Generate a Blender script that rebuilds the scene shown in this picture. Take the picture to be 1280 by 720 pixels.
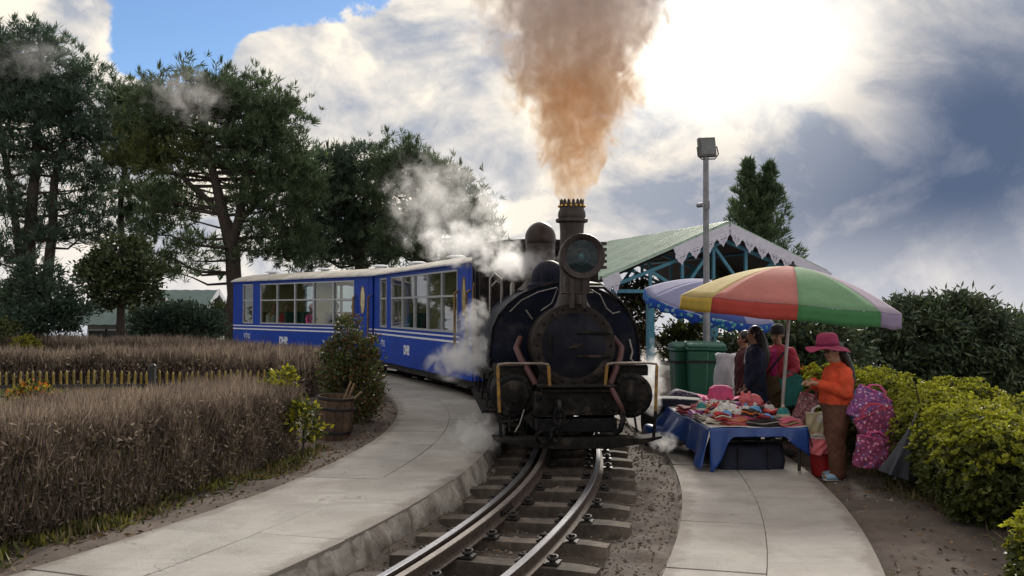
import bpy, bmesh, math, random
import numpy as np
from mathutils import Vector, Matrix, Euler

for _o in list(bpy.data.objects):
    bpy.data.objects.remove(_o)
scene = bpy.context.scene
COL = scene.collection
R_ = math.radians

# ------------------------------------------------------------------ camera
CAM_Z = 1.5
FPX = 1280 * 35.0 / 36.0
HORIZ = 385.0
cam_data = bpy.data.cameras.new("camera")
cam_data.lens = 35.0
cam_data.sensor_width = 36.0
cam_data.clip_start = 0.05
cam_data.clip_end = 20000
cam = bpy.data.objects.new("camera", cam_data)
COL.objects.link(cam)
cam.location = (0, 0, CAM_Z)
PITCH = math.atan((HORIZ - 360.0) / FPX)
cam.rotation_euler = (R_(90) + PITCH, 0, 0)
scene.camera = cam

# ------------------------------------------------------------------ node expression helper
class S:
    """a node socket that can be used in plain arithmetic"""
    def __init__(s, nt, k): s.nt, s.k = nt, k
    def _m(s, op, *a):
        n = s.nt.nodes.new('ShaderNodeMath'); n.operation = op
        for i, x in enumerate((s,) + a):
            if isinstance(x, S): s.nt.links.new(x.k, n.inputs[i])
            else: n.inputs[i].default_value = x
        return S(s.nt, n.outputs[0])
    def __add__(s, o): return s._m('ADD', o)
    __radd__ = __add__
    def __mul__(s, o): return s._m('MULTIPLY', o)
    __rmul__ = __mul__
    def __sub__(s, o): return s._m('SUBTRACT', o)
    def __rsub__(s, o): return (s * -1.0) + o
    def __truediv__(s, o): return s._m('DIVIDE', o)
    def pow(s, o): return s._m('POWER', o)
    def sqrt(s): return s._m('SQRT')
    def exp(s): return s._m('EXPONENT')
    def asin(s): return s._m('ARCSINE')
    def atan2(s, o): return s._m('ARCTAN2', o)
    def abs(s): return s._m('ABSOLUTE')
    def max(s, o): return s._m('MAXIMUM', o)
    def min(s, o): return s._m('MINIMUM', o)
    def clamp(s):
        r = s._m('ADD', 0.0); r.k.node.use_clamp = True; return r
    def step(s, a, b):
        n = s.nt.nodes.new('ShaderNodeMapRange'); n.interpolation_type = 'SMOOTHSTEP'
        s.nt.links.new(s.k, n.inputs['Value'])
        n.inputs['From Min'].default_value = a; n.inputs['From Max'].default_value = b
        return S(s.nt, n.outputs['Result'])

def sep(nt, vec):
    n = nt.nodes.new('ShaderNodeSeparateXYZ'); nt.links.new(vec, n.inputs[0])
    return [S(nt, n.outputs[i]) for i in range(3)]
def comb(nt, x, y, z):
    n = nt.nodes.new('ShaderNodeCombineXYZ')
    for i, a in enumerate((x, y, z)):
        if isinstance(a, S): nt.links.new(a.k, n.inputs[i])
        else: n.inputs[i].default_value = a
    return n.outputs[0]
def noise(nt, vec, scale, detail=4, rough=.5, dist=0.0):
    n = nt.nodes.new('ShaderNodeTexNoise')
    if vec is not None: nt.links.new(vec, n.inputs['Vector'])
    n.inputs['Scale'].default_value = scale; n.inputs['Detail'].default_value = detail
    n.inputs['Roughness'].default_value = rough; n.inputs['Distortion'].default_value = dist
    return S(nt, n.outputs[0])
def mixc(nt, f, a, b, blend='MIX'):
    n = nt.nodes.new('ShaderNodeMix'); n.data_type = 'RGBA'; n.blend_type = blend
    for i, x in ((0, f), (6, a), (7, b)):
        if isinstance(x, S): nt.links.new(x.k, n.inputs[i])
        elif hasattr(x, 'is_linked'): nt.links.new(x, n.inputs[i])
        elif isinstance(x, (int, float)): n.inputs[i].default_value = x
        else: n.inputs[i].default_value = (x[0], x[1], x[2], 1)
    return n.outputs[2]

# ------------------------------------------------------------------ world: nishita sky under broken cloud
SUN_AZ, SUN_EL = R_(12), R_(24)
world = bpy.data.worlds.new("World"); scene.world = world; world.use_nodes = True
wn = world.node_tree; wn.nodes.clear()
tc = wn.nodes.new('ShaderNodeTexCoord')
sky = wn.nodes.new('ShaderNodeTexSky'); sky.sky_type = 'NISHITA'; sky.sun_disc = False
sky.sun_elevation = SUN_EL; sky.sun_rotation = SUN_AZ; sky.altitude = 2200; sky.dust_density = 0.6
dx, dy, dz = sep(wn, tc.outputs['Generated'])
U = dx.atan2(dy); V = dz.asin()
def blob(px, py, sx, sy):
    u0 = math.atan((px - 640) / FPX); v0 = math.atan((HORIZ - py) / FPX)
    a = (U - u0) / (sx / FPX); b = (V - v0) / (sy / FPX)
    return ((a * a + b * b) * -1.0).exp()
dvec = comb(wn, dx, dy, dz * 1.5)
nbig = noise(wn, dvec, 3.1, 9, .56, .25)
nmid = noise(wn, dvec, 8.5, 8, .6, .35)
nfin = noise(wn, dvec, 20.0, 7, .62, .3)
sv_ = (math.sin(SUN_AZ) * math.cos(SUN_EL), math.cos(SUN_AZ) * math.cos(SUN_EL), math.sin(SUN_EL) * 1.5)
nA = noise(wn, dvec, 6.5, 6, .55, .5)
nB = noise(wn, comb(wn, dx + .012, dy, dz * 1.5 + .05), 6.5, 6, .55, .5)
billow = (nA - .5).abs() * 5.0
ragged = (nmid - .5) * 1.0 + (nfin - .5) * .55 + (nbig - .5) * .8
cover = ragged + .62 - blob(205, 40, 72, 78) * .85 - blob(345, 5, 130, 34) * .75 - blob(610, 25, 55, 45) * .28 \
    - blob(800, 150, 40, 60) * .22 + blob(40, 40, 120, 60) * .4 + blob(420, 110, 150, 70) * .3 + blob(900, 60, 230, 150) * .5 + blob(1190, 190, 230, 190) * .5
mask = cover.step(.33, .47)
glow = blob(925, 45, 165, 115) + blob(720, 130, 120, 130) * .30
dark = blob(1245, 165, 150, 125) * .95 + blob(1010, 265, 260, 95) * .40 + blob(1180, 300, 200, 70) * .30
calm = 1.0 - dark.clamp() * .72
lit = ((nA - nB) * 4.2 + billow * .75 + (nfin - .5) * 1.3) * calm + dark.clamp() * .30 + (nbig - .5) * 1.2 + .26 + glow * .75 \
    + blob(440, 90, 170, 95) * .22 + blob(70, 30, 110, 60) * .2 - dark * .75 - blob(360, 200, 260, 60) * .10
lit = lit.clamp()
cshade = mixc(wn, dark.clamp(), (2.75, 2.95, 3.4), (.62, .86, 1.42))
clight = mixc(wn, dark.clamp(), (6.7, 6.1, 5.2), (2.2, 2.3, 2.75))
ccol = mixc(wn, lit, cshade, clight)
gl = (glow - .25).max(0.0) * 5.5
addg = mixc(wn, 1.0, ccol, comb(wn, gl, gl * .95, gl * .86), 'ADD')
blue = mixc(wn, 1.0, sky.outputs[0], (.56, .66, .76), 'MULTIPLY')
hz = (1.0 - V.step(-.02, .11)) * (nbig * .9 + .35).clamp() * .75
wcol = mixc(wn, hz, mixc(wn, mask, blue, addg), (4.3, 4.25, 4.5))
bg = wn.nodes.new('ShaderNodeBackground'); bg.inputs['Strength'].default_value = 0.10
wo = wn.nodes.new('ShaderNodeOutputWorld')
wn.links.new(wcol, bg.inputs[0]); wn.links.new(bg.outputs[0], wo.inputs[0])

# ------------------------------------------------------------------ sun (veiled by cloud)
sd = bpy.data.lights.new("sun", 'SUN'); sd.energy = 2.2; sd.angle = R_(11); sd.color = (1, .93, .82)
sun = bpy.data.objects.new("sun", sd); COL.objects.link(sun)
sdir = Vector((math.sin(SUN_AZ) * math.cos(SUN_EL), math.cos(SUN_AZ) * math.cos(SUN_EL), math.sin(SUN_EL)))
sun.rotation_euler = (-sdir).to_track_quat('-Z', 'Y').to_euler()
sun.location = sdir * 60

vs = scene.view_settings
vs.view_transform = 'Standard'; vs.look = 'None'; vs.exposure = 0.72; vs.gamma = 1.0; vs.use_curve_mapping = False
cy = scene.cycles
cy.volume_bounces = 14; cy.max_bounces = 16; cy.transparent_max_bounces = 24
cy.volume_step_rate = 1.0; cy.volume_max_steps = 256
cy.use_denoising = True
cy.sample_clamp_indirect = 6.0

# ------------------------------------------------------------------ placement from the picture's perspective
def at(px, py, D):
    return Vector(((px - 640) * D / FPX, D, CAM_Z + (HORIZ - py) * D / FPX))

# ------------------------------------------------------------------ mesh builder
class MB:
    def __init__(s): s.v, s.f, s.m, s.x, s.cm = [], [], [], None, 0
    def add(s, vs, fs):
        b = len(s.v)
        if s.x is not None: vs = [s.x @ Vector(p) for p in vs]
        s.v += [tuple(p) for p in vs]
        for f in fs: s.f.append(tuple(i + b for i in f)); s.m.append(s.cm)
        return s
    def box(s, c, d, M=None):
        x, y, z = [k / 2 for k in d]
        vs = [Vector((sx * x, sy * y, sz * z)) for sz in (-1, 1) for sy in (-1, 1) for sx in (-1, 1)]
        if M is not None: vs = [M @ p for p in vs]
        c = Vector(c); vs = [p + c for p in vs]
        return s.add(vs, [(0, 2, 3, 1), (4, 5, 7, 6), (0, 1, 5, 4), (2, 6, 7, 3), (0, 4, 6, 2), (1, 3, 7, 5)])
    def bx(s, x0, x1, y0, y1, z0, z1):
        return s.box(((x0 + x1) / 2, (y0 + y1) / 2, (z0 + z1) / 2), (abs(x1 - x0), abs(y1 - y0), abs(z1 - z0)))
    def beam(s, a, b, w, h):
        a, b = Vector(a), Vector(b); d = b - a
        q = d.to_track_quat('Y', 'Z').to_matrix()
        return s.box((a + b) / 2, (w, d.length, h), q)
    def tube(s, pts, r, n=8, cap=True, closed=False):
        pts = [Vector(p) for p in pts]; k = len(pts)
        rs = list(r) if isinstance(r, (list, tuple, np.ndarray)) else [r] * k
        vs, up = [], None
        for i, p in enumerate(pts):
            if closed: t = pts[(i + 1) % k] - pts[i - 1]
            else: t = pts[min(i + 1, k - 1)] - pts[max(i - 1, 0)]
            t = t.normalized() if t.length > 1e-9 else Vector((0, 0, 1))
            if up is None:
                up = Vector((0, 0, 1)) if abs(t.z) < .9 else Vector((1, 0, 0))
            a = t.cross(up)
            if a.length < 1e-6: a = t.cross(Vector((1, .3, 0)))
            a.normalize(); b = a.cross(t); up = b
            for j in range(n):
                th = 2 * math.pi * j / n
                vs.append(p + (a * math.cos(th) + b * math.sin(th)) * rs[i])
        fs = []
        for i in range(k if closed else k - 1):
            i2 = (i + 1) % k
            for j in range(n):
                j2 = (j + 1) % n
                fs.append((i * n + j, i * n + j2, i2 * n + j2, i2 * n + j))
        if cap and not closed:
            fs.append(tuple(range(n))); fs.append(tuple(range((k - 1) * n, k * n))[::-1])
        return s.add(vs, fs)
    def lathe(s, prof, n=24, M=None, cap=True):
        vs, fs = [], []
        for r, z in prof:
            for j in range(n):
                th = 2 * math.pi * j / n
                p = Vector((r * math.cos(th), r * math.sin(th), z))
                vs.append(M @ p if M is not None else p)
        for i in range(len(prof) - 1):
            for j in range(n):
                j2 = (j + 1) % n
                fs.append((i * n + j, i * n + j2, (i + 1) * n + j2, (i + 1) * n + j))
        if cap:
            if prof[0][0] > 1e-4: fs.append(tuple(range(n))[::-1])
            if prof[-1][0] > 1e-4: fs.append(tuple(range((len(prof) - 1) * n, len(prof) * n)))
        return s.add(vs, fs)
    def ball(s, c, r, nu=14, nv=9, M=None):
        if isinstance(r, (int, float)): r = (r, r, r)
        vs = []
        for i in range(nv + 1):
            a = math.pi * i / nv
            for j in range(nu):
                b = 2 * math.pi * j / nu
                p = Vector((r[0] * math.sin(a) * math.cos(b), r[1] * math.sin(a) * math.sin(b), r[2] * math.cos(a)))
                if M is not None: p = M @ p
                vs.append(p + Vector(c))
        fs = [(i * nu + j, (i + 1) * nu + j, (i + 1) * nu + (j + 1) % nu, i * nu + (j + 1) % nu) for i in range(nv) for j in range(nu)]
        return s.add(vs, fs)
    def prism(s, out, a, b, axis='y'):
        """outline of (u, v) pairs extruded along an axis from a to b"""
        n = len(out)
        def P(u, v, t):
            return (u, t, v) if axis == 'y' else ((t, u, v) if axis == 'x' else (u, v, t))
        vs = [P(u, v, a) for u, v in out] + [P(u, v, b) for u, v in out]
        fs = [(i, (i + 1) % n, n + (i + 1) % n, n + i) for i in range(n)]
        fs += [tuple(range(n))[::-1], tuple(range(n, 2 * n))]
        return s.add(vs, fs)
    def sheet(s, fn, nu, nv):
        vs = [fn(i / nu, j / nv) for j in range(nv + 1) for i in range(nu + 1)]
        fs = [(j * (nu + 1) + i, j * (nu + 1) + i + 1, (j + 1) * (nu + 1) + i + 1, (j + 1) * (nu + 1) + i) for j in range(nv) for i in range(nu)]
        return s.add(vs, fs)
    def mesh(s, name, mats, smooth=35, fix=True):
        me = bpy.data.meshes.new(name)
        me.from_pydata(s.v, [], s.f)
        mats = mats if isinstance(mats, (list, tuple)) else [mats]
        for m in mats: me.materials.append(m)
        if len(mats) > 1: me.polygons.foreach_set('material_index', s.m)
        if fix:
            bm = bmesh.new(); bm.from_mesh(me)
            bmesh.ops.remove_doubles(bm, verts=bm.verts, dist=1e-5)
            bmesh.ops.recalc_face_normals(bm, faces=bm.faces)
            bm.to_mesh(me); bm.free()
        if smooth:
            me.polygons.foreach_set('use_smooth', [True] * len(me.polygons))
            me.set_sharp_from_angle(angle=R_(smooth))
        me.update()
        return me
    def build(s, name, mats, parent=None, smooth=35, bevel=0, solid=0, loc=None, rot=None, fix=True):
        o = bpy.data.objects.new(name, s.mesh(name, mats, smooth, fix)); COL.objects.link(o)
        if parent is not None: o.parent = parent
        if loc is not None: o.location = loc
        if rot is not None: o.rotation_euler = rot
        if solid:
            md = o.modifiers.new('solid', 'SOLIDIFY'); md.thickness = solid; md.offset = 0
        if bevel:
            md = o.modifiers.new('bevel', 'BEVEL'); md.width = bevel; md.segments = 2; md.limit_method = 'ANGLE'; md.angle_limit = R_(40)
        return o

def tag(o, label=None, cat=None, group=None, kind=None):
    if label: o['label'] = label
    if cat: o['category'] = cat
    if group: o['group'] = group
    if kind: o['kind'] = kind
    return o
def empty(name, loc=(0, 0, 0), rz=0.0, label=None, cat=None, group=None, kind=None):
    o = bpy.data.objects.new(name, None); COL.objects.link(o)
    o.location = loc; o.rotation_euler = (0, 0, rz); o.empty_display_size = .2
    return tag(o, label, cat, group, kind)
def inst(src, parent=None, loc=None, rot=None, scale=None):
    c = src.copy(); COL.objects.link(c)
    if parent is not None: c.parent = parent
    if loc is not None: c.location = loc
    if rot is not None: c.rotation_euler = rot
    if scale is not None: c.scale = scale
    return c
def copy_tree(o, parent=None):
    c = o.copy(); COL.objects.link(c); c.parent = parent
    for ch in list(o.children): copy_tree(ch, c)
    return c
def np_mesh(name, V, k, mats, mi=None, smooth=False):
    """V: (n*k,3) vertices; every k consecutive ones form a face"""
    V = np.asarray(V, dtype=np.float32).reshape(-1, 3); n = len(V) // k
    me = bpy.data.meshes.new(name)
    me.vertices.add(len(V)); me.vertices.foreach_set('co', V.ravel())
    me.loops.add(len(V)); me.loops.foreach_set('vertex_index', np.arange(len(V), dtype=np.int32))
    me.polygons.add(n); me.polygons.foreach_set('loop_start', np.arange(0, n * k, k, dtype=np.int32))
    for m in (mats if isinstance(mats, (list, tuple)) else [mats]): me.materials.append(m)
    if mi is not None: me.polygons.foreach_set('material_index', np.asarray(mi, dtype=np.int32))
    me.update(calc_edges=True)
    return me
def obj(name, me, parent=None, loc=None):
    o = bpy.data.objects.new(name, me); COL.objects.link(o)
    if parent is not None: o.parent = parent
    if loc is not None: o.location = loc
    return o
def unit(a): return a / np.maximum(np.linalg.norm(a, axis=-1, keepdims=True), 1e-9)
def blades(P, D, L, W, rng, fat=.45):
    """one diamond-shaped leaf or needle per row: base P, direction D, length L, width W"""
    n = len(P); D = unit(D)
    s = unit(np.cross(D, unit(rng.normal(size=(n, 3)))))
    L = np.broadcast_to(L, (n,))[:, None]; W = np.broadcast_to(W, (n,))[:, None]
    m = P + D * L * fat
    return np.stack([P, m + s * W / 2, P + D * L, m - s * W / 2], 1).reshape(-1, 3)

# ------------------------------------------------------------------ materials
def M(name, col, rough=.6, metal=0.0, var=.18, scale=6.0, bump=0.0, bscale=40.0, col2=None, rand=0.0, island=0.0,
      trans=0.0, coat=0.0, spec=.5, detail=5, dirt=None, dirt_amt=0.0, dirt_scale=3.0):
    m = bpy.data.materials.new(name); m.use_nodes = True
    nt = m.node_tree; nt.nodes.clear()
    t = nt.nodes.new('ShaderNodeTexCoord'); oc = t.outputs['Object']
    b = nt.nodes.new('ShaderNodeBsdfPrincipled')
    if col2 is None:
        a_ = tuple(c * (1 - var) for c in col); b_ = tuple(min(1, c * (1 + var)) for c in col)
    else: a_, b_ = col, col2
    nz = noise(nt, oc, scale, detail, .6)
    c = mixc(nt, nz.step(.3, .7), a_, b_)
    if dirt is not None:
        dn = noise(nt, oc, dirt_scale, 7, .65, .4).step(.62 - .3 * dirt_amt, .78 - .15 * dirt_amt)
        c = mixc(nt, dn * .85, c, dirt)
    if rand:
        oi = nt.nodes.new('ShaderNodeObjectInfo'); k = S(nt, oi.outputs['Random']) * (2 * rand) + (1 - rand)
        c = mixc(nt, 1.0, c, comb(nt, k, k, k), 'MULTIPLY')
    if island:
        ge = nt.nodes.new('ShaderNodeNewGeometry'); k = S(nt, ge.outputs['Random Per Island']) * (2 * island) + (1 - island)
        c = mixc(nt, 1.0, c, comb(nt, k, k, k), 'MULTIPLY')
    nt.links.new(c, b.inputs['Base Color'])
    b.inputs['Roughness'].default_value = rough; b.inputs['Metallic'].default_value = metal
    b.inputs['Coat Weight'].default_value = coat; b.inputs['Specular IOR Level'].default_value = spec
    if bump:
        bn = nt.nodes.new('ShaderNodeBump'); bn.inputs['Strength'].default_value = min(1, bump); bn.inputs['Distance'].default_value = .02 * bump
        nt.links.new(noise(nt, oc, bscale, 6, .6).k, bn.inputs['Height']); nt.links.new(bn.outputs[0], b.inputs['Normal'])
    out = nt.nodes.new('ShaderNodeOutputMaterial')
    sh = b.outputs[0]
    if trans:
        tr = nt.nodes.new('ShaderNodeBsdfTranslucent'); nt.links.new(c, tr.inputs[0])
        mx = nt.nodes.new('ShaderNodeMixShader'); mx.inputs[0].default_value = trans
        nt.links.new(sh, mx.inputs[1]); nt.links.new(tr.outputs[0], mx.inputs[2]); sh = mx.outputs[0]
    nt.links.new(sh, out.inputs[0])
    return m
def glass(name, tint=(.8, .85, .85), gloss=.6):
    m = bpy.data.materials.new(name); m.use_nodes = True; nt = m.node_tree; nt.nodes.clear()
    tr = nt.nodes.new('ShaderNodeBsdfTransparent'); tr.inputs[0].default_value = (*tint, 1)
    g = nt.nodes.new('ShaderNodeBsdfGlossy'); g.inputs['Roughness'].default_value = .03
    fr = nt.nodes.new('ShaderNodeLayerWeight')
    mx = nt.nodes.new('ShaderNodeMixShader')
    nt.links.new((S(nt, fr.outputs['Facing']).pow(3.5) * .8 + gloss * .05).clamp().k, mx.inputs[0])
    nt.links.new(tr.outputs[0], mx.inputs[1]); nt.links.new(g.outputs[0], mx.inputs[2])
    o = nt.nodes.new('ShaderNodeOutputMaterial'); nt.links.new(mx.outputs[0], o.inputs[0])
    return m
# ------------------------------------------------------------------ the railway curve: one circle to the camera's left
RAD, CX, CY = 20.5, .63 - 20.5, 12.0
def cp(phi, off=0.0, z=0.0):
    return Vector((CX + (RAD + off) * math.cos(phi), CY + (RAD + off) * math.sin(phi), z))
def off_of(x, y): return np.hypot(x - CX, y - CY) - RAD

_rg = np.random.default_rng(5)
_tab = _rg.random((64, 64))
def vnoise(x, y):
    x = np.asarray(x, float); y = np.asarray(y, float)
    xi = np.floor(x).astype(int); yi = np.floor(y).astype(int); fx = x - xi; fy = y - yi
    fx = fx * fx * (3 - 2 * fx); fy = fy * fy * (3 - 2 * fy)
    g = lambda a, b: _tab[a % 64, b % 64]
    return (g(xi, yi) * (1 - fx) + g(xi + 1, yi) * fx) * (1 - fy) + (g(xi, yi + 1) * (1 - fx) + g(xi + 1, yi + 1) * fx) * fy - .5
def sst(a, b, x):
    t = np.clip((x - a) / (b - a), 0, 1); return t * t * (3 - 2 * t)
def ground_z(x, y):
    x = np.asarray(x, float); y = np.asarray(y, float)
    o = off_of(x, y)
    z = np.full(np.broadcast(x, y).shape, -.20)
    z = z + sst(-.62, -.80, o) * .09 + sst(-.80, -.95, o) * .05                      # rises under the left footpath
    z = z + sst(-2.0, -2.3, o) * .06                      # verge and beds beyond it
    z = z + sst(.6, .9, o) * .035 - sst(1.0, 1.3, o) * .075 + sst(2.35, 2.6, o) * .03
    z = z - sst(2.6, 6.0, o) * .08
    near = 1 - sst(15, 30, np.hypot(x, y - 8))
    slab = sst(-.8, -.95, o) * (1 - sst(-2.0, -2.1, o)) + sst(1.1, 1.2, o) * (1 - sst(2.3, 2.4, o))
    rough = vnoise(x * 1.3, y * 1.3) * .06 + vnoise(x * 7, y * 7) * .028 * sst(.7, .85, o) * (1 - sst(1.0, 1.1, o)) + vnoise(x * 4, y * 4 + 9) * .035 + vnoise(x * 11, y * 11) * .018 + vnoise(x * 27, y * 27) * .010
    z = z + rough * near * (1 - slab)
    # the hilltop ends and the slope falls away into the valley
    d = np.maximum.reduce([x - 8.5, y - 47, -42 - x, -22 - y, np.zeros_like(x)])
    z = z - np.minimum(d * .55 * sst(0, 5, d), 900)
    return z
def gz(x, y): return float(ground_z(np.array([x]), np.array([y]))[0])
def ground_pt(px, py, lift=0.0):
    """the point of the ground that the picture shows at a pixel"""
    lo, hi = 3.0, 60.0
    z = -.15
    for _ in range(8):
        D = FPX * (CAM_Z - z) / max(py - HORIZ, 1)
        x = (px - 640) * D / FPX
        z = gz(x, D)
    return Vector((x, D, z + lift))

def axis_pts(lo, hi, step, ext, grow=1.35):
    a = list(np.arange(lo, hi + 1e-6, step)); s = step
    v = hi
    while v < ext: s = min(s * grow, 400); v += s; a.append(v)
    v, s = lo, step
    while v > -ext: s = min(s * grow, 400); v -= s; a.insert(0, v)
    return np.array(a)
xs = axis_pts(-5.2, 5.2, .055, 3000, 1.22); ys = axis_pts(4.4, 14.5, .055, 3000, 1.22)
GX, GY = np.meshgrid(xs, ys); GZ = ground_z(GX, GY)
V = np.stack([GX, GY, GZ], -1).reshape(-1, 3).astype(np.float32)
nx, ny = len(xs), len(ys)
ii, jj = np.meshgrid(np.arange(nx - 1), np.arange(ny - 1)); a0 = (jj * nx + ii).ravel()
F = np.stack([a0, a0 + 1, a0 + nx + 1, a0 + nx], 1).astype(np.int32)
me = bpy.data.meshes.new('ground')
me.vertices.add(len(V)); me.vertices.foreach_set('co', V.ravel())
me.loops.add(F.size); me.loops.foreach_set('vertex_index', F.ravel())
me.polygons.add(len(F)); me.polygons.foreach_set('loop_start', np.arange(0, F.size, 4, dtype=np.int32))
me.polygons.foreach_set('use_smooth', np.ones(len(F), dtype=bool)); me.update(calc_edges=True)
def soil():
    m = M('soil', (.115, .088, .073), .95, var=.25, scale=2.2, bump=.55, bscale=38, dirt=(.060, .045, .038), dirt_amt=.7, dirt_scale=1.4)
    nt = m.node_tree; b = next(n for n in nt.nodes if n.type == 'BSDF_PRINCIPLED')
    geo = nt.nodes.new('ShaderNodeNewGeometry'); px_, py_, pz_ = sep(nt, geo.outputs['Position'])
    rr = (((px_ - CX) * (px_ - CX) + (py_ - CY) * (py_ - CY)).sqrt()) - RAD
    oily = (1.0 - rr.abs().step(.55, 1.25)) * .75               # oil and cinder along the track
    base = b.inputs['Base Color'].links[0].from_socket
    c = mixc(nt, oily, base, (.062, .046, .037))
    grit = noise(nt, geo.outputs['Position'], 55, 3, .7).step(.60, .72)
    c = mixc(nt, grit * .30, c, (.17, .14, .12))
    lawn = (rr * -1.0).step(4.2, 5.0) * noise(nt, geo.outputs['Position'], .9, 5, .6).step(.35, .6)
    c = mixc(nt, lawn * .8, c, (.075, .085, .03))
    nt.links.new(c, b.inputs['Base Color'])
    return m
M_SOIL = soil()
me.materials.append(M_SOIL)
tag(obj('ground', me), kind='structure')

# ------------------------------------------------------------------ footpaths of concrete slabs
def concrete(name, col, seam=True):
    m = M(name, col, .85, var=.10, scale=2.5, bump=.40, bscale=55, rand=.10, dirt=tuple(c * .60 for c in col), dirt_amt=.75, dirt_scale=1.3)
    nt = m.node_tree; b = next(n for n in nt.nodes if n.type == 'BSDF_PRINCIPLED')
    geo = nt.nodes.new('ShaderNodeNewGeometry'); pos = geo.outputs['Position']
    wob = nt.nodes.new('ShaderNodeVectorMath'); wob.operation = 'ADD'
    nn = nt.nodes.new('ShaderNodeTexNoise'); nn.inputs['Scale'].default_value = 3.5; nn.inputs['Detail'].default_value = 6
    nt.links.new(pos, nn.inputs['Vector'])
    sc_ = nt.nodes.new('ShaderNodeVectorMath'); sc_.operation = 'SCALE'; sc_.inputs['Scale'].default_value = .55
    nt.links.new(nn.outputs['Color'], sc_.inputs[0]); nt.links.new(pos, wob.inputs[0]); nt.links.new(sc_.outputs[0], wob.inputs[1])
    vo = nt.nodes.new('ShaderNodeTexVoronoi'); vo.feature = 'DISTANCE_TO_EDGE'; vo.inputs['Scale'].default_value = .75
    nt.links.new(wob.outputs[0], vo.inputs['Vector'])
    crack = (1.0 - S(nt, vo.outputs[0]).step(.002, .009)) * noise(nt, pos, 1.1, 3).step(.55, .60)
    base = b.inputs['Base Color'].links[0].from_socket
    c = mixc(nt, crack * .6, base, tuple(k * .25 for k in col))
    sp = noise(nt, pos, 16, 5, .75).step(.56, .70) * noise(nt, pos, 2.0, 4, .65).step(.40, .62)
    c = mixc(nt, sp * .45, c, (.12, .10, .085))
    fine = noise(nt, pos, 90, 3, .8).step(.35, .68)
    c = mixc(nt, fine * .45, c, tuple(k * 1.25 for k in col))
    big = noise(nt, pos, .75, 5, .7, .5).step(.42, .66)
    c = mixc(nt, big * .55, c, (col[0] * .62, col[1] * .58, col[2] * .54))
    px_, py_, pz_ = sep(nt, pos); rr = (((px_ - CX) * (px_ - CX) + (py_ - CY) * (py_ - CY)).sqrt()) - RAD
    ed = ((rr + 2.12).abs().min((rr + .80).abs())).min(((rr - 1.10).abs()).min((rr - 2.42).abs()))
    wash = (1.0 - (ed + (noise(nt, pos, 3.5, 5, .7) - .5) * .38).step(.02, .13)) * .62      # soil trodden over the edges
    c = mixc(nt, wash, c, (.135, .108, .09))
    # scrapes drawn out along the walking direction
    mp = nt.nodes.new('ShaderNodeMapping'); mp.inputs['Scale'].default_value = (1.1, 9.0, 1.0); nt.links.new(pos, mp.inputs[0])
    stx = noise(nt, mp.outputs[0], 1.6, 6, .65).step(.50, .72)
    c = mixc(nt, stx * .30, c, tuple(k * .62 for k in col))
    nt.links.new(c, b.inputs['Base Color'])
    return m
M_CON = concrete('path_concrete', (.36, .342, .318))
M_CON2 = concrete('path_concrete_warm', (.345, .318, .292))
M_KERB = M('kerb_concrete', (.34, .315, .28), .9, var=.22, scale=6, bump=.5, bscale=30, dirt=(.10, .075, .06), dirt_amt=.75, dirt_scale=4)

def slab_mesh(r0, r1, dphi, z0, z1, name, mat, seg=5, jag=0.0, sd=1):
    rnd = random.Random(sd); vs, fs = [], []
    for k in range(seg + 1):
        p = -dphi / 2 + dphi * k / seg
        ja = rnd.uniform(-jag, jag); jb = rnd.uniform(-jag, jag)
        for r, z in ((r0 + ja, z0), (r1 + jb, z0), (r1 + jb, z1), (r0 + ja, z1)):
            vs.append((r * math.cos(p), r * math.sin(p), z))
    for k in range(seg):
        for j in range(4):
            fs.append((k * 4 + j, k * 4 + (j + 1) % 4, k * 4 + 4 + (j + 1) % 4, k * 4 + 4 + j))
    fs += [(0, 1, 2, 3), (seg * 4 + 3, seg * 4 + 2, seg * 4 + 1, seg * 4)]
    mb = MB(); mb.add(vs, fs)
    return mb.mesh(name, mat, smooth=30)
def lay_path(name, r_in, r_mid, r_out, phi0, phi1, length, ztop, mat, sd, jag_in=0, jag_out=0, tail=0.0):
    root = empty(name, (CX, CY, 0), kind='structure'); rnd = random.Random(sd)
    th = .13; protos = {}
    for row, (ra, rb) in enumerate(((r_in, r_mid), (r_mid, r_out))):
        ph = phi0 - rnd.uniform(0, .03)
        k = 0
        while ph < phi1:
            l = length * (1 if ph < R_(22) else 1.8)
            dph = l / RAD
            key = (row, k % 3, l)
            if key not in protos:
                g = .0018
                protos[key] = slab_mesh(ra + g, rb - g, dph - .003 / RAD, -th, 0, 'slab', mat, 6,
                                        jag=.0, sd=sd + k)
            o = obj('slab', protos[key], root, (0, 0, ztop + rnd.uniform(-.004, .004)))
            o.rotation_euler = (rnd.uniform(-.0003, .0003), rnd.uniform(-.0003, .0003), ph + dph / 2)
            md = o.modifiers.new('bevel', 'BEVEL'); md.width = .003; md.segments = 1; md.limit_method = 'ANGLE'; md.angle_limit = R_(50)
            ph += dph; k += 1
    return root
lp = lay_path('footpath_left', RAD - 2.12, RAD - 1.42, RAD - .80, R_(-40), R_(72), 1.18, .055, M_CON, 3)
rp = lay_path('footpath_right', RAD + 1.10, RAD + 1.72, RAD + 2.42, R_(-26), R_(9), 1.32, -.13, M_CON2, 8)

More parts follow.
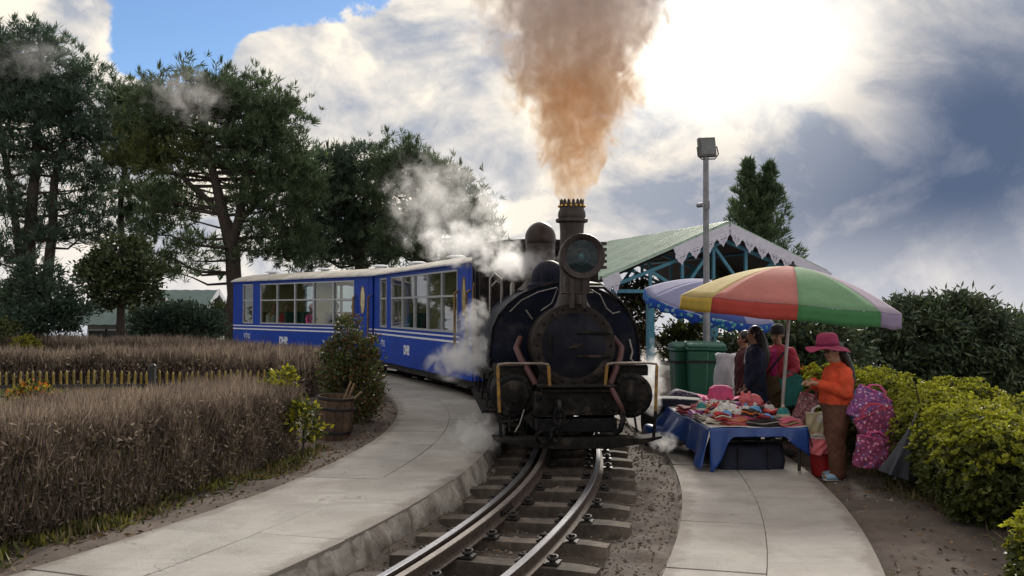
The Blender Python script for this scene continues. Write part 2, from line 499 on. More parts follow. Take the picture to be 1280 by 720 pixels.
# the broken, mortared kerb face between left path and track
def kerb(name, parent, ra, zt, zb, out, phi0, phi1, sd, step):
    rnd = random.Random(sd); mb = MB(); n = int((phi1 - phi0) * RAD / step); rows = 6
    vs = []
    for i in range(n + 1):
        ph = phi0 + (phi1 - phi0) * i / n
        bulge = vnoise(np.array([i * .09]), np.array([3.3 + sd]))[0] * .10
        for j in range(rows):
            t = j / (rows - 1)
            r = ra + out * (t ** .8) * (1 + bulge * 4) + rnd.uniform(-.013, .013) * (t > 0) + bulge * .25
            z = zt + (zb - zt) * t + rnd.uniform(-.010, .010) * (t > 0)
            vs.append(((r) * math.cos(ph), r * math.sin(ph), z))
    fs = [(i * rows + j, i * rows + j + 1, (i + 1) * rows + j + 1, (i + 1) * rows + j) for i in range(n) for j in range(rows - 1)]
    mb.add(vs, fs)
    return mb.build(name, M_KERB, parent, smooth=60)
kerb('kerb', lp, RAD - .803, .050, -.16, .065, R_(-40), R_(30), 4, .07)
kerb('kerb', rp, RAD + 1.103, -.136, -.27, -.05, R_(-26), R_(9), 9, .09)
kerb('kerb', rp, RAD + 2.417, -.136, -.27, .03, R_(-26), R_(9), 10, .09)

# ------------------------------------------------------------------ railway track
M_RAILTOP = M('rail_worn_steel', (.56, .56, .60), .28, .95, var=.12, scale=18, bump=.05, bscale=120)
M_RAIL = M('rail_rust', (.085, .060, .048), .75, .35, var=.35, scale=25, bump=.3, bscale=90)
M_CHECK = M('check_rail_dull', (.23, .20, .18), .5, .7, var=.25, scale=20)
M_TIE = M('sleeper_timber', (.125, .10, .08), .92, var=.4, scale=9, bump=.55, bscale=60, rand=.22, dirt=(.05, .04, .034), dirt_amt=.6)
M_CLIP = M('clip_iron', (.030, .026, .025), .6, .5, var=.3, scale=30)
M_STONE = M('ballast_stone', (.185, .150, .125), .95, var=.3, scale=4, island=.55)
track = empty('railway_track', (CX, CY, 0), kind='structure')
def rail(name, off, phi0, phi1, top):
    w, wf, h = .024, .05, .095
    prof = [(-wf, -h), (wf, -h), (wf, -h + .010), (.009, -h + .022), (.009, -.032), (w, -.024), (w, -.004), (w - .005, 0), (-w + .005, 0), (-w, -.004), (-w, -.024), (-.009, -.032), (-.009, -h + .022), (-wf, -h + .010)]
    n = int((phi1 - phi0) * RAD / .22); k = len(prof); mb = MB(); vs = []
    for i in range(n + 1):
        p = phi0 + (phi1 - phi0) * i / n
        vs += [((RAD + off + a) * math.cos(p), (RAD + off + a) * math.sin(p), b) for a, b in prof]
    for i in range(n):
        for j in range(k):
            mb.cm = 1 if j in (6, 7, 8) else 0
            b0 = i * k
            mb.f.append((b0 + j, b0 + (j + 1) % k, b0 + k + (j + 1) % k, b0 + k + j)); mb.m.append(mb.cm)
    mb.v = vs
    mb.f += [tuple(range(k)), tuple(range(n * k, n * k + k))[::-1]]; mb.m += [0, 0]
    return mb.build(name, [M_RAIL, top], track, smooth=30)
rail('rail', -.33, R_(-42), R_(70), M_RAILTOP)
rail('rail', .33, R_(-42), R_(70), M_RAILTOP)
rail('check_rail', -.232, R_(-42), R_(26), M_CHECK)
def tie_mesh(sd):
    rnd = random.Random(sd); mb = MB(); L, W, H = .70 + rnd.uniform(-.03, .04), .086 + rnd.uniform(-.012, .012), .13; n = 9; vs = []
    for i in range(n + 1):
        x = -L + 2 * L * i / n
        sag = -.010 * math.exp(-((x) / .22) ** 2) + rnd.uniform(-.004, .004)
        w = W + rnd.uniform(-.006, .006)
        e = .01 if i in (0, n) else 0
        vs += [(x, -w + e, -H), (x, w - e, -H), (x, w - e - .006, sag - e), (x, -w + e + .006, sag - e)]
    fs = [(i * 4 + j, i * 4 + (j + 1) % 4, i * 4 + 4 + (j + 1) % 4, i * 4 + 4 + j) for i in range(n) for j in range(4)]
    fs += [(0, 1, 2, 3), (n * 4 + 3, n * 4 + 2, n * 4 + 1, n * 4)]
    mb.add(vs, fs)
    return mb.mesh('sleeper', M_TIE, smooth=25)
ties = [tie_mesh(k) for k in range(5)]
cl = MB()
cl.box((0, 0, .004), (.15, .12, .012))
ring = []
for k in range(13):
    a = math.pi * 2 * k / 13
    ring.append((.030 + .030 * math.cos(a), .028 * math.sin(a) * 1.1, .034 + .020 * math.sin(a * 1.0) * .35))
cl.tube(ring, .0105, 7, closed=True)
cl.lathe([(.019, .008), (.019, .030), (.012, .034), (.012, .052), (.004, .056)], 8, Matrix.Translation((.030, 0, 0)))
clip_me = cl.mesh('rail_clip', M_CLIP, smooth=40)
rnd = random.Random(21)
phi = R_(-38); tk = 0
while phi < R_(16):
    o = obj('sleeper', ties[tk % 5], track)
    sh = rnd.uniform(-.05, .06)
    o.location = ((RAD + sh) * math.cos(phi), (RAD + sh) * math.sin(phi), -.098 + rnd.uniform(-.004, 0))
    o.rotation_euler = (rnd.uniform(-.015, .015), rnd.uniform(-.01, .01), phi + rnd.uniform(-.035, .035))
    for offr, sg in ((-.33, -1), (-.33, 1), (.33, -1), (.33, 1)):
        base = offr + sg * .066
        if offr < 0 and sg > 0: base = -.232 + .066
        c = obj('rail_clip', clip_me, track)
        pp = phi + rnd.uniform(-.0012, .0012)
        c.location = ((RAD + base) * math.cos(pp), (RAD + base) * math.sin(pp), -.096)
        c.rotation_euler = (0, 0, pp + (0 if sg > 0 else math.pi))
    phi += rnd.uniform(.56, .66) / RAD; tk += 1
# dark steel fishplate joint on the check rail
fp = MB(); fp.bx(-.011, .011, -.17, .17, -.075, -.03)
for k in (-.12, -.04, .04, .12): fp.lathe([(.014, 0), (.014, .022)], 6, Matrix.Translation((.010, k, -.052)) @ Matrix.Rotation(R_(90), 4, 'Y'))
p = R_(-12.2)
fo = fp.build('fishplate', M_CLIP, track); fo.location = ((RAD - .217) * math.cos(p), (RAD - .217) * math.sin(p), 0); fo.rotation_euler = (0, 0, p)

# loose ballast and litter
def stones(name, n, ob, phb, size, mat, sd, lift=0.0):
    rng = np.random.default_rng(sd)
    ph = rng.uniform(R_(phb[0]), R_(phb[1]), n); of = rng.uniform(ob[0], ob[1], n)
    X = CX + (RAD + of) * np.cos(ph); Y = CY + (RAD + of) * np.sin(ph); Z = ground_z(X, Y)
    s = size * rng.lognormal(0, .45, n)
    base = np.array([[1, 0, 0], [-1, 0, 0], [0, 1, 0], [0, -1, 0], [0, 0, .75], [0, 0, -.6]])
    tri = np.array([[0, 2, 4], [2, 1, 4], [1, 3, 4], [3, 0, 4], [2, 0, 5], [1, 2, 5], [3, 1, 5], [0, 3, 5]])
    B = base[None] * s[:, None, None] * rng.uniform(.6, 1.3, (n, 6, 1))
    a = rng.uniform(0, 6.28, n); ca, sa = np.cos(a)[:, None], np.sin(a)[:, None]
    Bx = B[:, :, 0] * ca - B[:, :, 1] * sa; By = B[:, :, 0] * sa + B[:, :, 1] * ca
    P = np.stack([Bx + X[:, None], By + Y[:, None], B[:, :, 2] + Z[:, None] + lift], -1)
    Vt = P.reshape(-1, 3); F_ = (tri[None] + (np.arange(n) * 6)[:, None, None]).reshape(-1, 3)
    me_ = bpy.data.meshes.new(name); me_.from_pydata(Vt.tolist(), [], F_.tolist()); me_.materials.append(mat); me_.update()
    return tag(obj(name, me_), kind='stuff')
g1 = stones('gravel', 8500, (-.78, 1.06), (-26, 14), .0095, M_STONE, 2, .004)
tag(g1, 'small grey brown stones scattered between and beside the sleepers', 'gravel')
g2 = stones('gravel', 900, (2.45, 4.2), (-22, 6), .010, M_STONE, 3)
tag(g2, 'loose grit on the bare earth beside the right footpath', 'gravel')
g3 = stones('gravel', 700, (-2.75, -2.12), (-22, 14), .009, M_STONE, 4)
tag(g3, 'loose grit on the earth verge under the dry hedge', 'gravel')
M_DEADLEAF = M('dead_leaf', (.17, .105, .055), .9, var=.3, scale=3, island=.5)
def litter(n, ob, phb, sd, label):
    rng = np.random.default_rng(sd)
    ph = rng.uniform(R_(phb[0]), R_(phb[1]), n); of = rng.uniform(ob[0], ob[1], n)
    X = CX + (RAD + of) * np.cos(ph); Y = CY + (RAD + of) * np.sin(ph)
    P = np.stack([X, Y, ground_z(X, Y) + .008], -1)
    Dv = rng.normal(size=(n, 3)); Dv[:, 2] *= .25
    o = obj('leaf_litter', np_mesh('leaf_litter', blades(P, Dv, rng.uniform(.03, .07, n), rng.uniform(.015, .03, n), rng), 4, M_DEADLEAF))
    tag(o, label, 'leaf litter', kind='stuff')
litter(700, (-2.85, -2.15), (-24, 12), 6, 'dead leaves fallen along the foot of the dry hedge')
litter(500, (2.5, 4.0), (-24, 4), 7, 'dead leaves on bare earth before the green hedge')
litter(260, (-.7, 1.0), (-24, 0), 8, 'dead leaves caught between the rails')
# ------------------------------------------------------------------ steam locomotive
def steel(name, col, rough, **k): return M(name, col, rough, **k)
M_BLACK = M('loco_black', (.006, .006, .007), .6, .0, spec=.15, var=.5, scale=7, bump=.12, bscale=25, dirt=(.05, .042, .038), dirt_amt=.5, dirt_scale=5)
M_SOOT = M('loco_soot', (.013, .0115, .011), .8, .0, spec=.15, var=.4, scale=9, bump=.25, bscale=30, dirt=(.07, .055, .045), dirt_amt=.4, dirt_scale=7)
M_LBLUE = M('loco_blue', (.004, .0065, .018), .55, .0, var=.35, scale=4, spec=.12, dirt=(.03, .03, .035), dirt_amt=.5, dirt_scale=3)
M_DOOR = M('smokebox_door_paint', (.008, .0095, .017), .6, .0, var=.4, scale=6, spec=.15, bump=.1, bscale=20, dirt=(.02, .018, .02), dirt_amt=.5, dirt_scale=6)
M_RINGM = M('smokebox_ring', (.020, .016, .0145), .7, .0, spec=.2, var=.4, scale=9, bump=.2, bscale=30, dirt=(.06, .045, .038), dirt_amt=.5, dirt_scale=7)
M_CHIM = M('chimney_brown_black', (.036, .026, .023), .5, .35, var=.4, scale=8, bump=.15, bscale=25)
M_BRASS = M('crown_brass', (.72, .47, .13), .3, 1.0, var=.15, scale=20)
M_YEL = M('handrail_yellow', (.27, .145, .02), .5, var=.25, scale=14, dirt=(.05, .035, .02), dirt_amt=.7, dirt_scale=12)
M_PALE = M('handrail_worn', (.20, .16, .13), .45, .4, var=.25, scale=14)
M_REDP = M('pipe_red_oxide', (.080, .026, .026), .6, var=.3, scale=9, dirt=(.04, .03, .03), dirt_amt=.5, dirt_scale=9)
M_SILVER = M('pipe_bright', (.24, .225, .21), .42, .8, var=.2, scale=12)
M_DOME = M('dome_copper_brown', (.032, .023, .021), .36, .6, var=.35, scale=7)
M_LENS = glass('lamp_glass', (.58, .72, .74), .6)
M_REFL = M('lamp_reflector', (.10, .15, .16), .25, .85, var=.15, scale=9)
M_BULB = M('lamp_bulb', (.34, .44, .46), .15, .5)
M_INKCAB = M('cab_interior', (.012, .011, .011), .9)

loco = empty('steam_locomotive', (.65, 9.8, 0), R_(4.5), 'black and dark blue narrow gauge steam engine with crowned chimney and big round headlamp', 'locomotive')
def LM(x, y, z, rx=0, ry=0, rz=0): return Matrix.Translation((x, y, z)) @ Euler((R_(rx), R_(ry), R_(rz))).to_matrix().to_4x4()
def rod(mat, name, pts, r, par, n=8):
    b = MB(); b.tube(pts, r, n); return b.build(name, mat, par)
# front step plate with upturned ends and a curved lower edge
pp = MB(); out = []
for k in range(21):
    x = -.835 + 1.67 * k / 20; out.append((x, .115 + .10 * (abs(x) / .835) ** 2.6))
out = out + [(x, z) for x, z in [(.835, .238), (.62, .212), (.45, .225), (-.45, .225), (-.62, .212), (-.835, .238)]]
pp.prism(out, -.02, .26)
pp.build('front_step', M_SOOT, loco, bevel=.008)
bb = MB(); bb.bx(-.415, .415, .10, .32, .43, .665); 
bb_o = bb.build('buffer_beam', M_SOOT, loco, bevel=.012)
b2 = MB(); b2.bx(-.34, .34, .06, .30, .665, .70); b2.bx(-.39, .39, .02, .30, .715, .735)
b2.build('front_platform', M_SOOT, loco, bevel=.005)
b3 = MB(); b3.bx(-.40, .40, .06, .30, .27, .405); b3.build('lower_beam', M_BLACK, loco, bevel=.01)
bl = MB(); bl.lathe([(.021, 0), (.021, .018), (.012, .026)], 6)
bolt = bl.mesh('bolt', M_BLACK)
for x in (-.37, -.27, .27, .37):
    for z in (.48, .61):
        o = obj('bolt', bolt, bb_o, (x, .098, z)); o.rotation_euler = (R_(90), 0, 0)
hk = MB(); hk.bx(-.23, -.16, -.015, .10, .43, .60); pts = []
for k in range(12):
    a = R_(-60 + 290 * k / 11); pts.append((-.195, -.04 + .055 * math.cos(a), .53 + .06 * math.sin(a)))
hk.tube(pts, .019, 8); hk.build('coupling_hook', M_BLACK, bb_o)
lk = MB()
lk.tube([(.05 * math.cos(a), 0, .075 * math.sin(a)) for a in [2 * math.pi * k / 14 for k in range(14)]], .014, 6, closed=True)
link = lk.mesh('chain_link', M_BLACK)
for k, (x, y, z, r1) in enumerate(((-.195, -.06, .44, 0), (-.20, -.07, .345, 90), (-.235, -.08, .27, 20), (-.30, -.08, .23, 80), (-.37, -.07, .245, 10))):
    o = obj('chain_link', link, bb_o, (x, y, z)); o.rotation_euler = (R_(8 * k), R_(-12 * k), R_(r1))
rod(M_BLACK, 'brake_hose', [(.39, .04, .60), (.42, -.02, .52), (.44, -.04, .40), (.41, -.03, .30), (.36, 0, .26)], .028, loco, 10)
rod(M_REDP, 'brake_hose', [(.34, .03, .70), (.37, -.05, .62), (.42, -.06, .52), (.44, -.02, .47)], .024, loco, 10)
# yellow handrail frames at each side of the platform
for sg in (-1, 1):
    xo, xi = sg * .79, sg * .29
    h = rod(M_PALE, 'handrail', [(xo, .02, .925), (xo * .995, .02, .945), (sg * .72, .02, .955), (sg * .36, .02, .955), (xi * 1.01, .02, .945), (xi, .02, .92)], .013, loco)
    rod(M_YEL, 'rail_post', [(xo, .02, .93), (sg * .775, .02, .48)], .0165, h)
    rod(M_BLACK, 'rail_post', [(sg * .775, .02, .48), (sg * .755, .02, .22)], .0165, h)
    rod(M_YEL, 'rail_post', [(xi, .02, .93), (sg * .275, .04, .72)], .0165, h)
# main frames
for sg in (-1, 1):
    f = MB(); f.bx(sg * .40 - .02, sg * .40 + .02, .32, 5.3, .28, .62); f.bx(sg * .60 - .22, sg * .60 + .22, 2.3, 5.2, .62, .65)
    f.build('side_frame', M_BLACK, loco)
# smokebox, its ring and door
ym = LM(0, .30, 1.12, -90)       # z of the lathe -> +y of the engine
sb = MB(); sb.lathe([(.30, -.012), (.345, -.02), (.40, -.018), (.425, .0), (.425, .05), (.410, .06), (.410, .72), (.43, .73), (.43, .76)], 40, ym)
sbo = sb.build('smokebox', M_RINGM, loco)
dr = MB(); dr.lathe([(0, -.085), (.10, -.080), (.20, -.066), (.28, -.045), (.325, -.022), (.335, .0)], 36, ym); dro = dr.build('smokebox_door', M_DOOR, sbo)
for k in range(20):
    a = 2 * math.pi * k / 20
    o = obj('bolt', bolt, sbo, (.378 * math.cos(a), .282, 1.12 + .378 * math.sin(a))); o.rotation_euler = (R_(90), 0, 0); o.scale = (.6, .6, .6)
for z in (-.11, .13):
    hs = MB(); hs.tube([(.34, .275, 1.12 + z), (.25, .235, 1.12 + z), (.02, .215, 1.12 + z)], .017, 6); hs.build('hinge_strap', M_SOOT, sbo)
hd = MB(); hd.lathe([(.035, 0), (.035, .03), (.018, .035), (.018, .09)], 12, LM(0, .215, 1.12, 90)); hd.tube([(-.07, .14, 1.10), (.07, .14, 1.14)], .011, 6)
hd.build('door_handle', M_RINGM, sbo)
for x, z in ((-.25, .06), (-.25, -.06)):
    hb = MB(); hb.bx(x - .012, x + .012, .215, .255, 1.12 + z - .05, 1.12 + z + .05); hb.build('door_clamp', M_SOOT, sbo)
sdl = MB(); sdl.prism([(-.40, .62), (.40, .62), (.33, .86), (-.33, .86)], .32, 1.05); sdl.build('smokebox_saddle', M_SOOT, loco)
# saddle tank (arched cross-section) and boiler behind it
out = [(-.74, .78), (-.815, .88), (-.815, 1.08)]
for k in range(15):
    a = math.pi - math.pi * k / 14; out.append((.805 * math.copysign(abs(math.cos(a)) ** 1.12, math.cos(a)), 1.12 + .66 * math.sin(a) ** .92))
out += [(.815, 1.08), (.815, .88), (.74, .78)]
tk_ = MB(); tk_.prism(out, .98, 3.55); tko = tk_.build('saddle_tank', M_LBLUE, loco, bevel=.03)
edge = [(x * 1.0, .972, z) for x, z in out]
eb = MB(); eb.tube(edge, .013, 6); eb.build('tank_beading', M_BLACK, tko)
fl = MB(); fl.lathe([(.14, 0), (.14, .05), (.16, .055), (.155, .08), (.05, .10)], 18, LM(.32, 1.5, 1.70)); fl.build('filler_lid', M_BLACK, tko)
bo = MB(); bo.lathe([(.41, 1.0), (.41, 3.9)], 28, LM(0, 0, 1.12, -90)); bo.build('boiler', M_BLACK, loco)
# bright pipes and rods lying over the tank front
rod(M_SILVER, 'pipe', [(-.60, .95, 1.46), (-.48, .93, 1.58), (-.30, .92, 1.67), (-.10, .86, 1.72)], .007, loco)
rod(M_SILVER, 'pipe', [(-.28, .80, 1.47), (-.17, .74, 1.55), (-.13, .70, 1.66), (-.12, .66, 1.70)], .008, loco)
rod(M_SILVER, 'pipe', [(.25, .80, 1.70), (.36, .84, 1.64), (.43, .86, 1.50), (.50, .86, 1.44), (.58, .87, 1.46)], .008, loco)
rod(M_SILVER, 'pipe', [(-.43, .93, 1.48), (-.36, .92, 1.38)], .010, loco)
rod(M_BLACK, 'pipe', [(.12, .75, 1.72), (.40, .85, 1.72), (.60, .95, 1.58), (.72, .97, 1.42)], .017, loco)
rod(M_BLACK, 'pipe', [(-.78, 1.0, .96), (-.83, .9, .90), (-.84, .75, .86), (-.80, .6, .84)], .02, loco)
rod(M_SILVER, 'pipe', [(.70, .97, 1.16), (.73, .95, 1.02), (.70, .9, .95), (.76, .8, .86)], .014, loco)
# red-brown steam pipes from the smokebox down to the cylinders
for sg in (-1, 1):
    rod(M_REDP, 'steam_pipe', [(sg * .50, .82, 1.18), (sg * .555, .66, 1.08), (sg * .52, .55, .98), (sg * .44, .42, .84), (sg * .38, .36, .72)], .034, loco, 12)
# cylinders
for sg in (-1, 1):
    c = MB(); c.lathe([(.17, -.03), (.20, -.03), (.235, .0), (.235, .05), (.215, .06), (.215, .56), (.235, .57), (.235, .62), (.2, .63)], 26, LM(sg * .60, .42, .60, -86))
    co = c.build('cylinder', M_BLACK, loco)
    cc = MB(); cc.lathe([(0, -.075), (.06, -.072), (.07, -.055), (.15, -.045), (.17, -.025)], 24, LM(sg * .60, .42, .60, -86)); cc.build('cylinder_cover', M_SOOT, co)
    for k in range(8):
        a = 2 * math.pi * k / 8
        o = obj('bolt', bolt, co, (sg * .60 + .195 * math.cos(a), .388, .60 + .195 * math.sin(a))); o.rotation_euler = (R_(90), 0, 0); o.scale = (.7, .7, .7)
    vc = MB(); vc.bx(sg * .61 - .19, sg * .61 + .19, .46, .98, .80, .90); vc.bx(sg * .63 - .16, sg * .63 + .16, .44, 1.0, .895, .915); vc.build('valve_chest', M_SOOT, co, bevel=.012)
    rod(M_BLACK, 'drain_pipe', [(sg * .64, .40, .40), (sg * .65, .36, .28), (sg * .65, .30, .25)], .012, co)
    rod(M_SILVER, 'drain_pipe', [(sg * .50, .36, .47), (sg * .55, .30, .33), (sg * .60, .26, .255)], .009, co)
# chimney with crown
ch = MB(); ch.lathe([(.20, 1.50), (.165, 1.56), (.135, 1.66), (.124, 1.85), (.124, 2.30), (.130, 2.385), (.165, 2.395), (.170, 2.412), (.165, 2.428), (.140, 2.436), (.146, 2.46), (.142, 2.50), (.128, 2.53), (.126, 2.585), (.112, 2.588), (.10, 2.50)], 32, Matrix.Translation((.02, .58, 0)))
cho = ch.build('chimney', M_CHIM, loco)
cs = MB(); cs.box((0, 0, .012), (.030, .012, .034)); cs.prism([(-.015, .029), (.015, .029), (0, .048)], -.006, .006)
stud = cs.mesh('crown_point', M_CHIM)
kn = MB(); kn.ball((0, 0, 0), .0135, 8, 6); knob = kn.mesh('crown_knob', M_BRASS)
for k in range(16):
    a = 2 * math.pi * k / 16
    o = obj('crown_point', stud, cho, (.02 + .120 * math.cos(a), .58 + .120 * math.sin(a), 2.585)); o.rotation_euler = (0, 0, a + math.pi / 2)
    a += math.pi / 16
    obj('crown_knob', knob, cho, (.02 + .135 * math.cos(a), .58 + .135 * math.sin(a), 2.562))
# headlamp
hl = empty('headlamp', (.055, .10, 2.015), 0); hl.parent = loco
ht = MB(); ht.lathe([(.165, -.02), (.20, -.045), (.222, -.05), (.228, -.03), (.222, .0), (.212, .01), (.212, .24), (.18, .28), (.05, .30)], 36, LM(0, 0, 0, -90), cap=False); ht.build('lamp_drum', M_CHIM, hl)
rf = MB(); rf.lathe([(.172, -.015), (.165, .03), (.14, .085), (.10, .125), (.06, .145), (.045, .148)], 30, LM(0, 0, 0, -90), cap=False); rfo = rf.build('reflector', M_REFL, hl)
rg = MB(); rg.lathe([(.075, .06), (.083, .05), (.083, .10), (.07, .14)], 24, LM(0, 0, 0, -90), cap=False); rg.build('inner_ring', M_BULB, rfo)
bu = MB(); bu.ball((0, .07, 0), (.042, .05, .042)); bu.build('bulb', M_BULB, rfo)
gl_ = MB(); gl_.lathe([(0, -.028), (.09, -.024), (.172, -.014)], 30, LM(0, 0, 0, -90)); gl_.build('lens', M_LENS, hl)
lv = MB()
for k in range(5): lv.bx(.20, .262, .06, .20, -.12 + .06 * k, -.12 + .06 * k + .03)
lv.build('lamp_fins', M_CHIM, hl, bevel=.005)
br = MB(); br.bx(-.165, .08, .02, .20, -.36, -.20); br.bx(-.125, -.075, -.01, .03, -.52, -.22); br.bx(0, .045, -.01, .03, -.52, -.22); br.bx(-.20, .12, .0, .26, -.375, -.355)
br.build('lamp_bracket', M_CHIM, hl, bevel=.006)
# sand dome and steam dome
s1 = MB(); s1.ball((-.10, 1.62, 1.80), (.215, .215, .25), 24, 14); s1.lathe([(.25, 1.70), (.25, 1.76), (.22, 1.80)], 24, Matrix.Translation((-.10, 1.62, 0))); s1.build('sand_dome', M_LBLUE, loco)
s2 = MB(); s2.lathe([(.30, 1.72), (.24, 1.78), (.19, 1.86), (.185, 2.30)], 26, Matrix.Translation((-.09, 2.62, 0))); s2.ball((-.09, 2.62, 2.36), (.195, .195, .215), 24, 14)
s2.build('steam_dome', M_DOME, loco)
# safety valves, whistle
sv = MB()
for x in (-.12, .10): sv.lathe([(.05, 1.74), (.05, 1.96), (.07, 1.97), (.07, 2.02), (.02, 2.06)], 12, Matrix.Translation((x, 3.2, 0)))
sv.build('safety_valve', M_DOME, loco)
wh = MB(); wh.tube([(-.55, 2.9, 1.6), (-.55, 2.9, 1.80), (-.62, 2.9, 1.84), (-.70, 2.9, 1.76), (-.70, 2.9, 1.62)], .016, 8); wh.lathe([(.03, 1.62), (.03, 1.80), (.01, 1.83)], 10, Matrix.Translation((-.42, 2.9, 0)))
wh.tube([(-.72, 2.6, 1.40), (-.72, 2.6, 1.86), (-.66, 2.6, 1.93), (-.58, 2.6, 1.86), (-.58, 2.6, 1.40)], .014, 8)
wh.build('whistle', M_SILVER, loco)
# coal bunker across the boiler and the cab
cb = MB(); cb.prism([(-.80, 1.05), (-.80, 1.98), (-.72, 2.06), (.72, 2.06), (.80, 1.98), (.80, 1.05)], 3.57, 3.95); cb.build('coal_bunker', M_SOOT, loco, bevel=.02)
cab = empty('cab', (0, 0, 0)); cab.parent = loco
w = MB()
w.bx(-.84, -.30, 3.98, 4.02, .66, 1.62); w.bx(.30, .84, 3.98, 4.02, .66, 1.62); w.bx(-.84, .84, 3.98, 4.02, 2.02, 2.30)
w.bx(-.84, -.74, 3.98, 4.02, 1.62, 2.02); w.bx(.74, .84, 3.98, 4.02, 1.62, 2.02); w.bx(-.36, .36, 3.98, 4.02, 1.62, 2.02)
w.build('cab_front', M_BLACK, cab)
for sg in (-1, 1):
    w = MB(); x0, x1 = (sg * .84, sg * .80)
    w.bx(x0, x1, 4.02, 4.35, .66, 2.28); w.bx(x0, x1, 4.95, 5.30, .66, 2.28); w.bx(x0, x1, 4.35, 4.95, .66, 1.25); w.bx(x0, x1, 4.35, 4.95, 2.12, 2.28)
    w.build('cab_side', M_LBLUE, cab)
    wf = MB(); cx_ = sg * .55
    for a, b in (((-.19, 0), (.19, 0)),): pass
    wf.bx(cx_ - .20, cx_ + .20, 3.965, 3.985, 1.60, 1.64); wf.bx(cx_ - .20, cx_ + .20, 3.965, 3.985, 2.0, 2.04)
    wf.bx(cx_ - .20, cx_ - .17, 3.965, 3.985, 1.64, 2.0); wf.bx(cx_ + .17, cx_ + .20, 3.965, 3.985, 1.64, 2.0)
    wo_ = wf.build('cab_window', M_SOOT, cab)
    pn = MB(); pn.bx(cx_ - .18, cx_ + .18, 3.997, 4.003, 1.63, 2.01); pn.build('pane', M_LENS, wo_)
w = MB(); w.bx(-.80, .80, 5.26, 5.30, .66, 1.5); w.bx(-.80, .80, 4.02, 5.26, .66, .70); w.build('cab_floor', M_INKCAB, cab)
out = [(-.93, 2.27)] + [(.93 * math.cos(math.pi - math.pi * k / 12), 2.30 + .15 * math.sin(math.pi * k / 12)) for k in range(13)] + [(.93, 2.27)]
r_ = MB(); r_.prism(out, 3.85, 5.42); r_.build('cab_roof', M_SOOT, cab, bevel=.01)
rod(M_YEL, 'cab_handrail', [(-.86, 4.0, .9), (-.875, 4.0, 1.0), (-.875, 4.0, 1.75), (-.86, 4.0, 1.85)], .013, cab)
# wheels and rods
whl = MB(); whl.lathe([(.05, -.03), (.05, .05), (.09, .05), (.10, .015), (.26, .015), (.27, .04), (.325, .045), (.33, -.02), (.35, -.025), (.35, -.05), (.27, -.05), (.26, -.015), (.09, -.015), (.05, -.03)], 32, LM(0, 0, 0, 0, 90), cap=False)
for k in range(8):
    a = math.pi * 2 * k / 8; whl.tube([(0, .08 * math.cos(a), .08 * math.sin(a)), (0, .27 * math.cos(a), .27 * math.sin(a))], .018, 6)
wm = whl.mesh('wheel', M_BLACK)
for y in (1.6, 3.25):
    for sg in (-1, 1):
        o = obj('wheel', wm, loco, (sg * .335, y, .33)); o.rotation_euler = (0, 0, 0 if sg > 0 else math.pi)
for sg in (-1, 1):
    rod(M_SILVER, 'coupling_rod', [(sg * .48, 1.55, .25), (sg * .48, 3.2, .25)], .028, loco)
    rod(M_SILVER, 'connecting_rod', [(sg * .60, 1.0, .58), (sg * .54, 3.2, .28)], .026, loco)
# footboard hangers and rods along the left side
for y in (1.2, 2.2, 3.2):
    rod(M_BLACK, 'step_bracket', [(-.80, y, .80), (-.84, y, .42), (-.62, y, .40)], .013, loco)
sp_ = MB(); sp_.bx(-.90, -.66, 1.0, 3.9, .37, .40); sp_.build('footboard', M_SOOT, loco)

# ------------------------------------------------------------------ blue passenger coaches
M_CBLUE = M('coach_blue', (.005, .048, .36), .45, var=.10, scale=1.5, spec=.2, dirt=(.010, .040, .20), dirt_amt=.25, dirt_scale=2)
M_STRIPE = M('coach_white_line', (.72, .74, .80), .45, var=.06)
M_WFRAME = M('window_frame_grey', (.40, .42, .45), .45, .35, var=.12, scale=10)
M_CROOF = M('coach_roof_cream_grey', (.52, .49, .43), .7, var=.15, scale=3, dirt=(.24, .22, .19), dirt_amt=.55, dirt_scale=2.5)
M_CREAM = M('coach_lining_cream', (.76, .67, .38), .6, var=.08)
M_SEAT = M('seat_green', (.03, .10, .075), .7, var=.2)
M_SEATC = M('seat_cover_tan', (.40, .27, .12), .8, var=.25)
M_UNDER = M('underframe_black', (.020, .018, .018), .8, var=.4, scale=5)
M_WGLASS = glass('coach_glass', (.80, .84, .83), .8)
M_RUBBER = M('vestibule_black', (.012, .012, .014), .8)
CL = 6.9
WZ0, WZM, WZ1 = 1.09, 1.70, 2.13
def text_part(txt, size, name, mat, parent, loc, rot, bold=.012, sx=1.0):
    cu = bpy.data.curves.new(name, 'FONT'); cu.body = txt; cu.size = size; cu.extrude = .0015; cu.offset = bold
    cu.align_x = 'CENTER'; cu.align_y = 'CENTER'
    t = bpy.data.objects.new(name, cu); COL.objects.link(t)
    dg = bpy.context.evaluated_depsgraph_get(); me_ = bpy.data.meshes.new_from_object(t.evaluated_get(dg))
    bpy.data.objects.remove(t); me_.materials.clear(); me_.materials.append(mat)
    o = obj(name, me_, parent, loc); o.rotation_euler = rot; o.scale = (sx, 1, 1)
    return o
BAYS = [(.74 + .912 * k, .74 + .912 * (k + 1)) for k in range(5)]
NARROW = (5.72, 6.30)
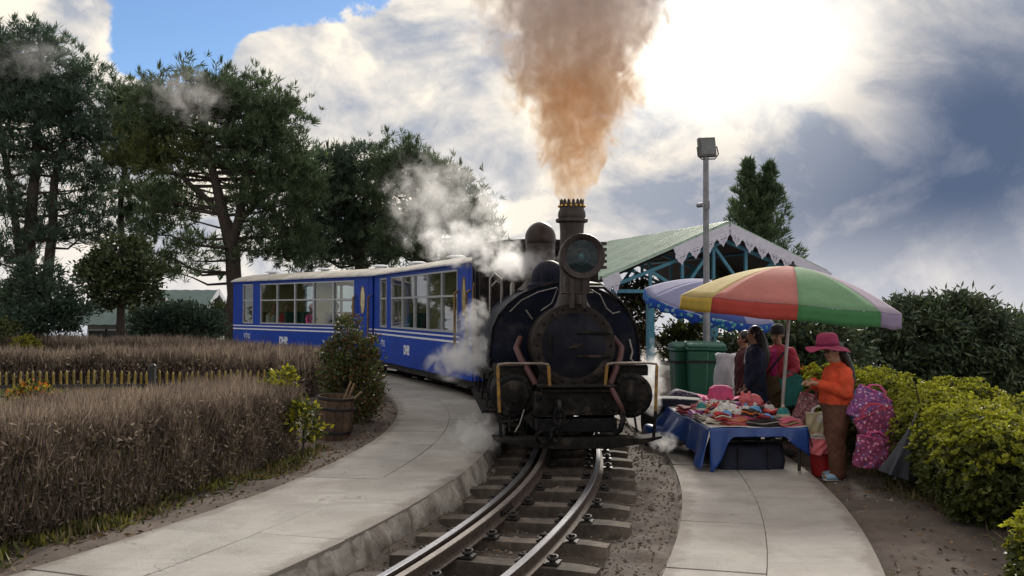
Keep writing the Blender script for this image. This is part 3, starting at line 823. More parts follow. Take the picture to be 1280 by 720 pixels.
def make_coach(label):
    root = empty('passenger_coach', label=label, cat='train coach', group='blue train coaches')
    for sg in (-1, 1):
        def wall(mat, xo, th, nm):
            b = MB(); x0, x1 = sg * xo, sg * (xo - th)
            b.bx(x0, x1, 0, CL, .36, WZ0); b.bx(x0, x1, 0, CL, WZ1, 2.26)
            for a, c in ((0, BAYS[0][0]), (BAYS[-1][1], NARROW[0]), (NARROW[1], CL)): b.bx(x0, x1, a, c, WZ0, WZ1)
            return b.build(nm, mat, root)
        sw = wall(M_CBLUE, .95, .035, 'side_wall')
        wall(M_CREAM, .912, .015, 'inner_lining')
        for z, h in ((1.03, .028), (.945, .034)):
            st = MB(); st.bx(sg * .955, sg * .948, .005, CL - .005, z - h / 2, z + h / 2); st.build('white_line', M_STRIPE, sw)
        for q, (a, c) in enumerate(BAYS + [NARROW]):
            f = MB(); x0, x1 = sg * .962, sg * .905; t = .026
            f.bx(x0, x1, a, a + t, WZ0, WZ1); f.bx(x0, x1, c - t, c, WZ0, WZ1)
            f.bx(x0, x1, a + t, c - t, WZ0, WZ0 + .035); f.bx(x0, x1, a + t, c - t, WZ1 - .03, WZ1); f.bx(x0, x1, a + t, c - t, WZM - .018, WZM + .018)
            fo_ = f.build('window', M_WFRAME, root)
            for z0, z1 in ((WZ0 + .035, WZM - .018), (WZM + .018, WZ1 - .03)):
                pn = MB(); pn.bx(sg * .935, sg * .931, a + t, c - t, z0, z1); pn.build('pane', M_WGLASS, fo_)
        # side door with an oval light, and the yellow grab rails either side of it
        d = MB(); d.bx(sg * .958, sg * .946, .14, .62, .42, 2.18); do = d.build('door', M_CBLUE, root, bevel=.004)
        ov = MB(); n = 20
        ring = [(sg * .962, .38 + .095 * math.cos(2 * math.pi * k / n), 1.68 + .31 * math.sin(2 * math.pi * k / n)) for k in range(n)]
        ov.tube(ring, .009, 6, closed=True); ov.build('oval_frame', M_YEL, do)
        pn = MB(); vs = [(sg * .9615, .38 + .09 * math.cos(2 * math.pi * k / n), 1.68 + .305 * math.sin(2 * math.pi * k / n)) for k in range(n)]
        vs += [(sg * .9585, p[1], p[2]) for p in vs]
        pn.add(vs, [tuple(range(n)), tuple(range(n, 2 * n))[::-1]] + [(k, (k + 1) % n, n + (k + 1) % n, n + k) for k in range(n)]); pn.build('pane', M_OVAL, do)
        dh = MB(); dh.tube([(sg * .96, .57, 1.20), (sg * .99, .57, 1.21), (sg * .99, .57, 1.33), (sg * .96, .57, 1.34)], .008, 6); dh.build('handle', M_SILVER, do)
        for y in (.07, .69):
            hr = MB(); hr.tube([(sg * .95, y, .72), (sg * 1.02, y, .75), (sg * 1.02, y, 1.74), (sg * .95, y, 1.78)], .021, 8); hr.build('grab_rail', M_YEL, root)
        stp = MB(); stp.bx(sg * .98, sg * .70, .14, .62, .24, .28); stp.build('door_step', M_UNDER, root)
        # lettering: initials at mid length, small script near the far end
        rot = (R_(90), 0, R_(-90 if sg < 0 else 90))
        text_part('DHR', .235, 'lettering', M_STRIPE, sw, (sg * .952, 4.05, .675), rot, .013, .92)
        sc_ = MB()
        y0 = 6.25
        for k, (dy_, kind) in enumerate(((0, 0), (.10, 1), (.20, 0), (.28, 2))):
            y = y0 - dy_
            sc_.bx(sg * .9535, sg * .9505, y - .095, y, .80, .815)
            sc_.bx(sg * .9535, sg * .9505, y - .075, y - .06, .68, .80)
            if kind == 0: sc_.bx(sg * .9535, sg * .9505, y - .06, y - .01, .735, .75); sc_.bx(sg * .9535, sg * .9505, y - .022, y - .008, .735, .80)
            if kind == 1: sc_.bx(sg * .9535, sg * .9505, y - .05, y - .038, .82, .86); sc_.bx(sg * .9535, sg * .9505, y - .07, y - .038, .855, .868)
            if kind == 2: sc_.bx(sg * .9535, sg * .9505, y - .06, y - .0, .70, .712)
        sc_.build('lettering', M_STRIPE, sw)
    # ends, floor, ceiling
    for y, nm in ((0, 'front'), (CL - .05, 'rear')):
        e = MB(); e.bx(-.915, -.33, y, y + .05, .36, 2.26); e.bx(.33, .915, y, y + .05, .36, 2.26); e.bx(-.33, .33, y, y + .05, 2.1, 2.26)
        eo = e.build('end_wall', M_CBLUE, root)
        dd = MB(); dd.bx(-.33, .33, y + .015, y + .04, .40, 2.1); dd.build('end_door', M_CBLUE, eo)
        gy = -.16 if y == 0 else CL
        g = MB(); g.bx(-.45, .45, gy + .002, gy + .158, .42, 2.15); g.build('gangway_bellows', M_RUBBER, root)
        if y > 0:
            ci = MB(); ci.bx(-.90, .90, y - .02, y - .005, .46, 2.2); ci.build('cream_partition', M_CREAM, root)
    part_ = MB(); part_.bx(-.895, -.30, 2.55, 2.58, .46, 2.2); part_.bx(.30, .895, 2.55, 2.58, .46, 2.2); part_.build('cream_partition', M_CREAM, root)
    f = MB(); f.bx(-.895, .895, .05, CL - .05, .40, .46); f.build('floor', M_SEATC, root)
    out = [(-1.0, 2.20), (-1.0, 2.235)] + [(-1.0 + 2.0 * k / 16, 2.235 + .20 * math.sin(math.pi * k / 16) ** .75) for k in range(1, 16)] + [(1.0, 2.235), (1.0, 2.20), (.9, 2.262), (-.9, 2.262)]
    rf_ = MB(); rf_.prism(out, -.10, CL + .06); rfo_ = rf_.build('roof', M_CROOF, root, smooth=40)
    cg = MB(); cg.bx(-.895, .895, .06, CL - .06, 2.225, 2.24); cg.build('ceiling', M_CREAM, root)
    for y in (.9, 3.4, 6.2):
        v = MB(); v.lathe([(.10, 2.40), (.10, 2.46), (.19, 2.465), (.19, 2.485), (.10, 2.51), (.0, 2.515)], 16, Matrix.Translation((-.15, y, 0))); v.build('roof_vent', M_STRIPE, rfo_)
    gt = MB(); gt.bx(-1.012, -1.0, -.10, CL + .06, 2.196, 2.208); gt.bx(1.0, 1.012, -.10, CL + .06, 2.196, 2.208); gt.build('gutter', M_CBLUE, rfo_)
    # seats: paired, facing along the coach
    for k in range(6):
        y = .95 + .86 * k + (.18 if k > 1 else 0)
        for sg in (-1, 1):
            s_ = MB(); s_.bx(sg * .86, sg * .26, y, y + .42, .78, .88); s_.bx(sg * .84, sg * .28, y + .10, y + .32, .46, .78)
            so = s_.build('seat', M_SEAT, root, bevel=.02)
            bk = MB(); bk.bx(sg * .86, sg * .26, y + .40, y + .49, .86, 1.40); bk.build('backrest', M_SEAT if k in (2, 3) else M_SEATC, so, bevel=.03)
    # underframe and bogies
    u = MB(); u.bx(-.88, .88, .05, CL - .05, .24, .355); u.bx(-.5, .5, 2.6, 4.2, .10, .24); u.build('underframe', M_UNDER, root)
    for y in (1.1, CL - 1.1):
        bg_ = MB()
        for sg in (-1, 1): bg_.bx(sg * .50 - .03, sg * .50 + .03, y - .75, y + .75, .12, .24)
        bg_.bx(-.5, .5, y - .1, y + .1, .14, .236); bo_ = bg_.build('bogie', M_UNDER, root)
        for dy_ in (-.5, .5):
            for sg in (-1, 1):
                o = obj('wheel', wm, bo_, (sg * .335, y + dy_, .215)); o.scale = (1, .65, .65); o.rotation_euler = (0, 0, 0 if sg > 0 else math.pi)
    return root
M_OVAL = M('oval_light', (.42, .36, .20), .2, var=.4, scale=6, coat=.4)
def set_coach(o, phf):
    dph = 2 * math.asin(CL / 2 / RAD)
    a, b = cp(phf), cp(phf + dph); d = b - a
    o.location = a; o.rotation_euler = (0, 0, math.atan2(-d.x, d.y))
    return phf + dph
coachA = make_coach('blue windowed train coach coupled directly behind the steam engine')
pe = set_coach(coachA, R_(10.8))
coachB = copy_tree(coachA); coachB['label'] = 'second blue train coach, farther from the engine, behind the dry hedges'
set_coach(coachB, pe + .45 / RAD)
# ------------------------------------------------------------------ vegetation
M_BARK = M('bark', (.050, .038, .032), .95, var=.35, scale=12, bump=.4, bscale=30)
M_PINE = M('pine_needles', (.066, .104, .054), .7, var=.45, scale=1.2, island=.45, trans=.42, col2=(.10, .142, .064))
M_PINE2 = M('pine_needles_bluish', (.054, .094, .070), .7, scale=1.0, island=.45, trans=.42, col2=(.086, .128, .078))
M_PINEY = M('pine_needles_yellowing', (.105, .125, .035), .7, scale=1.5, island=.4, trans=.35, col2=(.08, .10, .028))
M_LEAF = M('leaf_dark', (.050, .076, .032), .5, scale=1.5, island=.5, trans=.3, col2=(.085, .108, .040))
M_LEAFB = M('leaf_bluegreen', (.046, .074, .044), .45, scale=1.2, island=.5, trans=.25, col2=(.082, .112, .060))
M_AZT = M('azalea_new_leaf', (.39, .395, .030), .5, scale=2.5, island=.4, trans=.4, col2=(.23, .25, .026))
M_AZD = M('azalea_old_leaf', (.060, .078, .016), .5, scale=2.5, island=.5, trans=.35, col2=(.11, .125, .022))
M_TWIG = M('dry_twig', (.185, .142, .112), .9, scale=1.5, island=.5, trans=.2, col2=(.125, .092, .076))
M_TWIGP = M('dry_twig_tip', (.39, .31, .235), .9, scale=1.5, island=.4, trans=.2, col2=(.27, .21, .165))
M_CORE = M('hedge_core', (.050, .036, .030), .95, var=.5, scale=14, bump=.6, bscale=60)
M_WEED = M('weed_green', (.075, .090, .016), .6, scale=2, island=.5, trans=.3, col2=(.045, .062, .014))
M_WEEDY = M('weed_yellow', (.20, .19, .03), .6, scale=2, island=.5, trans=.3, col2=(.12, .13, .025))
M_DRYGRASS = M('dry_grass', (.20, .155, .075), .8, scale=2, island=.4, trans=.2, col2=(.13, .10, .05))
M_OLIVE = M('olive_leaf', (.12, .11, .035), .7, scale=2, island=.5, trans=.3, col2=(.075, .075, .028))
M_YFLOW = M('yellow_leaf', (.46, .40, .020), .5, scale=4, island=.3, trans=.3, col2=(.28, .29, .02))
M_OFLOW = M('orange_flower', (.55, .16, .02), .5, island=.4, trans=.2)
M_REDTIP = M('red_tip_leaf', (.16, .055, .022), .5, scale=4, island=.5, trans=.25, col2=(.10, .07, .02))

def ell_pts(n, rng, c, r, shell=.5, flat=0.0):
    d = unit(rng.normal(size=(n, 3)))
    rad = rng.random(n) ** (1 / 3.0) * (1 - shell) + shell * (1 - .25 * rng.random(n) ** 2)
    return np.asarray(c) + d * rad[:, None] * np.asarray(r), d

def tuft_blades(C, dirs, per, L, W, spread, rng):
    """brush-like tufts: per blades fan out of each point round its direction"""
    n = len(C)
    P = np.repeat(C, per, 0); Dv = np.repeat(unit(dirs), per, 0) + rng.normal(size=(n * per, 3)) * spread
    return blades(P + rng.normal(size=P.shape) * .03, Dv, rng.uniform(.7, 1.2, n * per) * L, W * rng.uniform(.8, 1.2, n * per), rng)

def limbs(mb, rng, trunk, targets, r0, n=5):
    T = np.asarray(trunk)
    for t in targets:
        t = np.asarray(t)
        # leave the trunk somewhat below the target, near to it
        h = np.abs(T[:, 2] - (t[2] - .35 * np.linalg.norm(t[:2] - T[:, :2].mean(0)) * .6))
        b = T[int(np.argmin(h))]
        m1 = b * .6 + t * .4 + np.array([0, 0, -.06]) * np.linalg.norm(t - b) + rng.normal(size=3) * .10
        m2 = b * .25 + t * .75 + np.array([0, 0, -.04]) * np.linalg.norm(t - b) + rng.normal(size=3) * .12
        L = np.linalg.norm(t - b); r = r0 * min(1, .35 + L * .14)
        mb.tube([b, m1, m2, t], [r, r * .7, r * .45, r * .15], n, cap=False)

def pine(label, D, trunks, blobs, seed, clumps=60, mat=None, group='tall pines beyond the track', yellow=0, twig=.25, needle=.30, per=11, tufts=13):
    """trunks: lists of (px, py, radius) polylines; blobs: (px, py, rx, ry) of the foliage masses, in the picture at distance D"""
    rng = np.random.default_rng(seed); k = D / FPX
    base = at(trunks[0][0][0], 426, D); base.z = gz(base.x, base.y) - .05
    root = empty('pine_tree', base, 0, label, 'tree', group)
    B = np.array(base); sf = lambda px, py, dd=0.0: np.array(at(px, py, D)) + np.array([0, dd, 0]) - B
    tb = MB(); allT = []
    for tr in trunks:
        pts = [sf(a, b, rng.uniform(-.2, .2)) for a, b, _ in tr]; rs = [c for _, _, c in tr]
        pts[0][1] = 0; 
        if tr is trunks[0]: pts[0][2] = 0
        fine, fr = [], []
        for i in range(len(pts) - 1):
            for s_ in range(4):
                t = s_ / 4; fine.append(pts[i] * (1 - t) + pts[i + 1] * t + rng.normal(size=3) * .025); fr.append(rs[i] * (1 - t) + rs[i + 1] * t)
        fine.append(pts[-1]); fr.append(rs[-1]); tb.tube(fine, fr, 9); allT += fine
    V_, VY, tips = [], [], []
    for (px, py, rx, ry) in blobs:
        c = sf(px, py); r = np.array([rx * k, max(rx, ry) * k * .8, ry * k])
        n = max(6, int(clumps * (r[0] * r[2]) ** .9 * .62))
        C, d = ell_pts(n, rng, c, r, .62)
        tips.append(C)
        cs = rng.uniform(.28, .62, n)                           # flattened needle pads
        Ct = np.repeat(C, tufts, 0) + rng.normal(size=(n * tufts, 3)) * np.repeat(cs, tufts)[:, None] * np.array([.75, .75, .34])
        dirs = np.repeat(d * np.array([.5, .5, .25]), tufts, 0) + np.array([0, 0, .8]) + rng.normal(size=(n * tufts, 3)) * .35
        bl_ = tuft_blades(Ct, dirs, per, needle, .036, .55, rng)
        if yellow and rng.random() < yellow: VY.append(bl_)
        else: V_.append(bl_)
    # upright candle tips along the skyline
    C = np.concatenate(tips)
    top = C[rng.random(len(C)) < .5]
    cand = top + np.array([0, 0, .25]) + rng.normal(size=top.shape) * .15
    V_.append(tuft_blades(cand, np.tile([0, 0, 1.0], (len(cand), 1)), 16, .34, .04, .22, rng))
    pick = C[rng.random(len(C)) < twig]
    limbs(tb, rng, allT, pick, .085)
    tb.build('trunk', M_BARK, root, smooth=50, fix=False)
    vv = np.concatenate(V_); mi = np.zeros(len(vv) // 4, np.int32); mats = [mat or M_PINE, M_PINEY]
    if VY: vy = np.concatenate(VY); mi = np.concatenate([mi, np.ones(len(vy) // 4, np.int32)]); vv = np.concatenate([vv, vy])
    obj('crown', np_mesh('crown', vv, 4, mats, mi), root)
    return root

pine('tallest pine with three dark trunks at the edge of the view', 34,
     [[(38, 430, .26), (36, 330, .22), (42, 210, .16), (50, 110, .08), (48, 50, .03)], [(30, 400, .17), (22, 320, .14), (8, 220, .11), (-10, 120, .05)], [(52, 400, .20), (62, 310, .17), (66, 220, .13), (86, 130, .05)]],
     [(30, 62, 42, 34), (75, 95, 40, 32), (-20, 100, 48, 55), (20, 130, 50, 36), (92, 135, 34, 30), (65, 165, 42, 26), (5, 195, 44, 30), (112, 175, 22, 20), (85, 215, 40, 20), (20, 250, 40, 22), (105, 262, 34, 15), (60, 290, 38, 16), (0, 310, 34, 20), (120, 295, 22, 12)], 11, clumps=50, mat=M_PINE2, yellow=.06)
pine('slender open pine with a bare upper trunk between two big pines', 37,
     [[(152, 430, .15), (150, 330, .13), (152, 260, .11), (158, 190, .08), (162, 130, .04)]],
     [(165, 128, 30, 26), (150, 160, 28, 20), (178, 170, 26, 22), (140, 205, 22, 12), (172, 215, 24, 13), (135, 240, 16, 8), (190, 245, 22, 9), (168, 268, 14, 7)], 12, clumps=55)
pine('broad spreading pine whose thick trunk stands behind the rear coach', 34,
     [[(290, 432, .30), (291, 370, .27), (288, 310, .25), (280, 270, .20), (262, 200, .13), (245, 130, .06)], [(288, 312, .2), (302, 260, .16), (312, 190, .11), (320, 130, .05)], [(289, 290, .14), (325, 245, .10), (355, 205, .06)], [(286, 280, .13), (250, 240, .10), (215, 215, .05)]],
     [(232, 112, 46, 26), (280, 112, 40, 28), (330, 128, 36, 26), (195, 145, 42, 30), (250, 160, 44, 26), (305, 165, 44, 28), (355, 160, 32, 28), (372, 190, 24, 24), (175, 185, 34, 22), (222, 200, 40, 20), (285, 210, 40, 20), (345, 215, 40, 24), (195, 235, 40, 16), (330, 250, 46, 22), (372, 238, 26, 24), (225, 262, 40, 14), (200, 290, 36, 11), (350, 285, 40, 20), (240, 310, 34, 10), (325, 310, 36, 14), (372, 315, 28, 14), (185, 318, 26, 9), (225, 338, 26, 8)], 13, clumps=50, yellow=.08)
pine('wide dark pine rising over the roof of the rear coach', 38,
     [[(448, 440, .22), (450, 330, .2), (455, 260, .15), (460, 200, .06)], [(450, 330, .15), (420, 280, .10), (400, 230, .05)]],
     [(405, 218, 34, 24), (450, 205, 36, 26), (400, 255, 36, 26), (445, 250, 38, 28), (385, 290, 28, 26), (425, 300, 40, 22), (470, 290, 36, 26), (388, 322, 30, 16), (450, 325, 44, 16)], 14, clumps=56, mat=M_PINE2)
pine('pine with a pointed top seen through drifting steam', 36.5,
     [[(528, 440, .22), (526, 330, .2), (522, 260, .14), (512, 195, .05)], [(526, 320, .12), (560, 280, .09), (585, 250, .04)]],
     [(498, 194, 24, 18), (515, 215, 34, 24), (548, 228, 30, 24), (482, 232, 30, 26), (578, 255, 26, 24), (528, 258, 38, 22), (600, 285, 20, 22), (560, 292, 32, 18), (505, 300, 36, 20), (545, 322, 40, 14), (608, 312, 16, 14)], 15, clumps=50, yellow=.08)

def broad(name, label, cat, base, blobs, seed, leaf=(.16, .08), dens=900, trunk_r=.1, mat=None, group=None, droop=.0, trunkpts=None, shell=.55, clump=.22, mats=None):
    """leafy plant: blobs are (dx, dy, dz, rx, ry, rz) from its base in metres"""
    rng = np.random.default_rng(seed)
    root = empty(name, base, 0, label, cat, group)
    tb = MB(); tp = trunkpts or [(0, 0, -.1), (.02, 0, blobs[0][2] * .5), (0, 0, blobs[0][2])]
    T = []
    for i in range(len(tp) - 1):
        for s_ in range(4): T.append(np.array(tp[i]) * (1 - s_ / 4) + np.array(tp[i + 1]) * s_ / 4)
    T.append(np.array(tp[-1])); tb.tube(T, np.linspace(trunk_r, trunk_r * .35, len(T)), 8)
    V_, tips = [], []
    for (a, b, c, rx, ry, rz) in blobs:
        area = (rx * ry + rx * rz + ry * rz) * 4.2; ncl = max(8, int(area / (clump * clump * 2.2)))
        C, d = ell_pts(ncl, rng, (a, b, c), (rx, ry, rz), shell); tips.append(C[rng.random(ncl) < .12])
        n = int(area * dens); idx = rng.integers(0, ncl, n)
        P = C[idx] + rng.normal(size=(n, 3)) * clump * np.array([.6, .6, .42])
        Dv = d[idx] * .7 + rng.normal(size=(n, 3)) * .6 + np.array([0, 0, .25 - droop])
        V_.append(blades(P, Dv, leaf[0] * rng.uniform(.6, 1.2, n), leaf[1] * rng.uniform(.7, 1.2, n), rng, .5))
    limbs(tb, rng, T, np.concatenate(tips), trunk_r * .6, 4)
    tb.build('trunk' if cat == 'tree' else 'stem', M_BARK, root, smooth=50, fix=False)
    vv = np.concatenate(V_)
    ms = mats or [mat or M_LEAF]
    mi = (rng.random(len(vv) // 4) * len(ms)).astype(np.int32)
    obj('crown' if cat == 'tree' else 'foliage', np_mesh('crown', vv, 4, ms, mi), root)
    return root
def bp(px, py, D, rx, ry, base, depth=.8):
    p = at(px, py, D) - base; k = D / FPX
    return (p.x, p.y, p.z, rx * k, max(rx, ry) * k * depth, ry * k)
def gb(px, D): 
    x = (px - 640) * D / FPX; return Vector((x, D, gz(x, D)))
b = gb(150, 30); 
broad('round_tree', 'small round-headed tree with stout trunk before the green roofed house', 'tree', b,
      [bp(150, 335, 30, 32, 26, b), bp(122, 345, 30, 22, 22, b), bp(182, 345, 30, 20, 22, b), bp(150, 312, 30, 26, 16, b), bp(140, 368, 30, 30, 14, b), bp(178, 368, 30, 18, 12, b)], 31, (.17, .09), 420, .17, M_LEAF, group='small garden trees')
b = gb(48, 28)
broad('small_conifer', 'small bushy dark conifer standing at the far hedge', 'tree', b,
      [bp(46, 345, 28, 22, 24, b), bp(30, 370, 28, 26, 22, b), bp(66, 372, 28, 26, 22, b), bp(48, 395, 28, 46, 20, b), bp(92, 395, 28, 20, 16, b), bp(10, 398, 28, 18, 14, b)], 32, (.20, .05), 520, .10, M_PINE2, group='small garden trees')
b = gb(216, 32)
broad('dark_shrub', 'low spreading dark shrub below the green roofed house', 'shrub', b,
      [bp(200, 402, 32, 36, 22, b), bp(235, 400, 32, 34, 20, b), bp(262, 408, 32, 22, 14, b), bp(178, 410, 32, 18, 14, b)], 33, (.16, .08), 420, .07, M_PINE2)
b = gb(270, 36)
broad('dark_shrub', 'dark bush at the foot of the broad pine', 'shrub', b, [bp(272, 398, 36, 22, 18, b), bp(300, 405, 36, 20, 14, b), bp(255, 415, 36, 24, 12, b)], 34, (.18, .09), 300, .07, M_LEAF)
b = gb(2, 26)
broad('clipped_shrub', 'pale green clipped shrub at the edge of the view', 'shrub', b, [bp(2, 410, 26, 14, 11, b)], 35, (.10, .06), 700, .04, M_WEED)
b = gb(-25, 36)
broad('dark_shrub', 'dark undergrowth bush beneath the tallest pine', 'shrub', b, [bp(-10, 375, 36, 30, 30, b), bp(20, 395, 36, 26, 22, b), bp(-30, 400, 36, 30, 20, b)], 36, (.18, .09), 260, .07, M_LEAF)

# conifer behind the shelter: two feathery spires
def spire(label, D, px, ptop, pbase, rx, seed, cat='tree'):
    rng = np.random.default_rng(seed); b_ = gb(px, D); root = empty('cypress_tree', b_, 0, label, cat)
    B = np.array(b_); H = at(px, ptop, D).z - b_.z; tb = MB(); k = D / FPX
    V_ = []
    for (ox, h, w) in ((0, H, 1.0), (26 * k, H * .985, .92)):
        tb.tube([(ox * .4, 0, -.1), (ox * .7, 0, h * .5), (ox, 0, h)], [.16, .10, .01], 8)
        n = 300
        t = rng.random(n) ** 1.35; z = h * (.22 + .78 * t)
        rr = rx * k * w * ((1 - t) ** .95) * (.45 + .75 * rng.random(n)) + .05
        a = rng.uniform(0, 6.28, n)
        tip = np.stack([ox + rr * np.cos(a), rr * np.sin(a), z + rr * (.25 + .5 * t)], 1)
        root_ = np.stack([np.full(n, ox), np.zeros(n), z - rr * .15], 1)
        for s_ in (.35, .55, .75, .92, 1.0):
            P = root_ * (1 - s_) + tip * s_
            V_.append(tuft_blades(P, (tip - root_) + np.array([0, 0, .5]), (6 if s_ < .5 else 9), .24, .034, .45, rng))
        for i in range(0, n, 5): tb.tube([root_[i], tip[i]], [.018, .004], 4, cap=False)
    tb.build('trunk', M_BARK, root, smooth=50, fix=False)
    obj('crown', np_mesh('crown', np.concatenate(V_), 4, [M_PINE]), root)
spire('feathery twin-topped conifer rising behind the shelter roof', 31, 936, 204, 330, 58, 41)

# trees on the slope beyond the right hedge
b = Vector((9.6, 22, gz(9.6, 22)))
broad('spreading_tree', 'massive dark rounded tree with drooping leaves behind the yellow-green hedge', 'tree', b,
      [bp(1150, 420, 22, 62, 42, b), bp(1210, 425, 22, 60, 48, b), bp(1262, 440, 22, 52, 46, b), bp(1095, 455, 22, 46, 46, b), bp(1160, 480, 22, 64, 50, b), bp(1230, 500, 22, 60, 48, b), bp(1085, 425, 22, 34, 30, b), bp(1195, 392, 22, 36, 20, b), bp(1140, 392, 22, 26, 18, b), bp(1305, 470, 22, 44, 50, b), bp(1290, 520, 22, 50, 40, b)],
      51, (.20, .055), 620, .22, None, droop=.45, shell=.7, clump=.24, mats=[M_LEAFB, M_LEAFB, M_LEAF], trunkpts=[(0, 0, -.3), (.1, 0, .5), (0, 0, 1.0), (-.1, 0, 1.6)])
b = Vector((5.9, 19.5, gz(5.9, 19.5)))
broad('spreading_tree', 'shaded broadleaf tree behind the two people under the umbrellas', 'tree', b,
      [bp(1010, 425, 19.5, 44, 34, b), bp(1050, 440, 19.5, 40, 36, b), bp(965, 440, 19.5, 40, 34, b), bp(1010, 470, 19.5, 60, 36, b), bp(920, 450, 19.5, 34, 32, b)],
      52, (.18, .07), 460, .14, None, droop=.2, mats=[M_LEAF, M_LEAFB])
b = gb(790, 30)
broad('spreading_tree', 'olive and brown leaved tree glimpsed between engine and blue umbrella', 'tree', b,
      [bp(795, 395, 30, 26, 30, b), bp(780, 430, 30, 30, 30, b), bp(800, 365, 30, 22, 14, b)], 53, (.22, .07), 280, .12, None, mats=[M_LEAF, M_REDTIP, M_WEED])
b = gb(860, 33)
broad('spreading_tree', 'low pale green tree glimpsed under the blue umbrella', 'tree', b,
      [bp(855, 425, 33, 24, 18, b), bp(880, 418, 33, 20, 16, b), bp(835, 432, 33, 16, 14, b)], 54, (.2, .1), 300, .1, M_WEED)

# ------------------------------------------------------------------ dry clipped hedges along the railway loop
def hedge_mass(name, label, path, width, height, seed, dens, twigL, twigW, group, green=.05, front=.5, leafy_=.45):
    """path: centre line points; upright dry twigs fill a clipped band round a twiggy core"""
    rng = np.random.default_rng(seed); P0 = np.array([(p[0], p[1]) for p in path], float)
    seg = np.diff(P0, axis=0); sl = np.hypot(seg[:, 0], seg[:, 1]); cum = np.concatenate([[0], np.cumsum(sl)]); Ltot = cum[-1]
    c0 = Vector((P0[:, 0].mean(), P0[:, 1].mean(), 0)); root = empty(name, c0, 0, label, 'hedge', group); B = np.array(c0)
    def pos(s):
        i = np.clip(np.searchsorted(cum, s, side='right') - 1, 0, len(sl) - 1); t = (s - cum[i]) / sl[i]
        p = P0[i] + seg[i] * t[:, None]; d = seg[i] / sl[i][:, None]
        return p, np.stack([-d[:, 1], d[:, 0]], 1)
    def hmul(s): return 1 + .10 * np.sin(s * .9 + seed) * .5 + vnoise(s * 1.6, np.full_like(s, seed * 1.3)) * .16
    def endtaper(s): return np.clip(np.minimum(s, Ltot - s) / .35, .25, 1) ** .5
    V_, mi_ = [], []
    def emit(s, u, zf, L, W, tilt, tip):
        p, nrm = pos(s); et = endtaper(s)
        u = u * (1 + vnoise(s * 4.5, zf * 5 + seed) * .22 + vnoise(s * 13, zf * 9) * .10); zf = zf * (1 + vnoise(s * 7 + 3, u * 4) * .12)
        xy = p + nrm * (u * width / 2 * et)[:, None]
        zg = ground_z(xy[:, 0], xy[:, 1]); h = height * hmul(s) * (.75 + .25 * et)
        Pb = np.stack([xy[:, 0], xy[:, 1], zg + zf * h], 1) - B
        Dv = np.stack([nrm[:, 0] * u * .03, nrm[:, 1] * u * .03, np.ones(len(s))], 1) + rng.normal(size=(len(s), 3)) * tilt
        lf = rng.random(len(s)) < leafy_                      # withered leaflets among the upright twigs
        Dv[lf] = rng.normal(size=(lf.sum(), 3)) + np.array([0, 0, .3]); L = np.where(lf, L * .34, L); W = np.where(lf, W * 2.6, W)
        tip = np.where(lf & (rng.random(len(s)) < .16), 2, tip)
        V_.append(blades(Pb + np.where(lf, 1, 0)[:, None] * rng.normal(size=Pb.shape) * .03, Dv, L, W, rng, .4)); mi_.append(tip)
    # sides
    n = int(Ltot * height * dens * 2.6)
    side = np.where(rng.random(n) < front, -1.0, 1.0)
    emit(rng.uniform(0, Ltot, n), side * rng.uniform(.72, 1.08, n), rng.random(n) ** .9 * .82, twigL * rng.uniform(.5, 1.5, n), twigW * rng.uniform(.6, 1.4, n), .22, (rng.random(n) < .22).astype(int))
    # top
    n = int(Ltot * width * dens * 1.5)
    emit(rng.uniform(0, Ltot, n), rng.uniform(-1, 1, n), rng.uniform(.72, .92, n), twigL * rng.uniform(.6, 1.5, n), twigW * rng.uniform(.6, 1.1, n), .30, (rng.random(n) < .62).astype(int))
    # ends
    n = int(width * height * dens * 1.6)
    s = np.where(rng.random(n) < .5, rng.uniform(0, .3, n), Ltot - rng.uniform(0, .3, n))
    emit(s, rng.uniform(-1.1, 1.1, n), rng.random(n) * .85, twigL * rng.uniform(.6, 1.2, n), twigW * rng.uniform(.7, 1.2, n), .35, (rng.random(n) < .25).astype(int))
    vv = np.concatenate(V_); mi = np.concatenate(mi_)
    pick = rng.random(len(mi)) < green
    zc = vv.reshape(-1, 4, 3)[:, 0, 2]
    mi[pick & (zc < np.median(zc))] = 2
    obj('twigs', np_mesh('twigs', vv, 4, [M_TWIG, M_TWIGP, M_OLIVE], mi), root)
    # core
    mb = MB(); n = int(Ltot / .25) + 2; s = np.linspace(.05, Ltot - .05, n); p, nrm = pos(s); et = endtaper(s); hm = hmul(s); vs_ = []
    for i in range(n):
        for (u, zf) in ((-.78, -.05), (-.80, .45), (-.72, .78), (-.3, .86), (.3, .86), (.72, .78), (.80, .45), (.78, -.05)):
            q = p[i] + nrm[i] * u * width / 2 * et[i]
            vs_.append((q[0] - B[0] + rng.normal() * .02, q[1] - B[1] + rng.normal() * .02, gz(q[0], q[1]) + zf * height * hm[i] * (.75 + .25 * et[i]) + rng.normal() * .015))
    fs_ = [(i * 8 + j, i * 8 + j + 1, i * 8 + 9 + j, i * 8 + 8 + j) for i in range(n - 1) for j in range(7)] + [tuple(range(8)), tuple(range((n - 1) * 8, n * 8))[::-1]]
    mb.add(vs_, fs_); mb.build('twig_core', M_CORE, root)
    return root
def arc(r, a, b, n=24): return [tuple(cp(R_(a + (b - a) * k / n), r - RAD))[:2] for k in range(n + 1)]
hedge_mass('dry_hedge', 'long brown dry hedge beside the left footpath, nearest of the dry hedges', arc(RAD - 3.33, -34, -4.5), 1.15, .78, 61, 8600, .12, .0055, 'brown dry hedges', .06, .80)
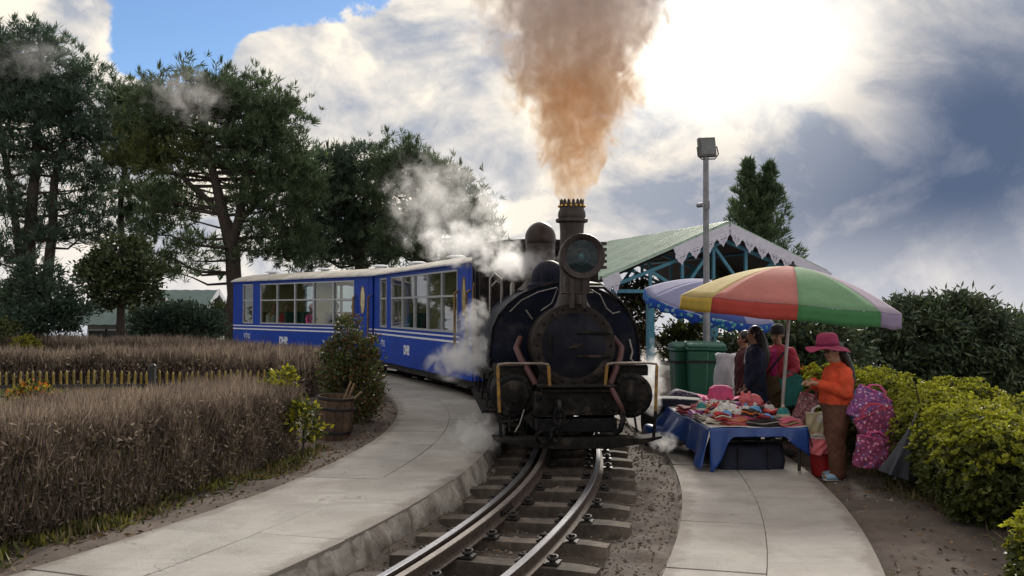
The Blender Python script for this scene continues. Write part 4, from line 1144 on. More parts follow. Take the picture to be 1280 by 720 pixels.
hedge_mass('dry_hedge', 'farthest brown dry hedge curving along the foot of the rear coach', arc(RAD - 3.2, 15, 88, 40), 1.1, .60, 62, 900, .22, .020, 'brown dry hedges', .02)
hedge_mass('dry_hedge', 'brown dry hedge in the middle, just behind the yellow picket fence', [(-15, 17.2), (-12, 18.6), (-9, 19.4), (-6.4, 19.6), (-4.2, 18.6)], 1.5, .62, 63, 1100, .20, .016, 'brown dry hedges', .02)

# ------------------------------------------------------------------ weeds and flowering plants
def weeds(name, label, pts, rad, n, L, W, mats, seed, cat='plant', kind=None, up=1.0, group=None):
    rng = np.random.default_rng(seed); V_ = []
    c0 = Vector((pts[0][0], pts[0][1], gz(pts[0][0], pts[0][1]))); B = np.array(c0)
    for (x, y) in pts:
        X = x + rng.normal(size=n) * rad; Y = y + rng.normal(size=n) * rad
        P = np.stack([X, Y, ground_z(X, Y)], 1) - B
        Dv = rng.normal(size=(n, 3)) * .55 + np.array([0, 0, up]); V_.append(blades(P, Dv, L * rng.uniform(.4, 1.2, n), W * rng.uniform(.6, 1.2, n), rng))
    vv = np.concatenate(V_); mi = (rng.random(len(vv) // 4) * len(mats)).astype(np.int32)
    o = obj(name, np_mesh(name, vv, 4, mats, mi), None, c0); tag(o, label, cat, group, kind); return o
rnd = random.Random(77)
wp = [tuple(cp(R_(rnd.uniform(-30, -4)), -2.72 + rnd.uniform(-.12, .10)))[:2] for _ in range(75)]
weeds('weeds', 'low green and yellow weeds along the foot of the nearest dry hedge', wp, .10, 120, .085, .022, [M_WEED, M_WEEDY, M_DRYGRASS], 71, kind='stuff', up=.55)
wp = [tuple(cp(R_(rnd.uniform(-24, -1)), 3.35 + rnd.uniform(-.25, .45)))[:2] for _ in range(26)]
weeds('dry_grass', 'straw-coloured dry grass at the foot of the yellow-green hedge', wp, .10, 90, .13, .010, [M_DRYGRASS, M_DRYGRASS, M_WEED], 72, 'grass', 'stuff', .6)

def leafy(name, label, base, blobs, seed, leaf, dens, mats, cat='shrub', group=None, clump=.07, tr=.012, shell=.5):
    return broad(name, label, cat, base, blobs, seed, leaf, dens, tr, group=group, mats=mats, clump=clump, shell=shell)
b = Vector((-1.98, 12.2, gz(-1.98, 12.2)))
leafy('red_tipped_shrub', 'upright shrub with reddish tips beside the wooden barrel', b,
      [(0, 0, .50, .32, .30, .42), (-.06, .1, .88, .26, .24, .30), (.10, .05, .98, .22, .2, .26), (.20, -.05, .62, .22, .2, .40), (-.02, 0, 1.20, .14, .14, .20), (-.20, 0, .75, .18, .2, .3)], 73, (.055, .026), 1900, [M_AZD, M_LEAF, M_LEAF, M_REDTIP], tr=.03)
b2_ = cp(R_(3.2), -2.62); b2_.z = gz(b2_.x, b2_.y)
leafy('red_tipped_shrub', 'smaller brownish shrub between the barrel and the path curve', b2_,
      [(0, 0, .30, .26, .26, .30), (-.05, .15, .62, .22, .22, .26), (.08, .2, .35, .22, .26, .32)], 74, (.055, .022), 1700, [M_AZD, M_REDTIP, M_TWIG, M_LEAF], tr=.025)
def flowerbush(label, px, py, D, r, mats, seed, nm='yellow_plant'):
    b_ = at(px, py, D); g = gz(b_.x, b_.y); h = b_.z - g; b_.z = g
    leafy(nm, label, b_, [(0, 0, max(h, .2), r, r, r * .8), (r * .5, .05, max(h, .2) * .7, r * .7, r * .7, r * .6)], seed, (.07, .035), 1500, mats, 'plant', clump=.06)
flowerbush('bright yellow-green plant poking above the near hedge end', 352, 474, 10.2, .13, [M_YFLOW, M_YFLOW, M_WEED], 81)
flowerbush('yellow plant low beside the barrel', 378, 520, 9.9, .15, [M_YFLOW, M_WEED, M_WEED], 82)
flowerbush('yellow and orange flowering plant in front of the picket fence', 40, 500, 12.5, .27, [M_YFLOW, M_WEED, M_OFLOW, M_WEED], 83)
flowerbush('tall yellow plant before the farthest hedge', 33, 430, 26, .30, [M_YFLOW, M_WEED], 84)
flowerbush('pale flowering plant at the edge of the near hedge', 8, 515, 11.5, .16, [M_WEED, M_DRYGRASS, M_YFLOW], 85)

wp = [tuple(cp(R_(rnd.uniform(-26, 2)), rnd.choice((-2.16, -2.15, -.70, 1.06, 2.46)) + rnd.uniform(-.03, .03)))[:2] for _ in range(34)]
weeds('weeds', 'tiny weeds sprouting along the edges of both footpaths', wp, .035, 22, .05, .010, [M_WEED, M_WEEDY], 75, kind='stuff', up=.6)

# ------------------------------------------------------------------ yellow-green clipped azalea hedge on the right
def azalea(label, base, blobs, seed):
    rng = np.random.default_rng(seed); root = empty('azalea_bush', base, 0, label, 'shrub', 'yellow-green hedge bushes')
    tb = MB(); V_, mi_ = [], []
    for (a, b_, c, rx, ry, rz) in blobs:
        area = 4 * math.pi * ((rx * ry) ** 1.6 / 3 + (rx * rz) ** 1.6 / 3 + (ry * rz) ** 1.6 / 3) ** (1 / 1.6)
        for (dens, sh, topm) in ((330, .86, 1), (230, .62, 0)):
            n = int(area * dens); d = unit(rng.normal(size=(n, 3)))
            bump = 1 + vnoise(d[:, 0] * 3.1 + seed, d[:, 1] * 3.1 + d[:, 2] * 2.7) * .32 + rng.normal(size=n) * .03
            C = np.array([a, b_, c]) + d * np.array([rx, ry, rz]) * (sh * bump + (.14 * rng.random(n) if topm else .2 * rng.random(n)))[:, None]
            keep = C[:, 2] > .02
            C, d = C[keep], d[keep]; n = len(C); per = 9
            ax = unit(d * .8 + np.array([0, 0, .75]) + rng.normal(size=(n, 3)) * .25)
            P = np.repeat(C, per, 0); A = np.repeat(ax, per, 0)
            Dv = A * .55 + unit(np.cross(A, rng.normal(size=A.shape))) * .8
            Lf = np.repeat(rng.uniform(.75, 1.25, n), per)
            V_.append(blades(P, Dv, .050 * Lf * rng.uniform(.75, 1.1, n * per), .021 * Lf, rng, .6))
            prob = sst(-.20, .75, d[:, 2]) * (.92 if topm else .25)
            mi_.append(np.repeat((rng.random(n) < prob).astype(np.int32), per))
        for q in range(10):
            t = (a + rng.normal() * rx * .5, b_ + rng.normal() * ry * .5, c + abs(rng.normal()) * rz * .4)
            tb.tube([(a + rng.normal() * .08, b_ + rng.normal() * .08, -.05), tuple((np.array(t) + np.array([a, b_, 0])) / 2), t], [.016, .011, .005], 5, cap=False)
        # dense dark leafy heart
        n = int(area * 500); d = unit(rng.normal(size=(n, 3))); C = np.array([a, b_, c]) + d * np.array([rx, ry, rz]) * rng.uniform(.35, .7, n)[:, None]
        C[:, 2] = np.maximum(C[:, 2], .02); V_.append(blades(C, rng.normal(size=(n, 3)), .08, .05, rng)); mi_.append(np.zeros(n, np.int32))
    tb.build('stem', M_BARK, root, smooth=50, fix=False)
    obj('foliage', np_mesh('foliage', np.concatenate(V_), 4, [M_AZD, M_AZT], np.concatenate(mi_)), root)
def az(label, x, y, seed, blobs): azalea(label, Vector((x, y, gz(x, y))), blobs, seed)
az('rounded yellow-green bush nearest to the lens at the corner of the footpath', 3.35, 5.95, 91, [(0, 0, .22, .36, .42, .38), (.45, .1, .40, .5, .5, .42), (.30, -.45, .3, .4, .4, .42)])
az('yellow-green bush on the near slope of the clipped hedge', 3.82, 7.9, 92, [(0, 0, .40, .48, .60, .48), (.5, -.3, .42, .5, .55, .48), (.1, .5, .48, .55, .5, .47)])
az('yellow-green bush behind the hanging dark folded umbrella', 4.0, 9.4, 93, [(0, 0, .45, .52, .60, .50), (.65, -.3, .48, .5, .6, .46), (.2, .6, .5, .55, .55, .46)])
az('yellow-green bush behind the hanging flowered bags', 4.15, 10.8, 94, [(0, 0, .48, .55, .65, .50), (.7, .1, .5, .6, .6, .45), (-.15, .6, .5, .5, .55, .46)])
az('yellow-green bush behind the woman in the wide hat', 4.05, 12.3, 95, [(0, 0, .52, .55, .60, .50), (.6, .3, .5, .55, .6, .46), (-.2, .55, .50, .45, .5, .46)])
# ------------------------------------------------------------------ picket fences of the garden
M_PICK = M('picket_yellow', (.22, .155, .022), .6, var=.35, scale=8, rand=.2)
M_FPOST = M('fence_post_black', (.020, .020, .024), .6, var=.3)
def fence(label, pts, gap, h, seed, posts_every=3.1, w=.045, zoff=0.0):
    rnd = random.Random(seed); root = empty('picket_fence', (pts[0][0], pts[0][1], 0), 0, label, 'fence', 'low yellow garden fences'); B = Vector(root.location)
    sm = MB(); sm.bx(-w / 2, w / 2, -.008, .008, .05, h - .02); sm.prism([(-w / 2, h - .02), (w / 2, h - .02), (0, h + .02)], -.008, .008)
    slat = sm.mesh('slat', M_PICK)
    pm = MB(); pm.bx(-.045, .045, -.045, .045, -.1, h + .10); pm.lathe([(.058, h + .10), (.058, h + .12), (.03, h + .15), (0, h + .155)], 8); post = pm.mesh('post', M_FPOST)
    acc = 0; nextp = .1
    for i in range(len(pts) - 1):
        a, b_ = Vector((*pts[i], 0)), Vector((*pts[i + 1], 0)); d = b_ - a; L = d.length; ang = math.atan2(d.y, d.x)
        t = 0
        while t < L:
            p = a + d * (t / L); g = gz(p.x, p.y) + zoff
            o = obj('slat', slat, root, (p.x - B.x, p.y - B.y, g + rnd.uniform(-.012, .012))); o.rotation_euler = (rnd.uniform(-.03, .03), rnd.uniform(-.04, .04), ang)
            if acc >= nextp:
                o = obj('post', post, root, (p.x - B.x + .03 * math.sin(ang), p.y - B.y - .06, g)); o.rotation_euler = (0, 0, ang); nextp += posts_every
            t += gap; acc += gap
        ga, gb_ = gz(a.x, a.y) + zoff, gz(b_.x, b_.y) + zoff
        for zf in (.16, .52):
            rl = MB(); rl.beam((a.x - B.x, a.y - B.y - .022, ga + h * zf), (b_.x - B.x, b_.y - B.y - .022, gb_ + h * zf), .02, .035); rl.build('rail', M_FPOST, root)
fence('low yellow picket fence with black posts behind the near dry hedge', [(-12.0, 15.6), (-9.0, 16.0), (-6.6, 16.3), (-4.0, 16.4)], .105, .46, 1, 3.1, .032)
fence('short far yellow picket fence before the farthest hedge', [(-12.6, 24.2), (-10.9, 24.3), (-9.0, 24.1), (-7.6, 23.7)], .12, .42, 2, 2.3, .07)
fence('far yellow picket fence at the edge of the view', [(-17.0, 25.6), (-14.6, 25.3)], .13, .62, 3, 2.0, .07)

# ------------------------------------------------------------------ wooden barrel planter with sticks
M_WOOD = M('barrel_stave', (.105, .068, .045), .85, var=.35, scale=9, bump=.4, bscale=40, rand=.25)
M_HOOP = M('barrel_hoop', (.03, .03, .034), .6, .5)
bl_ = ground_pt(416, 547); bl_.z = gz(bl_.x, bl_.y)
barrel = empty('barrel_planter', bl_, 0, 'tilted weathered wooden barrel with sticks in it beside the footpath', 'barrel'); barrel.rotation_euler = (R_(3), R_(5), 0)
ns = 14
stv = MB(); vs = []; H = .46; rows = 6
for r in range(rows + 1):
    t = r / rows; rr = .155 + .035 * math.sin(math.pi * (.15 + .75 * t)) + .022 * t
    for a in (-1, 1):
        for q in (0, -.022):
            ang = a * math.pi / ns * .95; vs.append(((rr + q) * math.sin(ang), -(rr + q) * math.cos(ang), t * H))
fs = []
for r in range(rows):
    k = r * 4
    fs += [(k, k + 2, k + 6, k + 4), (k + 1, k + 5, k + 7, k + 3), (k, k + 4, k + 5, k + 1), (k + 2, k + 3, k + 7, k + 6)]
fs += [(0, 1, 3, 2), (rows * 4, rows * 4 + 2, rows * 4 + 3, rows * 4 + 1)]
stv.add([(x * 1.12, y * 1.12, z * 1.08) for x, y, z in vs], fs); sme = stv.mesh('stave', M_WOOD)
for k in range(ns):
    o = obj('stave', sme, barrel); o.rotation_euler = (0, 0, 2 * math.pi * k / ns)
for z, r in ((.10, .214), (.37, .232), (.485, .224)):
    hp = MB(); hp.lathe([(r, z - .016), (r + .004, z - .012), (r + .004, z + .012), (r, z + .016), (r - .004, z + .012), (r - .004, z - .012), (r, z - .016)], 24, cap=False); hp.build('hoop', M_HOOP, barrel)
e_ = MB(); e_.lathe([(0, .40), (.17, .40), (.17, .37), (0, .37)], 18); e_.build('soil_fill', M_SOIL, barrel)
M_STICK = M('dry_stick', (.24, .16, .09), .8, var=.3)
for k, (a, b_) in enumerate((((.06, 0, .35), (.16, .02, .68)), ((.10, .03, .35), (.20, 0, .66)), ((.10, -.03, .36), (.30, -.05, .58)))):
    rod(M_STICK, 'stick', [a, b_], .012, barrel)

# ------------------------------------------------------------------ house with green metal roof behind the trees
M_GROOF = M('house_roof_green', (.115, .185, .175), .55, var=.15, scale=1.5, dirt=(.08, .12, .12), dirt_amt=.5)
M_HWALL = M('house_wall_pale', (.42, .43, .42), .8, var=.1)
M_HDARK = M('house_window_dark', (.03, .035, .04), .2)
def house(label, D, px0, px1, yr, ye, dl, group='green roofed houses'):
    a = at(px0, ye, D); b_ = at(px1, ye, D); zr = at(px0, yr, D + dl).z
    gx = (a.x + b_.x) / 2; root = empty('house', (gx, D, gz(gx, D)), 0, label, 'house', group); g = root.location.z
    hw = (b_.x - a.x) / 2; ez = a.z - g; rz_ = zr - g
    w = MB(); w.bx(-hw + .3, hw - .3, .3, 2 * dl - .3, -.1, ez); w.prism([(.35, ez), (2 * dl - .35, ez), (dl, rz_ - .08)], -hw + .3, hw - .3, 'x'); w.build('wall', M_HWALL, root)
    for sg in (0, 1):
        rf = MB(); y0, y1 = (-.15, dl) if sg == 0 else (2 * dl + .15, dl)
        n = int(2 * hw / .22); th = .05; pts = []
        for k in range(n + 1):
            x = -hw + 2 * hw * k / n; dz = .022 * (k % 2); pts.append((x, dz))
        vs = [(x, y0, ez - .08 + dz) for x, dz in pts] + [(x, y1, rz_ + dz) for x, dz in pts]
        rf.add(vs, [(k, k + 1, n + 2 + k, n + 1 + k) for k in range(n)]); rf.build('roof', M_GROOF, root, smooth=0, solid=.03)
    for sg in (-1, 1):
        bb_ = MB(); bb_.beam((sg * hw, -.15, ez - .12), (sg * hw, dl, rz_ - .04), .05, .22); bb_.beam((sg * hw, 2 * dl + .15, ez - .12), (sg * hw, dl, rz_ - .04), .05, .22); bb_.build('barge_board', M_STRIPE, root)
    for x in (-hw * .5, 0, hw * .5):
        wn_ = MB(); wn_.bx(x - .4, x + .4, .26, .34, ez * .35, ez * .8); wo2 = wn_.build('window', M_STRIPE, root)
        pn = MB(); pn.bx(x - .34, x + .34, .24, .265, ez * .35 + .06, ez * .8 - .06); pn.build('pane', M_HDARK, wo2)
house('house with broad green metal roof between the pine trunks', 41, 172, 252, 363, 398, 2.4)
house('low house with pale green roof half hidden by the round tree', 39, 96, 186, 374, 404, 2.0)

# ------------------------------------------------------------------ open shelter with truss gable
M_SROOF = M('shelter_roof_green', (.25, .335, .27), .5, .1, var=.12, scale=1.2, dirt=(.13, .18, .15), dirt_amt=.4)
M_STEELB = M('shelter_steel_blue', (.055, .21, .30), .5, var=.12)
M_LACE = M('fretwork_white', (.62, .60, .70), .6, var=.08)
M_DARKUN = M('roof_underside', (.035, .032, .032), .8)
PSI = R_(17); AP = at(908, 281, 26)
sg0 = gz(AP.x, AP.y)
shel = empty('shelter', (AP.x, AP.y, sg0), PSI, 'open shelter with green ribbed roof, white fretwork gable and blue steel trusses', 'shelter')
RZ, EZ, HW, SL = AP.z - sg0, AP.z - sg0 - 1.42, 3.42, 9.0
for sg in (-1, 1):
    nrib = 34; th = .03
    pn_n = 9
    for q in range(pn_n):                                   # roof sheets laid side by side
        rb = MB(); y0, y1 = SL * q / pn_n, SL * (q + 1) / pn_n + .02
        n = 16; vs = []
        for k in range(n + 1):
            y = y0 + (y1 - y0) * k / n; dz = (.09 if k % 4 in (1, 2) else 0) + .006 * (q % 2)
            ht_ = 1.035 if sg < 0 else .88
            vs += [(sg * HW * ht_, y - .15, RZ + (EZ - RZ) * ht_ + dz), (sg * .02, y - .15, RZ + dz)]
        rb.add(vs, [(2 * k, 2 * k + 1, 2 * k + 3, 2 * k + 2) for k in range(n)]); rb.build('roof_sheet', M_SROOF, shel, smooth=0, solid=.012)
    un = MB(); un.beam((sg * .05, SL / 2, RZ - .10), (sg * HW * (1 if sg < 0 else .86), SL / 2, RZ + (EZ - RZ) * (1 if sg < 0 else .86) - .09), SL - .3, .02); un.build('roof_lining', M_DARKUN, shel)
rc = MB(); rc.tube([(0, -.16, RZ + .02), (0, SL, RZ + .02)], .07, 8); rc.build('ridge_cap', M_SROOF, shel)
# fretwork barge boards
def lace(p0, p1, n, name='barge_board'):
    p0, p1 = Vector(p0), Vector(p1); d = p1 - p0; L = d.length; u = d / L
    bd = MB(); bd.beam(p0 + Vector((0, 0, -.10)), p1 + Vector((0, 0, -.10)), .03, .24); bo_ = bd.build(name, M_LACE, shel)
    for k in range(n):
        c = p0 + d * ((k + .5) / n) + Vector((0, -.004, -.20)); w = L / n * .47
        ax = Vector((u.x, 0, u.z)); pts = []
        for (a, b_) in ((-1, .02), (-1, -.06), (-.72, -.10), (-.55, -.19), (-.28, -.22), (0, -.31), (.28, -.22), (.55, -.19), (.72, -.10), (1, -.06), (1, .02)):
            q = c + ax * (a * w) + Vector((0, 0, b_)); pts.append(q)
        m = len(pts); fr = MB()
        # scallop with three pierced holes: outline ring plus bars, so the dark shows through
        inner = [c + (q - c) * .55 + Vector((0, 0, -.035)) for q in pts]
        vs = [Vector(q) for q in pts] + inner; fs = [(i, (i + 1) % m, m + (i + 1) % m, m + i) for i in range(m)]
        fr.add(vs, fs); fr.tube([inner[1], inner[-2]], .018, 4); fr.tube([inner[0] * .5 + inner[-1] * .5, inner[5]], .018, 4); fr.tube([inner[3], inner[7]], .014, 4)
        fr.build('fret_scallop', M_LACE, bo_, smooth=0, solid=.02)
rake = lambda t, sg: (sg * HW * t, -.20, RZ + (EZ - RZ) * t)
lace(rake(0.0, -1), rake(.46, -1), 4); lace(rake(0.0, 1), rake(.88, 1), 8); lace(rake(.90, -1), rake(1.03, -1), 2)
# trusses (front one is the one in view, two more behind), columns and purlins
TIE = at(812, 364, 25.3).z - sg0
for ti, y in enumerate((.05, SL * .5, SL - .2)):
    tr = empty('truss', (0, y, 0)); tr.parent = shel
    def mem(a, b_, w=.075, nm='truss_member'):
        m_ = MB(); m_.beam((a[0], 0, a[1]), (b_[0], 0, b_[1]), w, w); m_.build(nm, M_STEELB, tr)
    top = lambda x: RZ - .42 + (EZ + .02 - RZ + .12) * abs(x) / HW
    mem((-HW + .15, TIE), (HW - .15, TIE), .09, 'bottom_chord')
    for sg in (-1, 1): mem((0, top(0)), (sg * (HW - .2), top(HW - .2)), .085, 'top_chord')
    xs_ = (-2.15, -1.25, -.35, .6, 1.4, 2.3)
    for x in xs_: mem((x, TIE), (x, top(x)))
    for a, b_ in (((-2.15, top(2.15)), (-1.25, TIE)), ((-1.25, TIE), (-.35, top(.35))), ((-.35, top(.35)), (.6, TIE)), ((1.4, top(1.4)), (.6, TIE)), ((1.4, top(1.4)), (2.3, TIE))): mem(a, b_)
    for x in ((-2.15, -.35, 2.3) if ti == 0 else (-3.1, 3.1)):
        pc = MB(); pc.bx(x - .085, x + .085, y - .085, y + .085, -.1, TIE); pc.build('column', M_STEELB, shel, bevel=.01)
for x in (-2.6, -1.3, 1.3, 2.6):
    z = RZ - .17 + (EZ - RZ) * abs(x) / HW; pu = MB(); pu.bx(x - .03, x + .03, 0, SL - .1, z, z + .06); pu.build('purlin', M_STEELB, shel)
fl_ = MB(); fl_.bx(-HW, HW, .1, SL, -.08, .06); fl_.build('shelter_floor', M_CON2, shel)

# ------------------------------------------------------------------ floodlight mast with camera
M_GALV = M('galvanised_steel', (.20, .205, .22), .45, .6, var=.15, scale=10)
M_LAMPB = M('lamp_housing', (.12, .115, .11), .5, .3)
M_LAMPG = glass('floodlight_glass', (.75, .78, .8), .9)
M_LED = M('led_panel', (.30, .30, .28), .4)
x = (883 - 640) * 17 / FPX; g = gz(x, 17)
mast = empty('floodlight_mast', (x, 17, g), 0, 'tall galvanised lamp post with a square floodlight and small camera', 'lamp post')
hp_ = at(883, 196, 17).z - g
mp_ = MB(); mp_.lathe([(.14, 0), (.14, .02), (.065, .04), (.062, 1.6), (.056, 1.62), (.052, hp_ - 1.0), (.048, hp_)], 16); mp_.build('post', M_GALV, mast)
hd_ = empty('floodlight', (.02, 0, hp_ + .16)); hd_.parent = mast; hd_.rotation_euler = (R_(-8), R_(-3), R_(6))
q = MB(); q.bx(-.15, .15, -.04, .06, -.16, .18); q.build('housing', M_LAMPB, hd_, bevel=.015)
q = MB(); q.bx(-.115, .115, -.05, -.041, -.12, .14); q.build('led_panel', M_LED, hd_)
q = MB(); q.bx(-.125, .125, -.058, -.053, -.13, .15); q.build('glass_cover', M_LAMPG, hd_)
q = MB(); q.tube([(-.17, 0, .02), (-.17, .0, -.14), (-.10, 0, -.20), (.12, 0, -.20), (.19, 0, -.12), (.17, 0, .02)], .012, 6); q.build('bracket', M_LAMPB, hd_)
cz = at(876, 257, 17).z - g
q = MB(); q.tube([(0, -.05, cz + .02), (-.06, -.08, cz + .02)], .014, 6); q.lathe([(.035, -.06), (.04, -.05), (.04, .06), (.03, .07)], 12, LM(-.12, -.10, cz, 90, 0, 35)); q.bx(-.03, .05, -.07, -.04, cz - .06, cz + .08); q.build('security_camera', M_GALV, mast)
# ------------------------------------------------------------------ people: one continuous body each, grown from tapered limbs
M_SKIN = M('skin', (.33, .185, .12), .55, var=.08, scale=20)
M_HAIR = M('hair_black', (.012, .010, .010), .45, var=.4, scale=40)
M_EYE = M('eye_dark', (.02, .015, .012), .3)
M_LIP = M('lip', (.26, .09, .075), .5)
def cloth(name, col, **k): return M(name, col, .85, var=.16, scale=9, bump=.35, bscale=28, **k)
M_ORANGE = cloth('sweater_orange', (.56, .062, .018))
M_BROWNP = cloth('trousers_brown', (.105, .042, .022))
M_NAVY = cloth('coat_navy', (.012, .018, .050))
M_MAROON = cloth('jacket_maroon', (.085, .018, .024))
M_CORAL = cloth('jacket_coral', (.46, .045, .075))
M_PINKIN = cloth('blouse_pink', (.55, .035, .19))
M_KHAKI = cloth('skirt_khaki', (.23, .155, .085))
M_DARKC = cloth('cloth_dark', (.030, .027, .030))
M_TEAL = cloth('shirt_teal', (.03, .13, .17))
M_WHITEC = cloth('shirt_white', (.55, .54, .55))
M_REDC = cloth('shawl_red', (.42, .055, .05))
M_ROSE = cloth('rose_cloth', (.60, .09, .25))
M_HAT = cloth('hat_magenta', (.25, .022, .075))
M_SLIP = cloth('slipper_blue', (.26, .46, .60))
M_SOLE = cloth('slipper_sole', (.62, .64, .66))

def body(name, prims, voxel, parent, smooth_it=4, hem=None):
    """prims: ('c', p0, p1, r0, r1, mat) tapered limb, ('e', centre, radii, mat) ellipsoid -> fused into one skin"""
    mb = MB(); mats = []
    for p in prims:
        if p[-1] not in mats: mats.append(p[-1])
        if p[0] == 'c':
            a, b_, r0, r1 = Vector(p[1]), Vector(p[2]), p[3], p[4]; n = 5
            mb.tube([a.lerp(b_, k / n) for k in range(n + 1)], [r0 + (r1 - r0) * k / n for k in range(n + 1)], 14)
            mb.ball(a, r0, 14, 9); mb.ball(b_, r1, 14, 9)
        else: mb.ball(p[1], p[2], 18, 12)
    o = mb.build(name, mats[0], None, fix=False)
    md = o.modifiers.new('r', 'REMESH'); md.mode = 'VOXEL'; md.voxel_size = voxel
    ms = o.modifiers.new('s', 'SMOOTH'); ms.factor = .5; ms.iterations = smooth_it
    dg = bpy.context.evaluated_depsgraph_get(); me_ = bpy.data.meshes.new_from_object(o.evaluated_get(dg))
    bpy.data.objects.remove(o); me_.name = name
    me_.materials.clear()
    for m in mats: me_.materials.append(m)
    nf = len(me_.polygons); C = np.zeros(nf * 3, np.float32); me_.polygons.foreach_get('center', C); C = C.reshape(-1, 3)
    best = np.full(nf, 1e9); idx = np.zeros(nf, np.int32)
    for p in prims:
        if p[0] == 'c':
            a, b_ = np.array(p[1], float), np.array(p[2], float); ab = b_ - a; t = np.clip(((C - a) @ ab) / max(ab @ ab, 1e-9), 0, 1)
            d = np.linalg.norm(C - (a + t[:, None] * ab), axis=1) - (p[3] + (p[4] - p[3]) * t)
        else:
            r = np.array(p[2], float); q = (C - np.array(p[1])) / r; l = np.linalg.norm(q, axis=1); d = (l - 1) * r.min()
        w = d < best; best[w] = d[w]; idx[w] = mats.index(p[-1])
    if hem:
        for zc, mu, ml in hem:
            sel = (idx == mats.index(mu)) | (idx == mats.index(ml)); idx[sel] = np.where(C[sel][:, 2] > zc, mats.index(mu), mats.index(ml))
    # folds pressed into the clothes
    nv = len(me_.vertices); co = np.zeros(nv * 3, np.float32); me_.vertices.foreach_get('co', co); co = co.reshape(-1, 3).astype(float)
    nr = np.zeros(nv * 3, np.float32); me_.vertex_normals.foreach_get('vector', nr); nr = nr.reshape(-1, 3)
    nl = len(me_.loops); lv_ = np.zeros(nl, np.int32); me_.loops.foreach_get('vertex_index', lv_)
    tot = np.zeros(nf, np.int32); me_.polygons.foreach_get('loop_total', tot); fl_ = np.repeat(idx, tot)
    soft = np.zeros(nv); cl_ = fl_ != (mats.index(M_SKIN) if M_SKIN in mats else -1); soft[lv_[cl_]] = 1
    x_, y_, z_ = co.T
    d_ = vnoise(x_ * 9 + z_ * 3, y_ * 9 + z_ * 11) * .024 + (np.abs(vnoise(x_ * 17 + z_ * 12, y_ * 17 - z_ * 8 + 5)) - .2) * .018 + vnoise(x_ * 30 + 9, z_ * 26 + y_ * 20) * .006
    co = co + nr * (d_ * soft)[:, None]; me_.vertices.foreach_set('co', co.astype(np.float32).ravel())
    me_.polygons.foreach_set('material_index', idx); me_.polygons.foreach_set('use_smooth', np.ones(nf, bool)); me_.update()
    return obj(name, me_, parent)

def hand_prims(w, d, up, side, mat, s=1.0):
    """palm and five curled fingers leaving wrist w along d"""
    w, d, up, side = Vector(w), Vector(d).normalized(), Vector(up).normalized(), Vector(side).normalized()
    P = [('c', w, w + d * .055 * s, .024 * s, .026 * s, mat)]
    for k, (o_, L) in enumerate(((-.030, .058), (-.011, .066), (.009, .063), (.028, .050))):
        a = w + d * .060 * s + side * o_ * s; m_ = a + d * L * .55 * s - up * .010 * s; t = m_ + (d * .6 - up * .8).normalized() * L * .5 * s
        P += [('c', a, m_, .0095 * s, .009 * s, mat), ('c', m_, t, .009 * s, .0075 * s, mat)]
    a = w + d * .022 * s - side * .030 * s; m_ = a + (d * .5 - side * .7 - up * .1).normalized() * .032 * s; t = m_ + (d * .9 - side * .1 - up * .3).normalized() * .028 * s
    P += [('c', a, m_, .011 * s, .010 * s, mat), ('c', m_, t, .010 * s, .008 * s, mat)]
    return P
def head_prims(c, f, s=1.0):
    """skull, jaw, nose, ears, neck root; f is the facing direction"""
    c, f = Vector(c), Vector(f).normalized(); up = Vector((0, 0, 1)); sd = f.cross(up).normalized()
    P = [('e', c + up * .018 * s, (.078 * s, .078 * s, .092 * s), M_SKIN), ('c', c + f * .026 * s - up * .045 * s, c + f * .034 * s - up * .070 * s, .050 * s, .036 * s, M_SKIN),
         ('c', c + f * .072 * s + up * .008 * s, c + f * .090 * s - up * .020 * s, .009 * s, .014 * s, M_SKIN),
         ('c', c + f * .060 * s - up * .050 * s, c + f * .070 * s - up * .052 * s, .018 * s, .013 * s, M_SKIN)]
    for q in (-1, 1):
        P += [('e', c + sd * q * .076 * s - f * .004 * s, (.014 * s, .014 * s, .026 * s), M_SKIN), ('e', c + sd * q * .034 * s + f * .058 * s - up * .022 * s, (.024 * s, .024 * s, .022 * s), M_SKIN)]
    return P
def face_bits(root, c, f, s=1.0):
    c, f = Vector(c), Vector(f).normalized(); up = Vector((0, 0, 1)); sd = f.cross(up).normalized()
    for q in (-1, 1):
        e = MB(); e.ball(c + sd * q * .030 * s + f * .0735 * s + up * .010 * s, (.011 * s, .011 * s, .007 * s), 10, 7); e.build('eye', M_EYE, root)
        b_ = MB(); b_.tube([c + sd * q * .016 * s + f * .079 * s + up * .028 * s, c + sd * q * .034 * s + f * .076 * s + up * .032 * s, c + sd * q * .05 * s + f * .064 * s + up * .026 * s], .0045 * s, 6); b_.build('eyebrow', M_HAIR, root)
    m_ = MB(); m_.tube([c - sd * .022 * s + f * .074 * s - up * .048 * s, c + f * .084 * s - up * .047 * s, c + sd * .022 * s + f * .074 * s - up * .048 * s], .006 * s, 6); m_.build('mouth', M_LIP, root)

